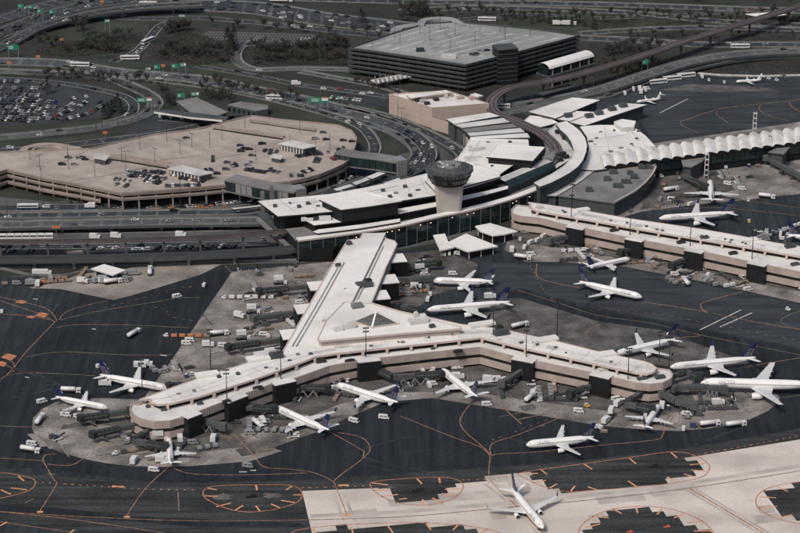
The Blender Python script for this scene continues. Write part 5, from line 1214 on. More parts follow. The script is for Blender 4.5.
def place_jet(parts, label, loc, rz, group=None):
    root = thing("airliner", label, "airplane", loc, rz, group)
    for nme, me, kids in parts:
        o = obj(nme, me, root)
        for kn, km in kids:
            k = obj(kn, km, o)
            if kn in ("cabin_windows", "tail_emblem"): k["kind"] = "stuff"
    return root
J = {'737': make_jet(39.5, 34.3, 1.95, 3.5, 12.5, 1.0), '319': make_jet(34.0, 33.6, 2.0, 3.6, 11.8, 1.05, winglet=.6),
     '757': make_jet(47.3, 39.0, 1.95, 4.3, 13.6, 1.35, winglet=2.6), '767': make_jet(61.0, 51.0, 2.55, 5.2, 16.5, 1.6, winglet=0),
     'rj': make_jet(30.0, 25.0, 1.55, 3.0, 9.7, .85, winglet=1.1, letters=False), 'biz': make_jet(18.5, 17.0, 1.0, 1.9, 5.6, .5, winglet=.6, letters=False, rear=True, sweep=18, blue=False)}
def jet(kind, nose, tail, label, rz=None):
    """nose and tail seen at fuselage height; keeps the true length of the kind"""
    z = {'rj': 3.2, 'biz': 2.0, '767': 5.2}.get(kind, 4.0); a, c = G(*nose, z), G(*tail, z); m_ = (a + c) / 2; d = a - c
    return place_jet(J[kind], label, (m_.x, m_.y, .13), math.atan2(d.y, d.x) if rz is None else rz)
jet('737', (541, 524), (513.5, 491), "white airliner taxiing towards the viewer on the pale concrete")
jet('319', (526, 444), (594, 438), "white airliner with blue tail crossing the black tarmac, right of centre")
jet('rj', (657, 408), (645, 426), "small airliner nosed in below the rounded right concourse end")
jet('737', (277, 407.5), (327, 430), "airliner nosed in at the left arm, tail over the black tarmac")
jet('737', (337, 384), (397, 403), "airliner parked tail out under the middle of the concourse, blue tail right")
jet('737', (444, 371), (474, 395), "airliner parked below the concourse bend, left of the van")
jet('rj', (105, 407), (58, 398), "small airliner beside the round concrete stand at far left")
jet('737', (171, 388), (97, 375), "airliner behind the left concourse arm with tail to the left")
jet('rj', (169, 441), (171, 462), "small airliner facing away at the tip of the left arm")
jet('737', (621, 351.5), (668, 341), "airliner close behind the right arm of the Y concourse")
jet('757', (675, 367), (751, 360), "airliner with tall blue tail docked at the tip of the right arm")
jet('767', (699, 382.5), (822, 386), "large white airliner cut off by the right edge of the picture")
jet('319', (435, 280), (491, 282), "airliner parked right of the concourse stem, farther of two")
jet('757', (419, 311), (518, 303), "long airliner with winglets parked beside the skylight hub")
jet('737', (643, 296.5), (578, 282), "airliner taxiing on the dark taxiway between the two concourses")
jet('rj', (632, 258), (585, 268), "small airliner parked below the straight concourse among carts")
jet('757', (648, 219.5), (745, 213.5), "long airliner parked behind the straight concourse, blue tail right")
jet('737', (710, 181), (712, 201), "airliner seen from behind in front of the scalloped concourse")
jet('biz', (737, 81.5), (760, 80.5), "small white business jet on the remote stand at the top right")
jet('biz', (636, 102), (661, 99), "small white jet beside the long narrow shed roof")
jet('737', (850, 242), (792, 236), "airliner of which only a wing shows at the right edge")
jet('rj', (836, 284), (806, 300), "small airliner at the right edge below the straight concourse")

# ------------------------------------------------------------------ boarding bridges
def jetbridge(px, label, z=4.6, m1='bridge_dark', zig=False):
    P = [G(x, y, z) for x, y in px]; a = P[0]; t = thing("boarding_bridge", label, "boarding bridge", (a.x, a.y, 0)); o = Vector((a.x, a.y, 0))
    P = [p - o for p in P]
    b = MB(); b.lathe((0, 0, 0), [(1.0, 0), (1.0, 3.0), (2.4, 3.0), (2.4, 6.4), (1.2, 6.9)], 12); b.build("rotunda", M[m1], t)
    for i in range(len(P) - 1):
        p, q = P[i], P[i + 1]; mid = p.lerp(q, .52)
        b = MB(); b.bar(p, mid, 2.3, 2.5); b.build("tunnel", M['bridge_grey'], t)
        b = MB(); b.bar(p.lerp(q, .48), q, 2.8, 2.9); b.build("tunnel", M[m1], t)
        rb = MB(); dd = (q - p).normalized(); nr = int((q - p).length / 2.4)
        for j in range(nr):
            c0 = p + dd * (j + .5) * 2.4; rb.bar(c0 - dd * .15, c0 + dd * .15, 2.5 if j < nr / 2 else 3.0, 2.7 if j < nr / 2 else 3.1)
        rbo = rb.build("tunnel_ribs", M['bridge_grey'], t); rbo["kind"] = "stuff"
        for s in (-1, 1):
            d = (q - p).normalized(); n_ = Vector((-d.y, d.x, 0)) * s
            b = MB(); b.bar(p.lerp(q, .5) + n_ * 1.5 + Vector((0, 0, .4)), q + n_ * 1.5 + Vector((0, 0, .4)), .2, .8); b.build("side_rib", M['bridge_grey'], t)
    p, q = P[-2], P[-1]; d = (q - p).normalized(); rz = math.atan2(d.y, d.x)
    b = MB(); b.box((q.x + d.x * 1.2, q.y + d.y * 1.2, z + .1), (3.4, 3.8, 3.4), rz + .35); b.build("cab", M[m1], t)
    k = p.lerp(q, .8)
    b = MB(); b.box((k.x, k.y, 1.9), (.9, 2.6, 2.4), rz); b.box((k.x, k.y, .75), (1.4, 4.2, .5), rz); b.build("drive_column", M['bridge_grey'], t)
    n_ = Vector((-d.y, d.x, 0))
    for s in (-1, 1):
        w_ = k + n_ * (1.7 * s); b = MB(); b.tube((w_.x - n_.x * .25, w_.y - n_.y * .25, .6), (w_.x + n_.x * .25, w_.y + n_.y * .25, .6), .6, .6, 10); b.build("wheel", M['tyre'], t)
    e = p.lerp(q, .92) + n_ * 2.2
    b = MB(); b.bar(Vector((e.x, e.y, z - 1)), Vector((e.x, e.y, 0.2)) - d * 4.5, 1.1, .3); b.build("stair", M['steel'], t)
    if zig:
        for j in range(3):
            u0 = p.lerp(q, .1 + .25 * j); u1 = p.lerp(q, .22 + .25 * j); u2 = p.lerp(q, .34 + .25 * j)
            b = MB(); b.bar(Vector((u0.x, u0.y, .3)) - n_ * 2.4, Vector((u1.x, u1.y, 4)) - n_ * 2.4, .5, .5); b.bar(Vector((u1.x, u1.y, 4)) - n_ * 2.4, Vector((u2.x, u2.y, .3)) - n_ * 2.4, .5, .5); b.build("brace", M['steel'], t)
    return t
JB = [([(236, 407), (272, 408.5)], "boarding bridge reaching right to the airliner on the left arm", False), ([(190, 417), (221, 426)], "boarding bridge low on the left arm beside the white vans", True),
 ([(153, 428), (133, 441), (163, 446)], "angled boarding bridge to the small airliner at the left tip", False), ([(141, 424), (96, 434)], "boarding bridge stretched over the empty round stand at left", False), ([(131, 411), (84, 418)], "boarding bridge leaving the left tip towards the farthest stand", False),
 ([(284, 387), (325, 388)], "boarding bridge at the third dark gate block of the left arm", True), ([(369, 367), (393, 377), (438, 374)], "bent boarding bridge under the middle of the Y concourse", True),
 ([(522, 371), (503, 383)], "boarding bridge at the dark gate block right of the bend", False), ([(597, 384), (572, 393)], "grey boarding bridge left of the rounded right end", False),
 ([(641, 393), (625, 404), (650, 409)], "hooked boarding bridge to the small airliner at the right end", False), ([(661, 393), (676, 401), (692, 405)], "boarding bridge pointing right at the foot of the right end", False),
 ([(670, 377), (686, 372), (698, 376)], "boarding bridge at the very tip to the docked airliner", False), ([(673, 388), (705, 387), (722, 389)], "boarding bridge with zigzag braces under the large airliner", True),
 ([(313, 286), (262, 291)], "boarding bridge farthest up the left side of the stem", False), ([(301, 312), (256, 318)], "middle boarding bridge on the left side of the stem", False), ([(286, 339), (231, 347)], "long boarding bridge at the foot of the stem", False),
 ([(397, 266), (436, 263)], "boarding bridge farthest up the right side of the stem", False), ([(392, 280), (432, 278)], "boarding bridge to the farther airliner right of the stem", False), ([(398, 306), (419, 310)], "short boarding bridge to the long airliner beside the hub", False),
 ([(640, 247), (622, 252)], "boarding bridge at the second gate block of the straight concourse", False), ([(690, 258), (673, 265)], "boarding bridge at the third gate block of the straight concourse", False), ([(750, 270), (731, 262)], "boarding bridge at the fourth gate block of the straight concourse", False), ([(572, 236), (552, 240)], "boarding bridge at the first gate block of the straight concourse", False),
 ([(704, 161), (683, 175), (704, 186)], "bent boarding bridge to the airliner seen from behind", False), ([(766, 158), (800, 176)], "boarding bridge right of the white lattice mast", False), ([(215, 374), (190, 384), (172, 386)], "boarding bridge behind the left arm to the parked airliner", False), ([(612, 352), (622, 349)], "short boarding bridge behind the right arm", False)]
for px, lab, zg in JB: jetbridge(px, lab, zig=zg, m1=rnd.choice(['bridge_dark', 'bridge_dark', 'bridge_grey']))
# ------------------------------------------------------------------ vehicles: one builder per kind, then copies
def car_mesh(colour, kind="car"):
    b = MB()
    if kind == "car":
        b.box((0, 0, .62), (4.6, 1.85, .62), 0, 0); b.box((2.0, 0, .55), (.7, 1.8, .5), 0, 0)
        b.loft([[(1.05, -.86, .9), (1.05, .86, .9), (-1.9, .86, .9), (-1.9, -.86, .9)], [(.35, -.7, 1.45), (.35, .7, 1.45), (-1.3, .7, 1.45), (-1.3, -.7, 1.45)]], 1)
        b.box((-.48, 0, 1.48), (1.6, 1.36, .06), 0, 0)
        wx = (1.4, -1.4)
    elif kind == "suv":
        b.box((0, 0, .78), (4.9, 1.95, .85), 0, 0)
        b.loft([[(1.1, -.9, 1.2), (1.1, .9, 1.2), (-2.4, .9, 1.2), (-2.4, -.9, 1.2)], [(.5, -.78, 1.75), (.5, .78, 1.75), (-2.2, .78, 1.75), (-2.2, -.78, 1.75)]], 1)
        b.box((-.85, 0, 1.79), (2.7, 1.5, .08), 0, 0); wx = (1.5, -1.5)
    for x in wx:
        for s in (-1, 1): b.tube((x, s * .72, .33), (x, s * .95, .33), .33, .33, 8, 2)
    return b.mesh("car", [M[colour], M['v_glass'], M['tyre']])
CARCOL = [('white', 'v_white'), ('silver', 'v_silver'), ('black', 'v_black'), ('grey', 'v_grey'), ('red', 'v_red'), ('blue', 'v_blue')]
CM = {(n, k): car_mesh(m_, k) for n, m_ in CARCOL for k in ("car", "suv")}
WPOOL = {'mix': [5, 4, 5, 4, .35, .5], 'dark': [2, 2, 8, 6, .3, .5], 'light': [8, 4, 2, 2, 0, 0], 'lot': [3, 4, 7, 6, .15, .3], 'apron': [10, 2, 1, 1, 0, 0]}
CARS = []
def car(loc, rz, where, pool='mix'):
    if vis(*loc): CARS.append((loc, rz, where, pool))
def park_cars():                          # the 300 nearest are things of their own; the far rest, a few pixels each, one object
    CARS.sort(key=lambda c: c[0][1])
    for c in CARS[:300]: car_now(*c)
    b = MB(); names = [c[0] for c in CARCOL]
    for loc, rz, where, pool in CARS[300:]:
        k = rnd.choices(range(6), WPOOL[pool])[0]; ca, sa = math.cos(rz), math.sin(rz)
        T = lambda x, y, z: (loc[0] + x * ca - y * sa, loc[1] + x * sa + y * ca, loc[2] + z)
        for q, m_ in (((2.3, -2.3, .92, .92, .3, .92), k), ((1.0, -1.8, .85, .7, .92, 1.42), 6)):
            x0, x1, y0, y1, z0, z1 = q; f = .7 if m_ == 6 else 1
            v = [T(x0, -y0, z0), T(x0, y0, z0), T(x1, y0, z0), T(x1, -y0, z0), T(x0 * (.4 if m_ == 6 else 1), -y1, z1), T(x0 * (.4 if m_ == 6 else 1), y1, z1), T(x1 * f, y1, z1), T(x1 * f, -y1, z1)]
            b.add(v, [(0, 1, 5, 4), (1, 2, 6, 5), (2, 3, 7, 6), (3, 0, 4, 7), (4, 5, 6, 7)], [m_] * 4 + [k])
    b.build("far_cars", [M[c[1]] for c in CARCOL] + [M['v_glass']], label="many small cars on the far roads and far left lot", cat="cars", kind="stuff")
def car_now(loc, rz, where, pool):
    cn = rnd.choices([c[0] for c in CARCOL], WPOOL[pool])[0]; k = rnd.choice(["car", "car", "suv"])
    lab = f"{cn} {'car' if k == 'car' else 'tall car'} {where}"
    return obj("car", CM[(cn, k)], None, lab, "car", f"{cn} {'cars' if k == 'car' else 'tall cars'} {where}", None, loc, rz)
def traffic(key, n, where, pool='mix', two_way=True, t0=0.02, t1=.98):
    P, w, lanes = ROADS[key]; L = [0]
    for a, c in zip(P, P[1:]): L.append(L[-1] + (c - a).length)
    used = []
    for _ in range(n * 3):
        if len(used) >= n: break
        s = rnd.uniform(t0, t1) * L[-1]; ln = rnd.randrange(lanes)
        if any(abs(s - u) < 9 and ln == v for u, v in used): continue
        used.append((s, ln))
        i = max(j for j in range(len(L)) if L[j] <= s); i = min(i, len(P) - 2); f = (s - L[i]) / max(1e-6, L[i + 1] - L[i]); p = P[i].lerp(P[i + 1], f); d = (P[i + 1] - P[i]).normalized()
        o = -w / 2 + .8 + (w - 1.6) * (ln + .5) / lanes; q = p + Vector((-d.y, d.x, 0)) * o
        rz = math.atan2(d.y, d.x) + (math.pi if (two_way and ln < lanes / 2) else 0)
        car((q.x, q.y, max(q.z + .03, .085)), rz, where, pool)
def row(p0, p1, n, z, where, pool='mix', ang=90, fill=.9, jit=.15):
    a, c = G(*p0, z), G(*p1, z); d = (c - a); rz = math.atan2(d.y, d.x)
    for i in range(n):
        if rnd.random() > fill: continue
        q = a.lerp(c, (i + .5) / n); car((q.x + rnd.uniform(-jit, jit), q.y + rnd.uniform(-.4, .4), z + .01), rz + R(ang) + (math.pi if rnd.random() < .5 else 0) + rnd.uniform(-.03, .03), where, pool)

# parking lot inside the loop at the left
lotw = "parked in the lot inside the loop road, far left"
for p0, p1, n, fl in (((-5, 82), (28, 82), 12, .7), ((0, 88), (45, 89), 16, .75), ((38, 84), (62, 87), 8, .5), ((-4, 94), (40, 96), 16, .8), ((-4, 100), (36, 102), 14, .85), ((20, 99), (56, 103), 12, .7), ((0, 107), (45, 110), 15, .85), ((-4, 113), (50, 116), 18, .85), ((-4, 120), (34, 122), 13, .9), ((-4, 91), (36, 92), 14, .6), ((-4, 97), (30, 98.5), 12, .7), ((-4, 104), (40, 106), 15, .8), ((0, 110.5), (46, 113), 15, .8), ((-4, 117), (40, 119.5), 15, .8), ((60, 112), (74, 104), 7, .8), ((66, 100), (88, 97), 7, .5), ((40, 119), (62, 119), 8, .8), ((55, 117), (75, 109), 10, .95), ((78, 108), (86, 102), 5, .9), ((60, 121), (85, 115), 9, .9), ((86, 115), (104, 105), 8, .95), ((92, 102), (103, 103), 5, .8), ((44, 107), (56, 108), 5, .8)):
    row(p0, p1, n, .04, lotw, 'lot', 90 if abs(p1[1] - p0[1]) < 4 else 70, fl)
# beige garage roof
gz = ZD - .38; gw = "parked on the beige garage roof"
for p0, p1, n, fl in (((115, 171), (135, 173), 4, .5), ((124, 176), (142, 177.5), 6, .9), ((126, 172.5), (146, 175), 7, .8), ((114, 179.5), (134, 182), 6, .8), ((144, 176), (165, 180), 8, .95), ((145, 181), (160, 184), 5, .7), ((143, 171.5), (180, 176), 12, .85), ((165, 186.5), (200, 185.5), 11, .8), ((180, 178.5), (205, 182), 8, .9), ((112, 184), (128, 187), 5, .7), ((245, 170), (266, 173), 8, 1), ((200, 172), (238, 165.5), 9, .5), ((285, 176.5), (304, 176), 5, .9), ((268, 170.5), (280, 173), 3, 1), ((296, 157.5), (318, 153), 6, .8), ((316, 164), (318, 158), 3, 1), ((331, 160), (345, 157), 4, 1), ((290, 147.5), (306, 153), 4, .7), ((262, 151), (285, 153), 4, .8), ((302, 173), (312, 170), 3, .8), ((312, 155), (322, 154), 3, 1)):
    row(p0, p1, n, gz, gw, 'dark', 90, fl)
for x, y in ((62, 165), (68, 158), (79, 158.5), (82, 158), (85, 160), (74, 165), (104, 164), (244, 149), (249, 150), (262, 144.5), (326, 140), (315, 139), (323, 133), (240, 146), (186, 138.5), (227, 163), (252, 156), (299, 148), (343, 141), (352, 142)):
    g = G(x, y, gz); car((g.x, g.y, gz), rnd.uniform(0, .5), gw, 'dark')
for _ in range(34):
    x, y = rnd.choice([(rnd.uniform(205, 300), rnd.uniform(150, 175)), (rnd.uniform(290, 345), rnd.uniform(140, 160)), (rnd.uniform(120, 200), rnd.uniform(172, 184))]); g = G(x, y, gz)
    if all((Vector(c[0][:2]) - Vector((g.x, g.y))).length > 5 for c in CARS): car((g.x, g.y, gz), rnd.choice([0, .3, 1.6]) + rnd.uniform(-.05, .05), gw, 'dark')
# dark garage roof, car park rows under the guideway, striped lot at the back
for x, y in ((472, 54.5), (476, 53.8), (480, 51), (487, 50.5), (475, 55)):
    g = G(x, y, ZG); car((g.x, g.y, ZG - .28), .2, "parked on the dark garage roof", 'dark')
cw = "parked under the people mover guideway"
row((0, 248), (30, 247.5), 9, .04, cw, 'dark', 60, .6); row((0, 252), (34, 252), 9, .04, cw, 'dark', 60, .4); row((92, 249.5), (118, 249), 5, .04, cw, 'light', 30, .9); row((134, 250), (148, 250), 4, .04, cw, 'light', 20, .9); row((150, 249), (236, 247), 26, .04, cw, 'dark', 60, .75); row((262, 239), (266, 243), 2, .04, cw, 'light', 0, 1)
row((200, 206.5), (262, 201), 14, .08, "queued at the curb beneath the garage edge", 'mix', 0, .8); row((150, 208.5), (200, 207), 10, .08, "queued at the curb beneath the garage edge", 'mix', 0, .7)
row((340, 184), (352, 178), 3, .08, "queued at the curb beneath the garage edge", 'mix', 0, .8)
bw = "parked in the striped lot behind the beige garage"
row((300, 40), (332, 41), 9, .04, bw, 'mix', 80, .8); row((286, 46), (300, 46), 4, .04, bw, 'mix', 80, .8); row((330, 98), (362, 101), 10, .04, "parked beside the access road near the beige building", 'light', 90, .8)
# traffic
traffic('fw1', 46, "driving on the freeway, top left corner"); traffic('fw2', 18, "driving on the outermost freeway, top left")
traffic('fw3', 10, "driving on the curving flyover, top left"); traffic('fw4', 64, "driving on the wide freeway along the top edge"); traffic('fw5', 10, "on the service road below the top freeway")
traffic('fw6', 16, "driving on the topmost road"); traffic('fw7', 10, "on the road behind the dark garage"); traffic('fw8', 6, "on the road at the top right"); traffic('fw9', 8, "on the lower road at the top right"); traffic('fw10', 16, "driving on the topmost road")
traffic('ac1', 58, "driving on the wide access road"); traffic('ac2', 14, "on the inner ramp beside the beige garage"); traffic('ac3', 7, "on the slip road by the beige wall"); traffic('ac4', 4, "in the inner curb lane")
traffic('lp1', 10, "on the loop road"); traffic('lp2', 6, "on the inner loop lane"); traffic('lc1', 4, "on the short link road through the scrub"); traffic('lc2', 3, "on the winding lane beside the striped lot"); traffic('lc3', 6, "on the lane in front of the scrub"); traffic('lc4', 3, "on the lane before the dark garage")
traffic('lw1', 5, "on the road behind the beige garage"); traffic('rt1', 5, "on the wide pale ramp"); traffic('rt2', 4, "on the narrow lower ramp"); traffic('fa', 9, "on the ground road along the garage"); traffic('fb', 5, "on the upper frontage road"); traffic('fc', 5, "on the middle frontage road"); traffic('fg', 4, "in the sunken lane below the frontage roads"); traffic('fe', 4, "on the lane under the guideway")

for i in range(16):
    if rnd.random() < .35: continue
    x = 152 + i * 4.9; g = G(x + rnd.uniform(-2, 2), 210.5 - i * .28 + rnd.uniform(-2, 1), 0); b = MB(); b.box((g.x, g.y, .55), (3.4, .5, .25), .02); b.box((g.x, g.y, .95), (3.4, .25, .3), .02)
    for s in (-1, 1): b.box((g.x + s * 1.4, g.y, .4), (.25, .7, .8), .02)
    b.build("road_barrier", M['v_orange'], label="orange striped barrier along the curb below the garage", cat="barrier", group="orange barriers along the curb below the garage")
# larger vehicles: root + parts, copied
def kids_of(spec): return spec
def wheels(xs, w, r):
    out = []
    for x in xs:
        for s in (-1, 1):
            b = MB(); b.tube((x, s * (w / 2 - .3), r), (x, s * (w / 2 + .02), r), r, r, 8); out.append(("wheel", b.mesh("wheel", [M['tyre']])))
    return out
def bx(name, m_, *boxes):
    b = MB()
    for c, d in boxes: b.box(c, d, 0, 0)
    return (name, b.mesh(name, [M[m_]]))
def kind_van(col='v_white'):
    b = MB(); b.loft([[(2.7, -.95, .4), (2.7, .95, .4), (2.7, .95, 1.1), (2.7, -.95, 1.1)], [(1.7, -.98, .4), (1.7, .98, .4), (1.6, .95, 2.2), (1.6, -.95, 2.2)], [(-2.7, -.98, .4), (-2.7, .98, .4), (-2.7, .95, 2.25), (-2.7, -.95, 2.25)]])
    return [("body", b.mesh("body", [M[col]])), bx("window", 'v_glass', ((.9, 0, 1.75), (1.2, 2.0, .5)), ((-.9, 0, 1.75), (1.6, 2.0, .45))), bx("windscreen", 'v_glass', ((2.2, 0, 1.62), (.7, 1.7, .5)))] + wheels((1.7, -1.7), 2.0, .38)
def kind_box(col='v_white', cab='v_white', L=6.5):
    return [bx("cargo_box", col, ((-1, 0, 2.1), (L - 2, 2.5, 2.6))), bx("cab", cab, ((L / 2 - 1.0, 0, 1.5), (2.0, 2.3, 2.0))), bx("windscreen", 'v_glass', ((L / 2 - .05, 0, 1.9), (.2, 2.1, .9))), bx("chassis", 'v_black', ((0, 0, .65), (L, 2.1, .35)))] + wheels((L / 2 - 1, -L / 2 + 1.2), 2.4, .5)
def kind_tank():
    b = MB(); b.loft([[(x, k * 1.25 * math.cos(a * math.pi / 6), 2.2 + k * 1.15 * math.sin(a * math.pi / 6)) for a in range(12)] for x, k in ((2.4, .8), (2.2, 1), (-5.0, 1), (-5.2, .8))])
    return [("tank", b.mesh("tank", [M['v_white']], True)), bx("cab", 'v_white', ((4.0, 0, 1.6), (2.4, 2.4, 2.2))), bx("windscreen", 'v_glass', ((5.15, 0, 2.0), (.25, 2.2, .9)), ((4.2, 0, 2.0), (1.0, 2.45, .7))), bx("chassis", 'v_black', ((0, 0, .8), (10.4, 2.2, .5)))] + wheels((4.0, -2.6, -3.9), 2.5, .55)
def kind_bus(col='v_white', skirt='v_blue', L=13.0):
    b = MB(); b.box((0, 0, 2.0), (L, 2.6, 2.5), 0, 0)
    return [("body", b.mesh("body", [M[col]])), bx("skirt", skirt, ((0, 0, .9), (L + .04, 2.64, .7))), bx("window_band", 'v_glass', ((0, 0, 2.2), (L - .8, 2.66, .9)), ((0, 0, 2.2), (L + .05, 2.3, 1.0))), bx("roof_unit", 'v_white', ((-2, 0, 3.35), (3, 1.8, .3)))] + wheels((L / 2 - 2.2, -L / 2 + 2.8), 2.6, .5)
def kind_tug(col='v_white'):
    return [bx("body", col, ((0, 0, .75), (2.8, 1.6, .8)), ((.6, 0, 1.2), (1.0, 1.5, .2))), bx("cab_roof", 'v_white', ((-.4, 0, 2.0), (1.4, 1.5, .12))), bx("roof_post", 'v_black', ((.2, .6, 1.5), (.1, .1, 1.0)), ((.2, -.6, 1.5), (.1, .1, 1.0)))] + wheels((.9, -.9), 1.6, .4)
def kind_cart(cover='v_white'):
    return [bx("cover", cover, ((0, 0, 1.45), (3.0, 1.6, 1.6))), bx("bed", 'v_grey', ((0, 0, .55), (3.3, 1.6, .2))), bx("drawbar", 'v_black', ((2.1, 0, .4), (1.0, .15, .15)))] + wheels((1.1, -1.1), 1.5, .28)
def kind_dolly(col='v_brown'):
    return [bx("load", col, ((0, 0, 1.0), (3.2, 2.2, 1.0))), bx("bed", 'v_grey', ((0, 0, .45), (3.6, 2.4, .15)))] + wheels((1.2, -1.2), 2.2, .25)
def kind_belt():
    b = MB(); b.bar((-3.0, 0, 1.0), (3.6, 0, 2.9), .9, .35); c = MB(); c.box((-.6, 0, .75), (4.6, 1.9, .6), 0, 0)
    return [("conveyor", b.mesh("conveyor", [M['v_black']])), ("body", c.mesh("body", [M['v_white']])), bx("seat_cabin", 'v_grey', ((-1.8, .6, 1.3), (.9, .7, .8)))] + wheels((1.1, -2.0), 1.9, .4)
def kind_lift():
    b = MB()
    for s in (-1, 1): b.bar((-2.6, s * .9, 1.2), (1.0, s * .9, 3.2), .2, .25); b.bar((-2.6, s * .9, 3.2), (1.0, s * .9, 1.2), .2, .25)
    return [("scissor_frame", b.mesh("scissor_frame", [M['steel']])), bx("lifted_box", 'v_white', ((-.8, 0, 4.4), (5.2, 2.4, 2.3))), bx("cab", 'v_white', ((3.0, 0, 1.4), (1.8, 2.3, 1.9))), bx("windscreen", 'v_glass', ((3.85, 0, 1.7), (.15, 2.0, .8))), bx("chassis", 'v_black', ((0, 0, .75), (7.6, 2.1, .45)))] + wheels((2.8, -2.4), 2.4, .5)
def kind_semi():
    return [bx("trailer", 'v_white', ((-2.5, 0, 2.6), (14.5, 2.6, 2.8))), bx("cab", 'v_white', ((7.2, 0, 1.9), (3.0, 2.5, 2.7))), bx("windscreen", 'v_glass', ((8.65, 0, 2.4), (.2, 2.2, .9))), bx("chassis", 'v_black', ((0, 0, .8), (17, 1.6, .4)))] + wheels((7.6, 4.2, -7.5, -8.7), 2.5, .52)
KIND = {'van': (kind_van(), "van", "van"), 'dvan': (kind_van('v_silver'), "van", "van"), 'box': (kind_box(), "box_truck", "truck"), 'gbox': (kind_box('v_silver', 'v_silver', 7.5), "box_truck", "truck"), 'ybox': (kind_box('v_yellow', 'v_yellow', 5.5), "box_truck", "truck"), 'tank': (kind_tank(), "tanker_truck", "tanker"), 'bus': (kind_bus(), "bus", "bus"), 'wbus': (kind_bus('v_white', 'v_white', 14), "bus", "bus"),
        'tug': (kind_tug(), "baggage_tug", "tug"), 'btug': (kind_tug('v_blue'), "baggage_tug", "tug"), 'ytug': (kind_tug('v_yellow'), "baggage_tug", "tug"), 'cart': (kind_cart(), "baggage_cart", "cart"), 'dcart': (kind_cart('v_grey'), "baggage_cart", "cart"), 'bcart': (kind_cart('v_blue'), "baggage_cart", "cart"), 'dolly': (kind_dolly(), "cargo_dolly", "dolly"), 'odolly': (kind_dolly('v_orange'), "cargo_dolly", "dolly"),
        'belt': (kind_belt(), "belt_loader", "belt loader"), 'lift': (kind_lift(), "catering_truck", "truck"), 'semi': (kind_semi(), "semi_truck", "truck")}
LOOK = {'van': "white van", 'dvan': "silver van", 'box': "white box truck", 'gbox': "grey box truck", 'ybox': "yellow box truck", 'tank': "white tanker truck", 'bus': "white bus with blue skirt", 'wbus': "long white bus", 'tug': "small white baggage tug", 'btug': "small blue baggage tug", 'ytug': "small yellow baggage tug", 'cart': "white covered baggage cart", 'dcart': "dark covered baggage cart", 'bcart': "blue covered baggage cart", 'dolly': "cargo dolly with brown load", 'odolly': "cargo dolly with orange load", 'belt': "belt loader", 'lift': "catering truck with raised box", 'semi': "long white semi truck"}
def veh(kind, x, y, ang, where, z=0.0, shared=False):
    spec, nme, cat = KIND[kind]; g = G(x, y, z + 1.0); lab = f"{LOOK[kind]} {where}"
    r_ = thing(nme, lab, cat, (g.x, g.y, z + (.09 if z < .5 else .03)), R(ang), f"{LOOK[kind]}s {where}" if shared else None)
    for n_, me in spec: obj(n_, me, r_)
    return r_
# vehicles one can point to
veh('tank', 40, 420, 80, "on the round stand at the left edge"); veh('tank', 30.5, 450.5, -18, "on black tarmac below the round stand, left"); veh('tank', 710, 424.5, 14, "left of two by the right cul-de-sac kerb"); veh('tank', 736, 425, 14, "right of two by the right cul-de-sac kerb")
veh('van', 32, 443.5, -15, "beside the tanker at lower left"); veh('van', 154, 469.5, -8, "behind the small airliner at the left tip"); veh('van', 384, 417, -12, "alone on black tarmac right of the left arm airliners"); veh('van', 487, 404, 5, "alone below the concourse bend"); veh('van', 579, 410.5, -12, "alone above the crossing airliner's tail")
veh('box', 134, 461, 80, "left of the small airliner at the left tip"); veh('box', 162, 460.5, 0, "under the tail of the left tip airliner"); veh('dvan', 193, 442, 5, "right of the left tip boarding bridge"); veh('box', 180, 439, 100, "above the left tip airliner's right wing"); veh('lift', 160, 439, 0, "beside the left tip airliner's nose")
veh('box', 213.5, 439, 85, "right of the left tip stand"); veh('tank', 258, 425, -60, "beside the airliner nose on the left arm"); veh('box', 263, 422.5, -70, "under the left arm airliner's nose"); veh('van', 354, 420.5, -30, "behind the left arm airliner's tail"); veh('dvan', 248, 465.5, -10, "on black tarmac below the left arm")
veh('lift', 611, 415, 75, "left of the small airliner at the right end"); veh('box', 606, 421, 60, "below the catering truck at the right end"); veh('van', 616.5, 398.5, 20, "left of the hooked boarding bridge"); veh('van', 622, 401, 20, "touching the hooked boarding bridge"); veh('box', 618, 404, 60, "under the hooked boarding bridge"); veh('box', 662, 406, 80, "right of the small airliner's nose, right end"); veh('btug', 668, 407, 90, "between the boarding bridges at the right end"); veh('bcart', 693, 425.5, -10, "at the kerb behind the right end"); veh('van', 687, 413.5, -10, "right of the small airliner, right end"); veh('cart', 683.5, 429, 80, "at the kerb corner right of the small airliner"); veh('box', 718, 403, 10, "on the pale concrete right of the right end")
veh('box', 533, 394, 80, "on the stand left of the right gate block"); veh('tank', 530.5, 398, 60, "in the middle of the empty stand"); veh('belt', 552, 396.5, 20, "in the middle of the empty stand"); veh('tug', 554, 385.5, 90, "near the wall on the empty stand"); veh('ytug', 587, 405.5, 0, "at the tarmac edge above the crossing airliner"); veh('cart', 595, 426.5, -60, "left of two behind the crossing airliner's tail"); veh('cart', 600, 427.5, -60, "right of two behind the crossing airliner's tail"); veh('dolly', 604, 431, 0, "behind the crossing airliner's tail")
veh('box', 489, 380, -10, "at the right wing tip below the bend"); veh('box', 498, 380.5, 5, "farther right of the wing tip below the bend"); veh('van', 508, 379, 10, "by the dark gate block below the bend"); veh('box', 458, 377, 0, "behind the airliner below the bend")
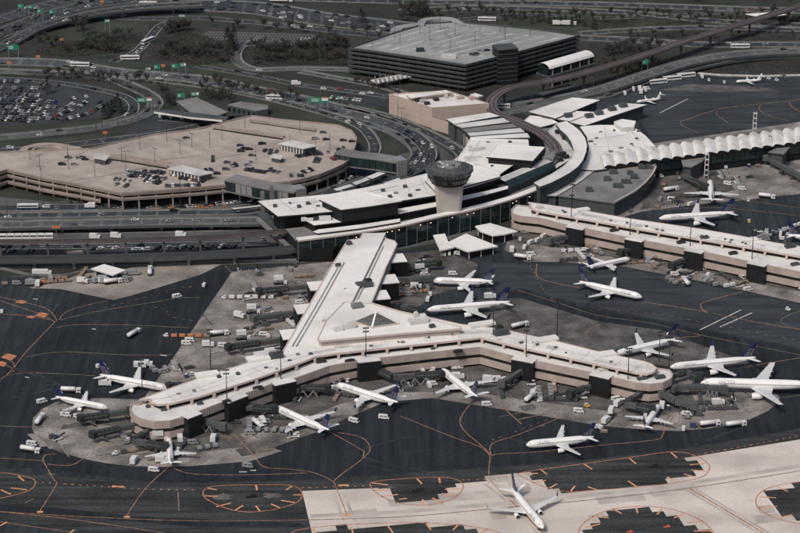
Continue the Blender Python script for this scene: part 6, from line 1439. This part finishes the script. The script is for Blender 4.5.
veh('tank', 219, 334, 12, "on brown concrete left of the stem"); veh('box', 208, 345, 0, "with side panel, on brown concrete left of the stem"); veh('van', 223, 345, 0, "beside the box truck left of the stem"); veh('van', 186.5, 343, -5, "lower of two beside the orange dollies"); veh('van', 190, 340, -5, "upper of two beside the orange dollies"); veh('lift', 243, 338, 10, "over the long boarding bridge"); veh('van', 264, 334, 0, "between two boarding bridges left of the stem"); veh('lift', 253, 312, 5, "over the middle boarding bridge"); veh('lift', 280, 283, 5, "above the farthest boarding bridge, left of stem"); veh('box', 239.5, 316, -30, "left end of the white row left of the stem"); veh('van', 300, 302, 10, "against the stem's left wall"); veh('dvan', 301, 298, 10, "against the stem's left wall, farther"); veh('cart', 204, 285.5, 80, "alone on black tarmac near the top left stand"); veh('tank', 134, 334, 60, "alone in the middle of the black tarmac, left"); veh('van', 177, 296, 30, "alone on black tarmac, upper left"); veh('cart', 0.5, 312, 0, "at the left picture edge")
veh('tank', 150, 271.5, 95, "on the pale yard beside the elevated road"); veh('tank', 113, 282, 20, "largest in the pale yard, left"); veh('gbox', 133, 273.5, 10, "at the back of the pale yard, left"); veh('gbox', 99, 280.5, 40, "in the crowded pale yard, left"); veh('dvan', 91, 281, 20, "in the crowded pale yard, far left"); veh('gbox', 32, 283.5, 0, "beside the orange container in the left yard"); veh('odolly', 44, 281.5, 0, "in the left yard below the kerb wall"); veh('box', 38, 284, 90, "beside the orange dolly in the left yard"); veh('dvan', 17, 283, 5, "at the left yard's far end"); veh('box', 38, 273.5, 0, "left of two on the left terrace"); veh('box', 46, 273.5, 0, "right of two on the left terrace")
veh('box', 140, 366, 0, "left of two above the parked airliner, left"); veh('box', 146.5, 364.5, 0, "right of two above the parked airliner, left"); veh('box', 105, 384, 0, "under the left airliner's wing"); veh('van', 101, 365.5, 40, "behind the left airliner's tail"); veh('tank', 71, 391, -5, "behind the small left airliner"); veh('van', 42, 401, 30, "left of the small left airliner"); veh('btug', 55, 436, 10, "on the empty round stand"); veh('dcart', 52, 436.5, 10, "beside the blue tug on the round stand"); veh('belt', 59, 438, 40, "on the empty round stand"); veh('box', 102, 419.5, 0, "between the two left tip boarding bridges"); veh('van', 66, 414.5, -10, "at the top of the round stand"); veh('tug', 76, 416, 0, "at the top of the round stand")
veh('tank', 418, 258, 80, "left of the low pavilion") if False else None
veh('box', 512, 250, 85, "in front of the low pavilions"); veh('tank', 523, 258, -20, "on the tarmac right of the low pavilions"); veh('dvan', 525, 231.5, -5, "under the straight concourse's rounded end"); veh('van', 531, 254, 5, "beside the tanker right of the pavilions"); veh('van', 525, 247, 70, "end of the line of parked vans"); veh('van', 531, 242, 50, "third in the line of parked vans"); veh('van', 538, 240, 50, "second in the line of parked vans"); veh('van', 544, 236, 50, "head of the line of parked vans"); veh('tug', 520, 239, 90, "left of the line of parked vans")
veh('box', 477.5, 284, 85, "behind the farther airliner by the stem"); veh('box', 490, 297, 10, "behind the long airliner beside the hub"); veh('lift', 421, 271, 20, "between bridges right of the stem"); veh('van', 425, 274.5, 20, "between bridges right of the stem"); veh('van', 453, 273.5, 0, "beyond the farther airliner's wing"); veh('box', 416, 287, 0, "below the second bridge right of the stem"); veh('odolly', 402, 293.5, 0, "beside the stem's right wall"); veh('dvan', 408, 294, 0, "beside the orange dolly at the stem"); veh('tank', 520, 326, 30, "behind the right arm near the bend"); veh('van', 428, 299, 80, "left of the long airliner's nose")
veh('tank', 685.5, 282, 100, "on the concrete edge in the middle of the right gates"); veh('van', 675, 274, 0, "left of the tanker at the right gates"); veh('van', 748, 289, 15, "at the concrete edge far right"); veh('tug', 788, 309, -15, "alone on the taxiway, far right"); veh('van', 708, 275, 70, "right of the tanker at the right gates"); veh('lift', 684, 260, 70, "at the third gate block's bridge"); veh('van', 767, 275, 10, "left of two below the fourth gate block"); veh('van', 774, 276, 30, "right of two below the fourth gate block"); veh('tank', 787, 281, 10, "below the fourth gate block, right"); veh('lift', 741, 268, 60, "beside the fourth gate block's bridge")
veh('van', 728, 183.5, -30, "on the far right stand, left of two"); veh('van', 742, 188.5, -10, "on the far right stand beside the airliner"); veh('tank', 767, 197, -20, "on the far right stand"); veh('tug', 749, 200, 60, "behind the airliner seen from behind"); veh('tank', 671, 190, 25, "beside the dark annexe"); veh('van', 672, 199, -20, "between the annexe and the long airliner"); veh('van', 691, 204, 40, "above the long airliner's wing"); veh('ytug', 749, 221, 90, "behind the long airliner's tail")
veh('bus', 28, 207.5, 1, "parked along the garage's left corner"); veh('wbus', 80, 65.5, -3, "on the access road, upper left"); veh('box', 90, 206.5, 180, "on the ground road under the garage"); veh('wbus', 658, 82.5, 17, "left of three at the remote stand"); veh('wbus', 672, 79.2, 17, "middle of three at the remote stand"); veh('wbus', 686, 76.2, 17, "right of three at the remote stand"); veh('semi', 565, 24.5, -2, "on the road behind the dark garage"); veh('wbus', 487, 20, -4, "on the ramp behind the dark garage"); veh('wbus', 276, 98, -9, "on the access road near the toll plaza"); veh('box', 296, 84, 5, "parked in the verge by the access road"); veh('wbus', 148, 41.5, 60, "on the short link road"); veh('wbus', 130, 58.5, 3, "at the junction below the scrub"); veh('wbus', 148, 4.5, 0, "on the freeway flyover"); veh('semi', 282, 1, -2, "on the topmost freeway"); veh('wbus', 740, 47, 0, "on the lower road at the top right"); veh('wbus', 500, 107, 0, "inside the guideway bend"); veh('tank', 696, 137, 0, "behind the scalloped roof") if False else None
for i, x in enumerate((95, 116, 181)): veh('box', x, 237.5 - i, -8, ("left", "middle", "right")[i] + " of three beside the people mover guideway")
for i in range(6): veh('bus' if False else 'wbus', 100 + i * 20, 244 + (i % 2), 0, "") if False else None
# crowds of ground equipment round the gates
def kind_pod():
    b = MB(); b.loft([[(-1, -1.2, .5), (1, -1.2, .5), (1, 1.2, .5), (-1, 1.2, .5)], [(-1, -1.5, 1.0), (1, -1.5, 1.0), (1, 1.2, 1.0), (-1, 1.2, 1.0)], [(-1, -1.5, 2.1), (1, -1.5, 2.1), (1, 1.2, 2.1), (-1, 1.2, 2.1)]])
    return [("container", b.mesh("container", [M['v_silver']])), bx("bed", 'v_black', ((0, 0, .42), (2.6, 2.6, .15)))] + wheels((.8, -.8), 2.2, .22)
def kind_steps():
    b = MB(); b.bar((-2.6, 0, .5), (2.2, 0, 3.6), 1.5, .3); c = MB(); c.box((3.0, 0, 3.6), (1.8, 1.6, .2)); r_ = MB()
    for s in (-1, 1): r_.bar((-2.6, s * .8, 1.5), (2.2, s * .8, 4.6), .12, .12)
    return [("stair", b.mesh("stair", [M['steel']])), ("platform", c.mesh("platform", [M['steel']])), ("handrail", r_.mesh("handrail", [M['v_white']])), bx("chassis", 'v_white', ((0, 0, .6), (5.5, 1.7, .4)))] + wheels((2.0, -2.0), 1.8, .35)
def kind_pick(col):
    return [bx("body", col, ((0, 0, .85), (5.4, 1.95, .6))), bx("cab", col, ((.3, 0, 1.45), (1.9, 1.8, .7))), bx("window", 'v_glass', ((.3, 0, 1.5), (2.0, 1.85, .4))), bx("load_bed", 'v_black', ((-1.7, 0, 1.17), (1.9, 1.6, .06)))] + wheels((1.7, -1.7), 1.95, .4)
KIND['pod'] = (kind_pod(), "baggage_container", "container"); LOOK['pod'] = "silver baggage container on wheels"
KIND['steps'] = (kind_steps(), "mobile_stairs", "stairs"); LOOK['steps'] = "mobile boarding stairs"
KIND['pick'] = (kind_pick('v_white'), "pickup_truck", "pickup"); LOOK['pick'] = "white pickup truck"
KIND['dpick'] = (kind_pick('v_grey'), "pickup_truck", "pickup"); LOOK['dpick'] = "dark grey pickup truck"
def crowd(n, x0, x1, y0, y1, where, kinds=('cart', 'dcart', 'dcart', 'tug', 'belt', 'dolly', 'btug', 'pick', 'dcart', 'belt', 'dolly', 'dvan', 'pod', 'pod', 'pod', 'steps', 'dpick')):
    base = rnd.choice([0, 12, -12, 24]); k = 0; n = int(n * 1.5)
    while k < n:                              # most stand in short rows, side by side or nose to tail
        x, y = rnd.uniform(x0, x1), rnd.uniform(y0, y1); kd = rnd.choice(kinds); m_ = rnd.choice([1, 1, 2, 3, 4]) if kd in ('cart', 'dcart', 'dolly', 'pod') else 1; a = base + rnd.choice([0, 90]) + rnd.uniform(-4, 4); g = G(x, y, 0); d = Vector((math.cos(R(a)), math.sin(R(a))))
        for i in range(m_):
            spec, nme, cat = KIND[kd]; r_ = thing(nme, f"{LOOK[kd]} {where}", cat, (g.x + d.x * 4.0 * i, g.y + d.y * 4.0 * i, .09), R(a), f"{LOOK[kd]}s {where}")
            for n_, me in spec: obj(n_, me, r_)
        k += m_
def train(x, y, ang, n, where, kinds=('cart',)):
    g = G(x, y, 0); d = Vector((math.cos(R(ang)), math.sin(R(ang))))
    for i in range(n):
        spec, nme, cat = KIND[rnd.choice(kinds) if i else 'tug']; kd = [k for k in KIND if KIND[k][0] is spec][0]
        r_ = thing(nme, f"{LOOK[kd]} in the train {where}", cat, (g.x + d.x * 4.4 * i, g.y + d.y * 4.4 * i, .09), R(ang) + math.pi, f"{LOOK[kd]}s in the train {where}")
        for n_, me in spec: obj(n_, me, r_)
train(166, 337, 0, 6, "of orange dollies left of the stem", ('odolly', 'dolly')); train(224, 299, 0, 7, "along the white row left of the stem", ('cart', 'cart')); train(634, 254, -12, 6, "below the straight concourse"); train(178, 452, 70, 3, "beside the left tip airliner", ('dcart',)); train(115, 455, 20, 7, "of idle dollies on the left stand", ('dcart', 'dolly')); train(330, 272, 0, 5, "beside the stem's far end", ('cart', 'dcart')); train(540, 402, 30, 4, "on the empty stand", ('dcart',)); train(785, 231, 40, 4, "behind the straight concourse"); train(300, 392, 10, 5, "under the left arm", ('dcart', 'cart'))
crowd(24, 395, 432, 256, 298, "beside the stem's right wall"); crowd(34, 240, 322, 285, 350, "along the stem's left wall"); crowd(20, 235, 300, 412, 440, "round the left arm airliner"); crowd(22, 290, 350, 380, 402, "under the left arm's inner gates"); crowd(14, 400, 440, 370, 392, "under the middle of the concourse", ('cart', 'van', 'van', 'dcart', 'tug', 'belt')); crowd(22, 500, 595, 374, 402, "on the stand by the right gate blocks")
crowd(12, 625, 705, 398, 422, "round the right concourse end"); crowd(10, 120, 200, 426, 452, "round the left concourse tip"); crowd(44, 560, 665, 241, 268, "below the straight concourse, left half"); crowd(38, 665, 800, 259, 288, "below the straight concourse, right half"); crowd(12, 655, 680, 172, 208, "beside the dark annexe"); crowd(12, 755, 798, 230, 242, "behind the straight concourse, right"); crowd(9, 690, 790, 165, 185, "on the far right stand"); crowd(12, 80, 130, 277, 284, "in the pale yard at left", ('gbox', 'dvan', 'box', 'dcart', 'dolly')); crowd(7, 618, 660, 86, 96, "beside the long narrow shed", ('box', 'van', 'cart')); crowd(8, 690, 790, 74, 84, "on the remote stand", ('cart', 'dcart', 'tug')); crowd(9, 690, 740, 392, 412, "under the large airliner"); crowd(6, 150, 196, 368, 378, "behind the left arm"); crowd(7, 225, 300, 265, 280, "at the far end of the brown concrete"); crowd(8, 440, 500, 250, 256, "in front of the low pavilion", ('van', 'dvan', 'cart')); crowd(10, 4, 60, 280, 285, "in the yard at the far left", ('gbox', 'dcart', 'dvan', 'dolly'))
row((318, 386), (352, 372), 0, .1, "x")
row((216, 409), (228, 404.5), 5, .1, "parked under the left arm's wall", 'light', 80, 1); row((410, 371), (428, 369), 6, .1, "parked under the middle of the concourse wall", 'light', 70, 1); row((448, 368), (464, 367), 5, .1, "parked under the concourse bend wall", 'light', 70, 1); row((252, 404), (274, 397), 6, .1, "parked by the third gate block", 'light', 70, 1)

# people-mover train on the guideway
tr = thing("people_mover_train", "white people mover train on the guideway, far left", "train")
for i in range(7):
    p = G(3 + i * 7.6, 239.6 - i * .08, 11); b = MB(); b.box((p.x, p.y + 1.5, 12.6), (4.9, 2.6, 2.6), 0); b.build("car_body", M['v_white'], tr)
    b = MB(); b.box((p.x, p.y + 1.5, 12.9), (4.2, 2.66, .8), 0); b.build("window_band", M['v_glass'], tr)
for i in range(7):
    pass

# ------------------------------------------------------------------ light masts, lamp posts, signs
def mast_parts(h, arms, m_='dark_metal'):
    b = MB(); b.tube((0, 0, 0), (0, 0, h), .32, .16, 6); out = [("pole", b.mesh("pole", [M[m_]]))]
    b = MB(); b.box((0, 0, h), (2.6, .25, .25)); b.box((0, 0, h - 2.0), (2.6, .25, .25)); out.append(("crossarm", b.mesh("crossarm", [M[m_]])))
    for x in (-1.1, 0, 1.1):
        for z in (h, h - 2.0):
            c = MB(); c.box((x, -.35, z + .1), (.8, .6, .7)); out.append(("floodlight", c.mesh("floodlight", [M[m_]])))
    return out
MP = mast_parts(17, 2); MPL = mast_parts(24, 2)
def lamp_parts(h):
    b = MB(); b.tube((0, 0, 0), (0, 0, h), .2, .12, 5); c = MB(); c.box((1.0, 0, h), (2.2, .25, .18)); c.box((-1.0, 0, h), (2.2, .25, .18)); d = MB(); d.box((2.1, 0, h - .05), (1.0, .45, .25)); e = MB(); e.box((-2.1, 0, h - .05), (1.0, .45, .25))
    return [("pole", b.mesh("pole", [M['wall_grey']])), ("arm", c.mesh("arm", [M['wall_grey']])), ("lamp_head", d.mesh("lamp_head", [M['wall_grey']])), ("lamp_head", e.mesh("lamp_head", [M['wall_grey']]))]
LP, LPS = lamp_parts(26), lamp_parts(10)
def mast(x, y, z, where, parts=MP, name="light_mast", group=None):
    g = G(x, y, z); t = thing(name, where, "light mast" if name == "light_mast" else "lamp post", (g.x, g.y, z), .1, group)
    for n_, me in parts: obj(n_, me, t)
for x, y, w in ((227, 401, "on the deck near the left tip's round end"), (281, 379, "on the left arm above the second gate block"), (366, 358, "on the deck above the middle gate block"), (526, 357, "on the deck right of the concourse bend"), (628, 379, "on the deck left of the rounded right end")): mast(x, y, 10.4, "floodlight mast " + w)
for x, y, w in ((493, 336, "behind the right arm beside the bend"), (669, 368, "at the rounded right end's far side"), (659, 362, "behind the rounded right end"), (572, 208, "farther left on the straight concourse roof")): mast(x, y, 11, "floodlight mast " + w)
for x, y, w in ((571, 222, "first on the straight concourse deck"), (630, 235, "second on the straight concourse deck"), (690, 246, "third on the straight concourse deck"), (752, 259, "fourth on the straight concourse deck")): mast(x, y, 10.4, "floodlight mast " + w)
for x, y, w in ((211, 372, "on brown concrete behind the left arm"), (557, 340, "behind the middle of the right arm"), (143, 403, "beside the left tip airliner")): mast(x, y, 0, "tall floodlight mast " + w, MPL)
for i, (x, y, z) in enumerate(((43, 206, 0), (181, 212, 0), (195, 246, 0), (9, 236, 0), (119, 146, 0), (127, 190, 0), (275, 130, 0), (316, 178, 0), (97, 150, 0), (400, 100, 0), (398, 122, 0), (59, 78, 0), (30, 76, 0), (225, 60, 0), (320, 85, 0), (445, 62, 0))):
    mast(x, y, z, "tall double armed lamp post among the access roads", LP, "lamp_post", "tall lamp posts along the access roads")
for i in range(70):
    k = rnd.choice(['fw1', 'fw4', 'ac1', 'lp1', 'fw9', 'rt1', 'lc3', 'ac2', 'lw1', 'fw7']); P, w, _ = ROADS[k]; j = rnd.randrange(2, len(P) - 2); p = offset(P, w / 2 + 1.2)[j]
    if not vis(p.x, p.y): continue
    t = thing("lamp_post", "slim street lamp beside a road beyond the terminal", "lamp post", (p.x, p.y, max(0, p.z)), rnd.uniform(0, 3), "slim street lamps along the far roads")
    for n_, me in LPS: obj(n_, me, t)
for x, y in ((30, 160), (69, 169), (122, 163), (155, 163), (167, 142), (192, 148), (245, 128), (222, 140), (290, 150), (256, 160), (210, 148), (330, 150), (68, 158), (40, 170), (95, 176), (140, 150), (180, 155), (300, 133)):
    g = G(x, y, gz); t = thing("lamp_post", "short lamp post on the beige garage roof", "lamp post", (g.x, g.y, gz), rnd.uniform(0, 3), "short lamp posts on the beige garage roof")
    for n_, me in LPS: obj(n_, me, t)
for x, y in ((372, 47), (400, 44), (430, 40), (455, 36), (480, 34), (420, 33), (395, 38), (450, 50), (475, 45), (505, 40), (530, 36), (440, 30), (470, 28), (500, 32)):
    g = G(x, y, ZG); t = thing("lamp_post", "short lamp post on the dark garage roof", "lamp post", (g.x, g.y, ZG - .3), rnd.uniform(0, 3), "short lamp posts on the dark garage roof")
    for n_, me in LPS: obj(n_, me, t)
# white lattice mast by the scalloped concourse
for x, y, lab in ((706, 178, "white lattice mast standing before the scalloped concourse"), (754, 136, "white lattice mast behind the scalloped concourse"), (768, 158, "white lattice mast right of the stair block")):
    g = G(x, y, 0); t = thing("lattice_mast", lab, "mast", (g.x, g.y, 0)); hh = 17
    for sx_ in (-1.2, 1.2):
        for sy_ in (-1.2, 1.2):
            b = MB(); b.tube((sx_, sy_, 0), (sx_ * .8, sy_ * .8, hh), .2, .16, 5); b.build("leg", M['roof_pale'], t)
    for k in range(5):
        b = MB(); b.box((0, 0, 2 + k * 3.5), (2.4, 2.4, .35)); b.build("cross_brace", M['roof_pale'], t)
# road signs
def sign(x, y, z, w, h, lab, tab=None, flip=0.05):
    g = G(x, y, z); t = thing("road_sign", lab, "sign", (g.x, g.y, 0), flip)
    for s in (-1, 1):
        b = MB(); b.tube((s * w * .45, .3, 0), (s * w * .45, .3, z + h / 2), .25, .2, 6); b.build("post", M['steel'], t)
    b = MB(); b.box((0, 0, z), (w, .3, h)); b.build("panel", M['sign_green'], t)
    b = MB(); b.bar((-w / 2, .35, z), (w / 2, .35, z), .4, .5); b.build("beam", M['steel'], t)
    if tab:
        b = MB(); b.box((w * .30, -.2, z + h * .1), (w * .34, .12, h * .55)); b.build("white_panel", M['sign_white'], t)
        b = MB(); b.box((w * .30, -.2, z + h * .45), (w * .34, .14, h * .2)); b.build("orange_strip", M['v_orange'], t)
    for zz in (.18, -.15):
        b = MB(); b.box((-w * .2, -.19, z + h * zz), (w * .4, .06, h * .12)); b.build("legend_bar", M['sign_white'], t)
for i, (x, y, w, h, tb, lab) in enumerate(((21, 6, 8, 4.5, 0, "first green sign over the freeway, top left"), (31, 7, 7, 4.5, 0, "second green sign over the freeway, top left"), (40, 11, 7, 4.5, 0, "third green sign over the freeway, top left"), (52, 12, 7, 4.5, 0, "fourth green sign over the freeway, top left"), (13, 47.5, 13, 6, 0, "wide green sign beside the flyover at far left"), (157, 67, 7, 5, 0, "green sign over the access road, left of a pair"), (148, 69, 6, 4, 1, "small white and orange sign left of the green pair"), (175, 66, 8, 5, 0, "green sign over the access road, right of a pair"), (183, 65, 7, 5, 1, "white and orange sign right of the green pair"), (144.5, 100, 17, 5, 1, "green and white sign at the loop road's tip"), (181, 95.5, 9, 5, 0, "green sign before the toll plaza"), (195, 94, 9, 4.5, 1, "white and orange sign before the toll plaza"), (319, 100, 22, 6, 1, "long green sign spanning the access road near the beige building"), (285, 17, 4, 4, 1, "small teal sign below the top freeway"), (107, 21, 6, 4, 1, "small sign beside the scrub junction"), (645, 62, 8, 6, 0, "blank sign beside the wide ramp, right"), (340, 98, 6, 4, 1, "small sign beside the parked cars near the access road"))):
    sign(x, y, 8.0, w * .62, h * .62, lab, tb)
for x, y in ((56, 227.5), (9, 63), (38, 57), (163, 66), (105, 133), (102, 2), (62, 40)):
    g = G(x, y, 6); b = MB(); t = thing("work_sign", "orange work sign beside the roads, left", "sign", (g.x, g.y, 0), 0, "orange work signs beside the roads")
    b.box((0, 0, 6.3), (5 if x == 56 else 3, .3, 1.8)); b.build("panel", M['v_orange'], t); b = MB(); b.tube((0, .2, 0), (0, .2, 6), .15, .15, 5); b.build("post", M['steel'], t)
park_cars()
# ------------------------------------------------------------------ trees and thickets
def tree_parts(seed, h, spread, col='twigs', ever=False):
    r = random.Random(seed); b = MB(); tips = []
    b.tube((0, 0, 0), (0, 0, h * .35), .3, .2, 6)
    if ever:
        b.tube((0, 0, h * .3), (0, 0, h), .2, .04, 5)
    else:
        for i in range(9):
            a = i * 2.4 + r.uniform(-.4, .4); z0 = h * r.uniform(.22, .45); e = Vector((math.cos(a) * spread * r.uniform(.4, .8), math.sin(a) * spread * r.uniform(.4, .8), h * r.uniform(.6, .95)))
            b.tube((0, 0, z0), e, .14, .04, 4); tips.append((Vector((0, 0, z0)), e))
    trunk = b.mesh("trunk", [M['bark']]); c = MB()
    if ever:
        for i in range(520):
            t = r.random() ** .8; rr = spread * .62 * (1 - t) * (.45 + .55 * r.random()) + .15; a = r.uniform(0, 6.28); z = h * (.1 + .9 * t); s = r.uniform(.35, .8)
            p = Vector((rr * math.cos(a), rr * math.sin(a), z)); d = Vector((math.cos(a), math.sin(a), -.5)) * s; w = Vector((-math.sin(a), math.cos(a), 0)) * s * .5
            c.face([p - w, p + w, p + d])
    else:
        for i in range(1100):
            p0, p1 = r.choice(tips); q = p0.lerp(p1, r.uniform(.35, 1.0)); dirv = Vector((r.gauss(0, 1), r.gauss(0, 1), r.gauss(.35, .8))); dirv.normalize()
            L = r.uniform(.5, 1.9); w = Vector((r.gauss(0, 1), r.gauss(0, 1), r.gauss(0, 1))).normalized() * r.uniform(.05, .13); e = q + dirv * L
            c.face([q - w, q + w, e])
    return [("trunk", trunk), ("crown", c.mesh("crown", [M[col]]))]
TREES = [tree_parts(i, 8 + (i % 4) * 1.3, 3.6 + (i % 3) * .8, 'twigs' if i % 2 else 'twigs_red') for i in range(8)]
EVER = [tree_parts(50 + i, 8 + i * 2, 4.5, 'needles', True) for i in range(3)]
def tree(x, y, lab, grp, ever=False, s=1.0):
    if not vis(*G2(x, y)): return
    g = G(x, y, 0); t = thing("evergreen_tree" if ever else "bare_tree", lab, "tree", (g.x, g.y, 0), rnd.uniform(0, 6.28), grp); k = s * rnd.uniform(.85, 1.2); t.scale = (k, k, k)
    for n_, me in rnd.choice(EVER if ever else TREES): obj(n_, me, t)
def trees(lst, lab, grp, ever=False, s=1.0):
    for x, y in lst: tree(x, y, lab, grp, ever, s)
def band(n, x0, y0, x1, y1, dy, lab, grp, ever=False, s=1.0):
    for i in range(n):
        t = (i + rnd.uniform(.1, .9)) / n; tree(x0 + (x1 - x0) * t, y0 + (y1 - y0) * t + rnd.uniform(-dy, dy), lab, grp, ever, s)
trees([(212, 27), (238, 29), (264, 30), (277, 32), (290, 30), (303, 33), (329, 35), (354, 35), (367, 37), (379, 39)], "round bare tree in the row above the striped lot", "bare trees in the row above the striped lot", s=1.0)
trees([(77, 32), (83, 36)], "tall bare tree on the grassy mound, upper left", "tall bare trees on the grassy mound", s=1.5)
band(14, 74, 49, 120, 53, 1.5, "low bare tree along the mound's lower edge", "low bare trees along the mound", s=.8)
band(10, 36, 40, 70, 52, 3, "bare tree on the left slope of the mound", "bare trees on the left slope of the mound", s=.8)
band(12, 82, 46, 130, 36, 4, "scattered bare tree on the right of the mound", "bare trees on the right of the mound", s=.85)
trees([(344 * 0 + 231, 50), (228, 48), (234, 47), (233, 51)], "dark evergreen tree beside the striped lot", "dark evergreen trees beside the striped lot", True, 1.5)
trees([(361, 21), (364, 23), (115, 107), (118, 110), (120, 113), (112, 112), (108, 115), (104, 119), (48, 94)], "dark evergreen tree among the far roads", "dark evergreen trees among the far roads", True, 1.0)
band(26, 250, 52, 348, 50, 4, "bare tree in the thicket left of the dark garage", "bare trees in the thicket left of the dark garage", s=1.05)
band(22, 252, 62, 345, 60, 3, "low bare tree at the thicket's edge beside the winding lane", "low bare trees at the thicket's edge", s=.8)
band(26, 160, 50, 232, 58, 7, "bare tree in the brown scrub left of the striped lot", "bare trees in the brown scrub", s=.9)
band(12, 165, 36, 190, 30, 4, "bare tree at the scrub's upper tip", "bare trees at the scrub's upper tip", s=1.0)
band(16, 40, 76, 150, 84, 2, "bare tree between the access road and the loop", "bare trees between the access road and the loop", s=.85)
band(10, 160, 92, 172, 110, 4, "bare tree right of the loop road's tip", "bare trees right of the loop's tip", s=.9)
band(16, 205, 85, 300, 103, 2.5, "bare tree along the access road above the garage", "bare trees along the access road above the garage", s=.9)
band(10, 200, 95, 232, 101, 3, "bare tree behind the toll plaza", "bare trees behind the toll plaza", s=.8)
band(10, 605, 55, 660, 48, 3, "bare tree left of the upper guideway", "bare trees left of the upper guideway", s=1.1)
band(16, 600, 72, 660, 66, 4, "bare tree below the upper guideway", "bare trees below the upper guideway", s=.8)
band(22, 400, 14, 600, 20, 2, "bare tree behind the dark garage roof", "bare trees behind the dark garage", s=.9)
band(9, 400, 18, 428, 14, 4, "dense bare tree at the dark garage's far left corner", "dense bare trees at the garage's far corner", s=1.2)
band(18, 500, 18, 600, 28, 4, "dark evergreen bush behind the dark garage", "dark evergreen bushes behind the dark garage", True, .7)
band(24, 600, 20, 800, 20, 4, "bare tree in the strip at the top right", "bare trees in the strip at the top right", s=.9)
band(14, 620, 38, 800, 38, 2, "low bare tree between the two right roads", "low bare trees between the right roads", s=.7)
band(18, 400, -4, 800, 0, 5, "bare tree along the top edge, right", "bare trees along the top edge, right", s=1.0)
band(14, 355, 84, 398, 92, 1.5, "shrubby tree below the bus canopy", "shrubby trees below the bus canopy", s=.5)
band(9, 70, 203.5, 120, 203, .6, "small dark conifer in the row by the ground road", "small dark conifers by the ground road", True, .35)
def thicket(px_poly, n, lab, m_, h=2.5):
    P = pts(px_poly); xs = [p[0] for p in P]; ys = [p[1] for p in P]; r = random.Random(n); b = MB(); k = 0
    def ins(x, y):
        c = False; j = len(P) - 1
        for i in range(len(P)):
            if (P[i][1] > y) != (P[j][1] > y) and x < (P[j][0] - P[i][0]) * (y - P[i][1]) / (P[j][1] - P[i][1]) + P[i][0]: c = not c
            j = i
        return c
    while k < n:
        x, y = r.uniform(min(xs), max(xs)), r.uniform(min(ys), max(ys))
        if not ins(x, y): k += .2; continue
        k += 1; hh = h * r.uniform(.4, 1.2)
        for _ in range(12):
            p = Vector((x + r.gauss(0, .9), y + r.gauss(0, .9), hh * r.uniform(.0, .7))); d = Vector((r.gauss(0, .7), r.gauss(0, .7), r.uniform(.2, 1.1))) * hh * .5; w = Vector((r.gauss(0, 1), r.gauss(0, 1), 0)) * .11
            b.face([p - w, p + w, p + d])
    o = b.build("thicket", M[m_], label=lab, kind="stuff", cat="thicket")
thicket([(160, 50), (180, 30), (235, 46), (232, 60), (200, 66), (150, 58)], 2600, "brown brushwood left of the striped lot", 'twigs_red')
thicket([(248, 50), (270, 44), (349, 44), (349, 66), (300, 65), (252, 60)], 3200, "brown brushwood left of the dark garage", 'twigs')
thicket([(40, 46), (70, 42), (130, 40), (128, 52), (70, 57), (34, 54)], 2200, "brown brushwood on the mound", 'twigs_red', 1.8)
thicket([(590, 55), (650, 47), (660, 60), (640, 70), (590, 78)], 1300, "brushwood below the upper guideway", 'twigs')
thicket([(700, 64), (760, 58), (860, 59), (860, 72), (710, 72)], 1800, "brown brushwood field beside the remote stand", 'twigs_red', 1.2)
thicket([(20, 72), (100, 76), (150, 92), (150, 98), (120, 86), (30, 76)], 1300, "brushwood between the access road and the loop", 'twigs', 1.8)
thicket([(400, 22), (420, 14), (520, 15), (600, 20), (800, 16), (800, 25), (600, 28), (470, 24)], 1600, "brushwood strip behind the dark garage", 'twigs', 1.8)
thicket([(0, -10), (400, -8), (800, -10), (800, -30), (0, -30)], 1600, "brushwood along the horizon edge of the picture", 'twigs', 3)
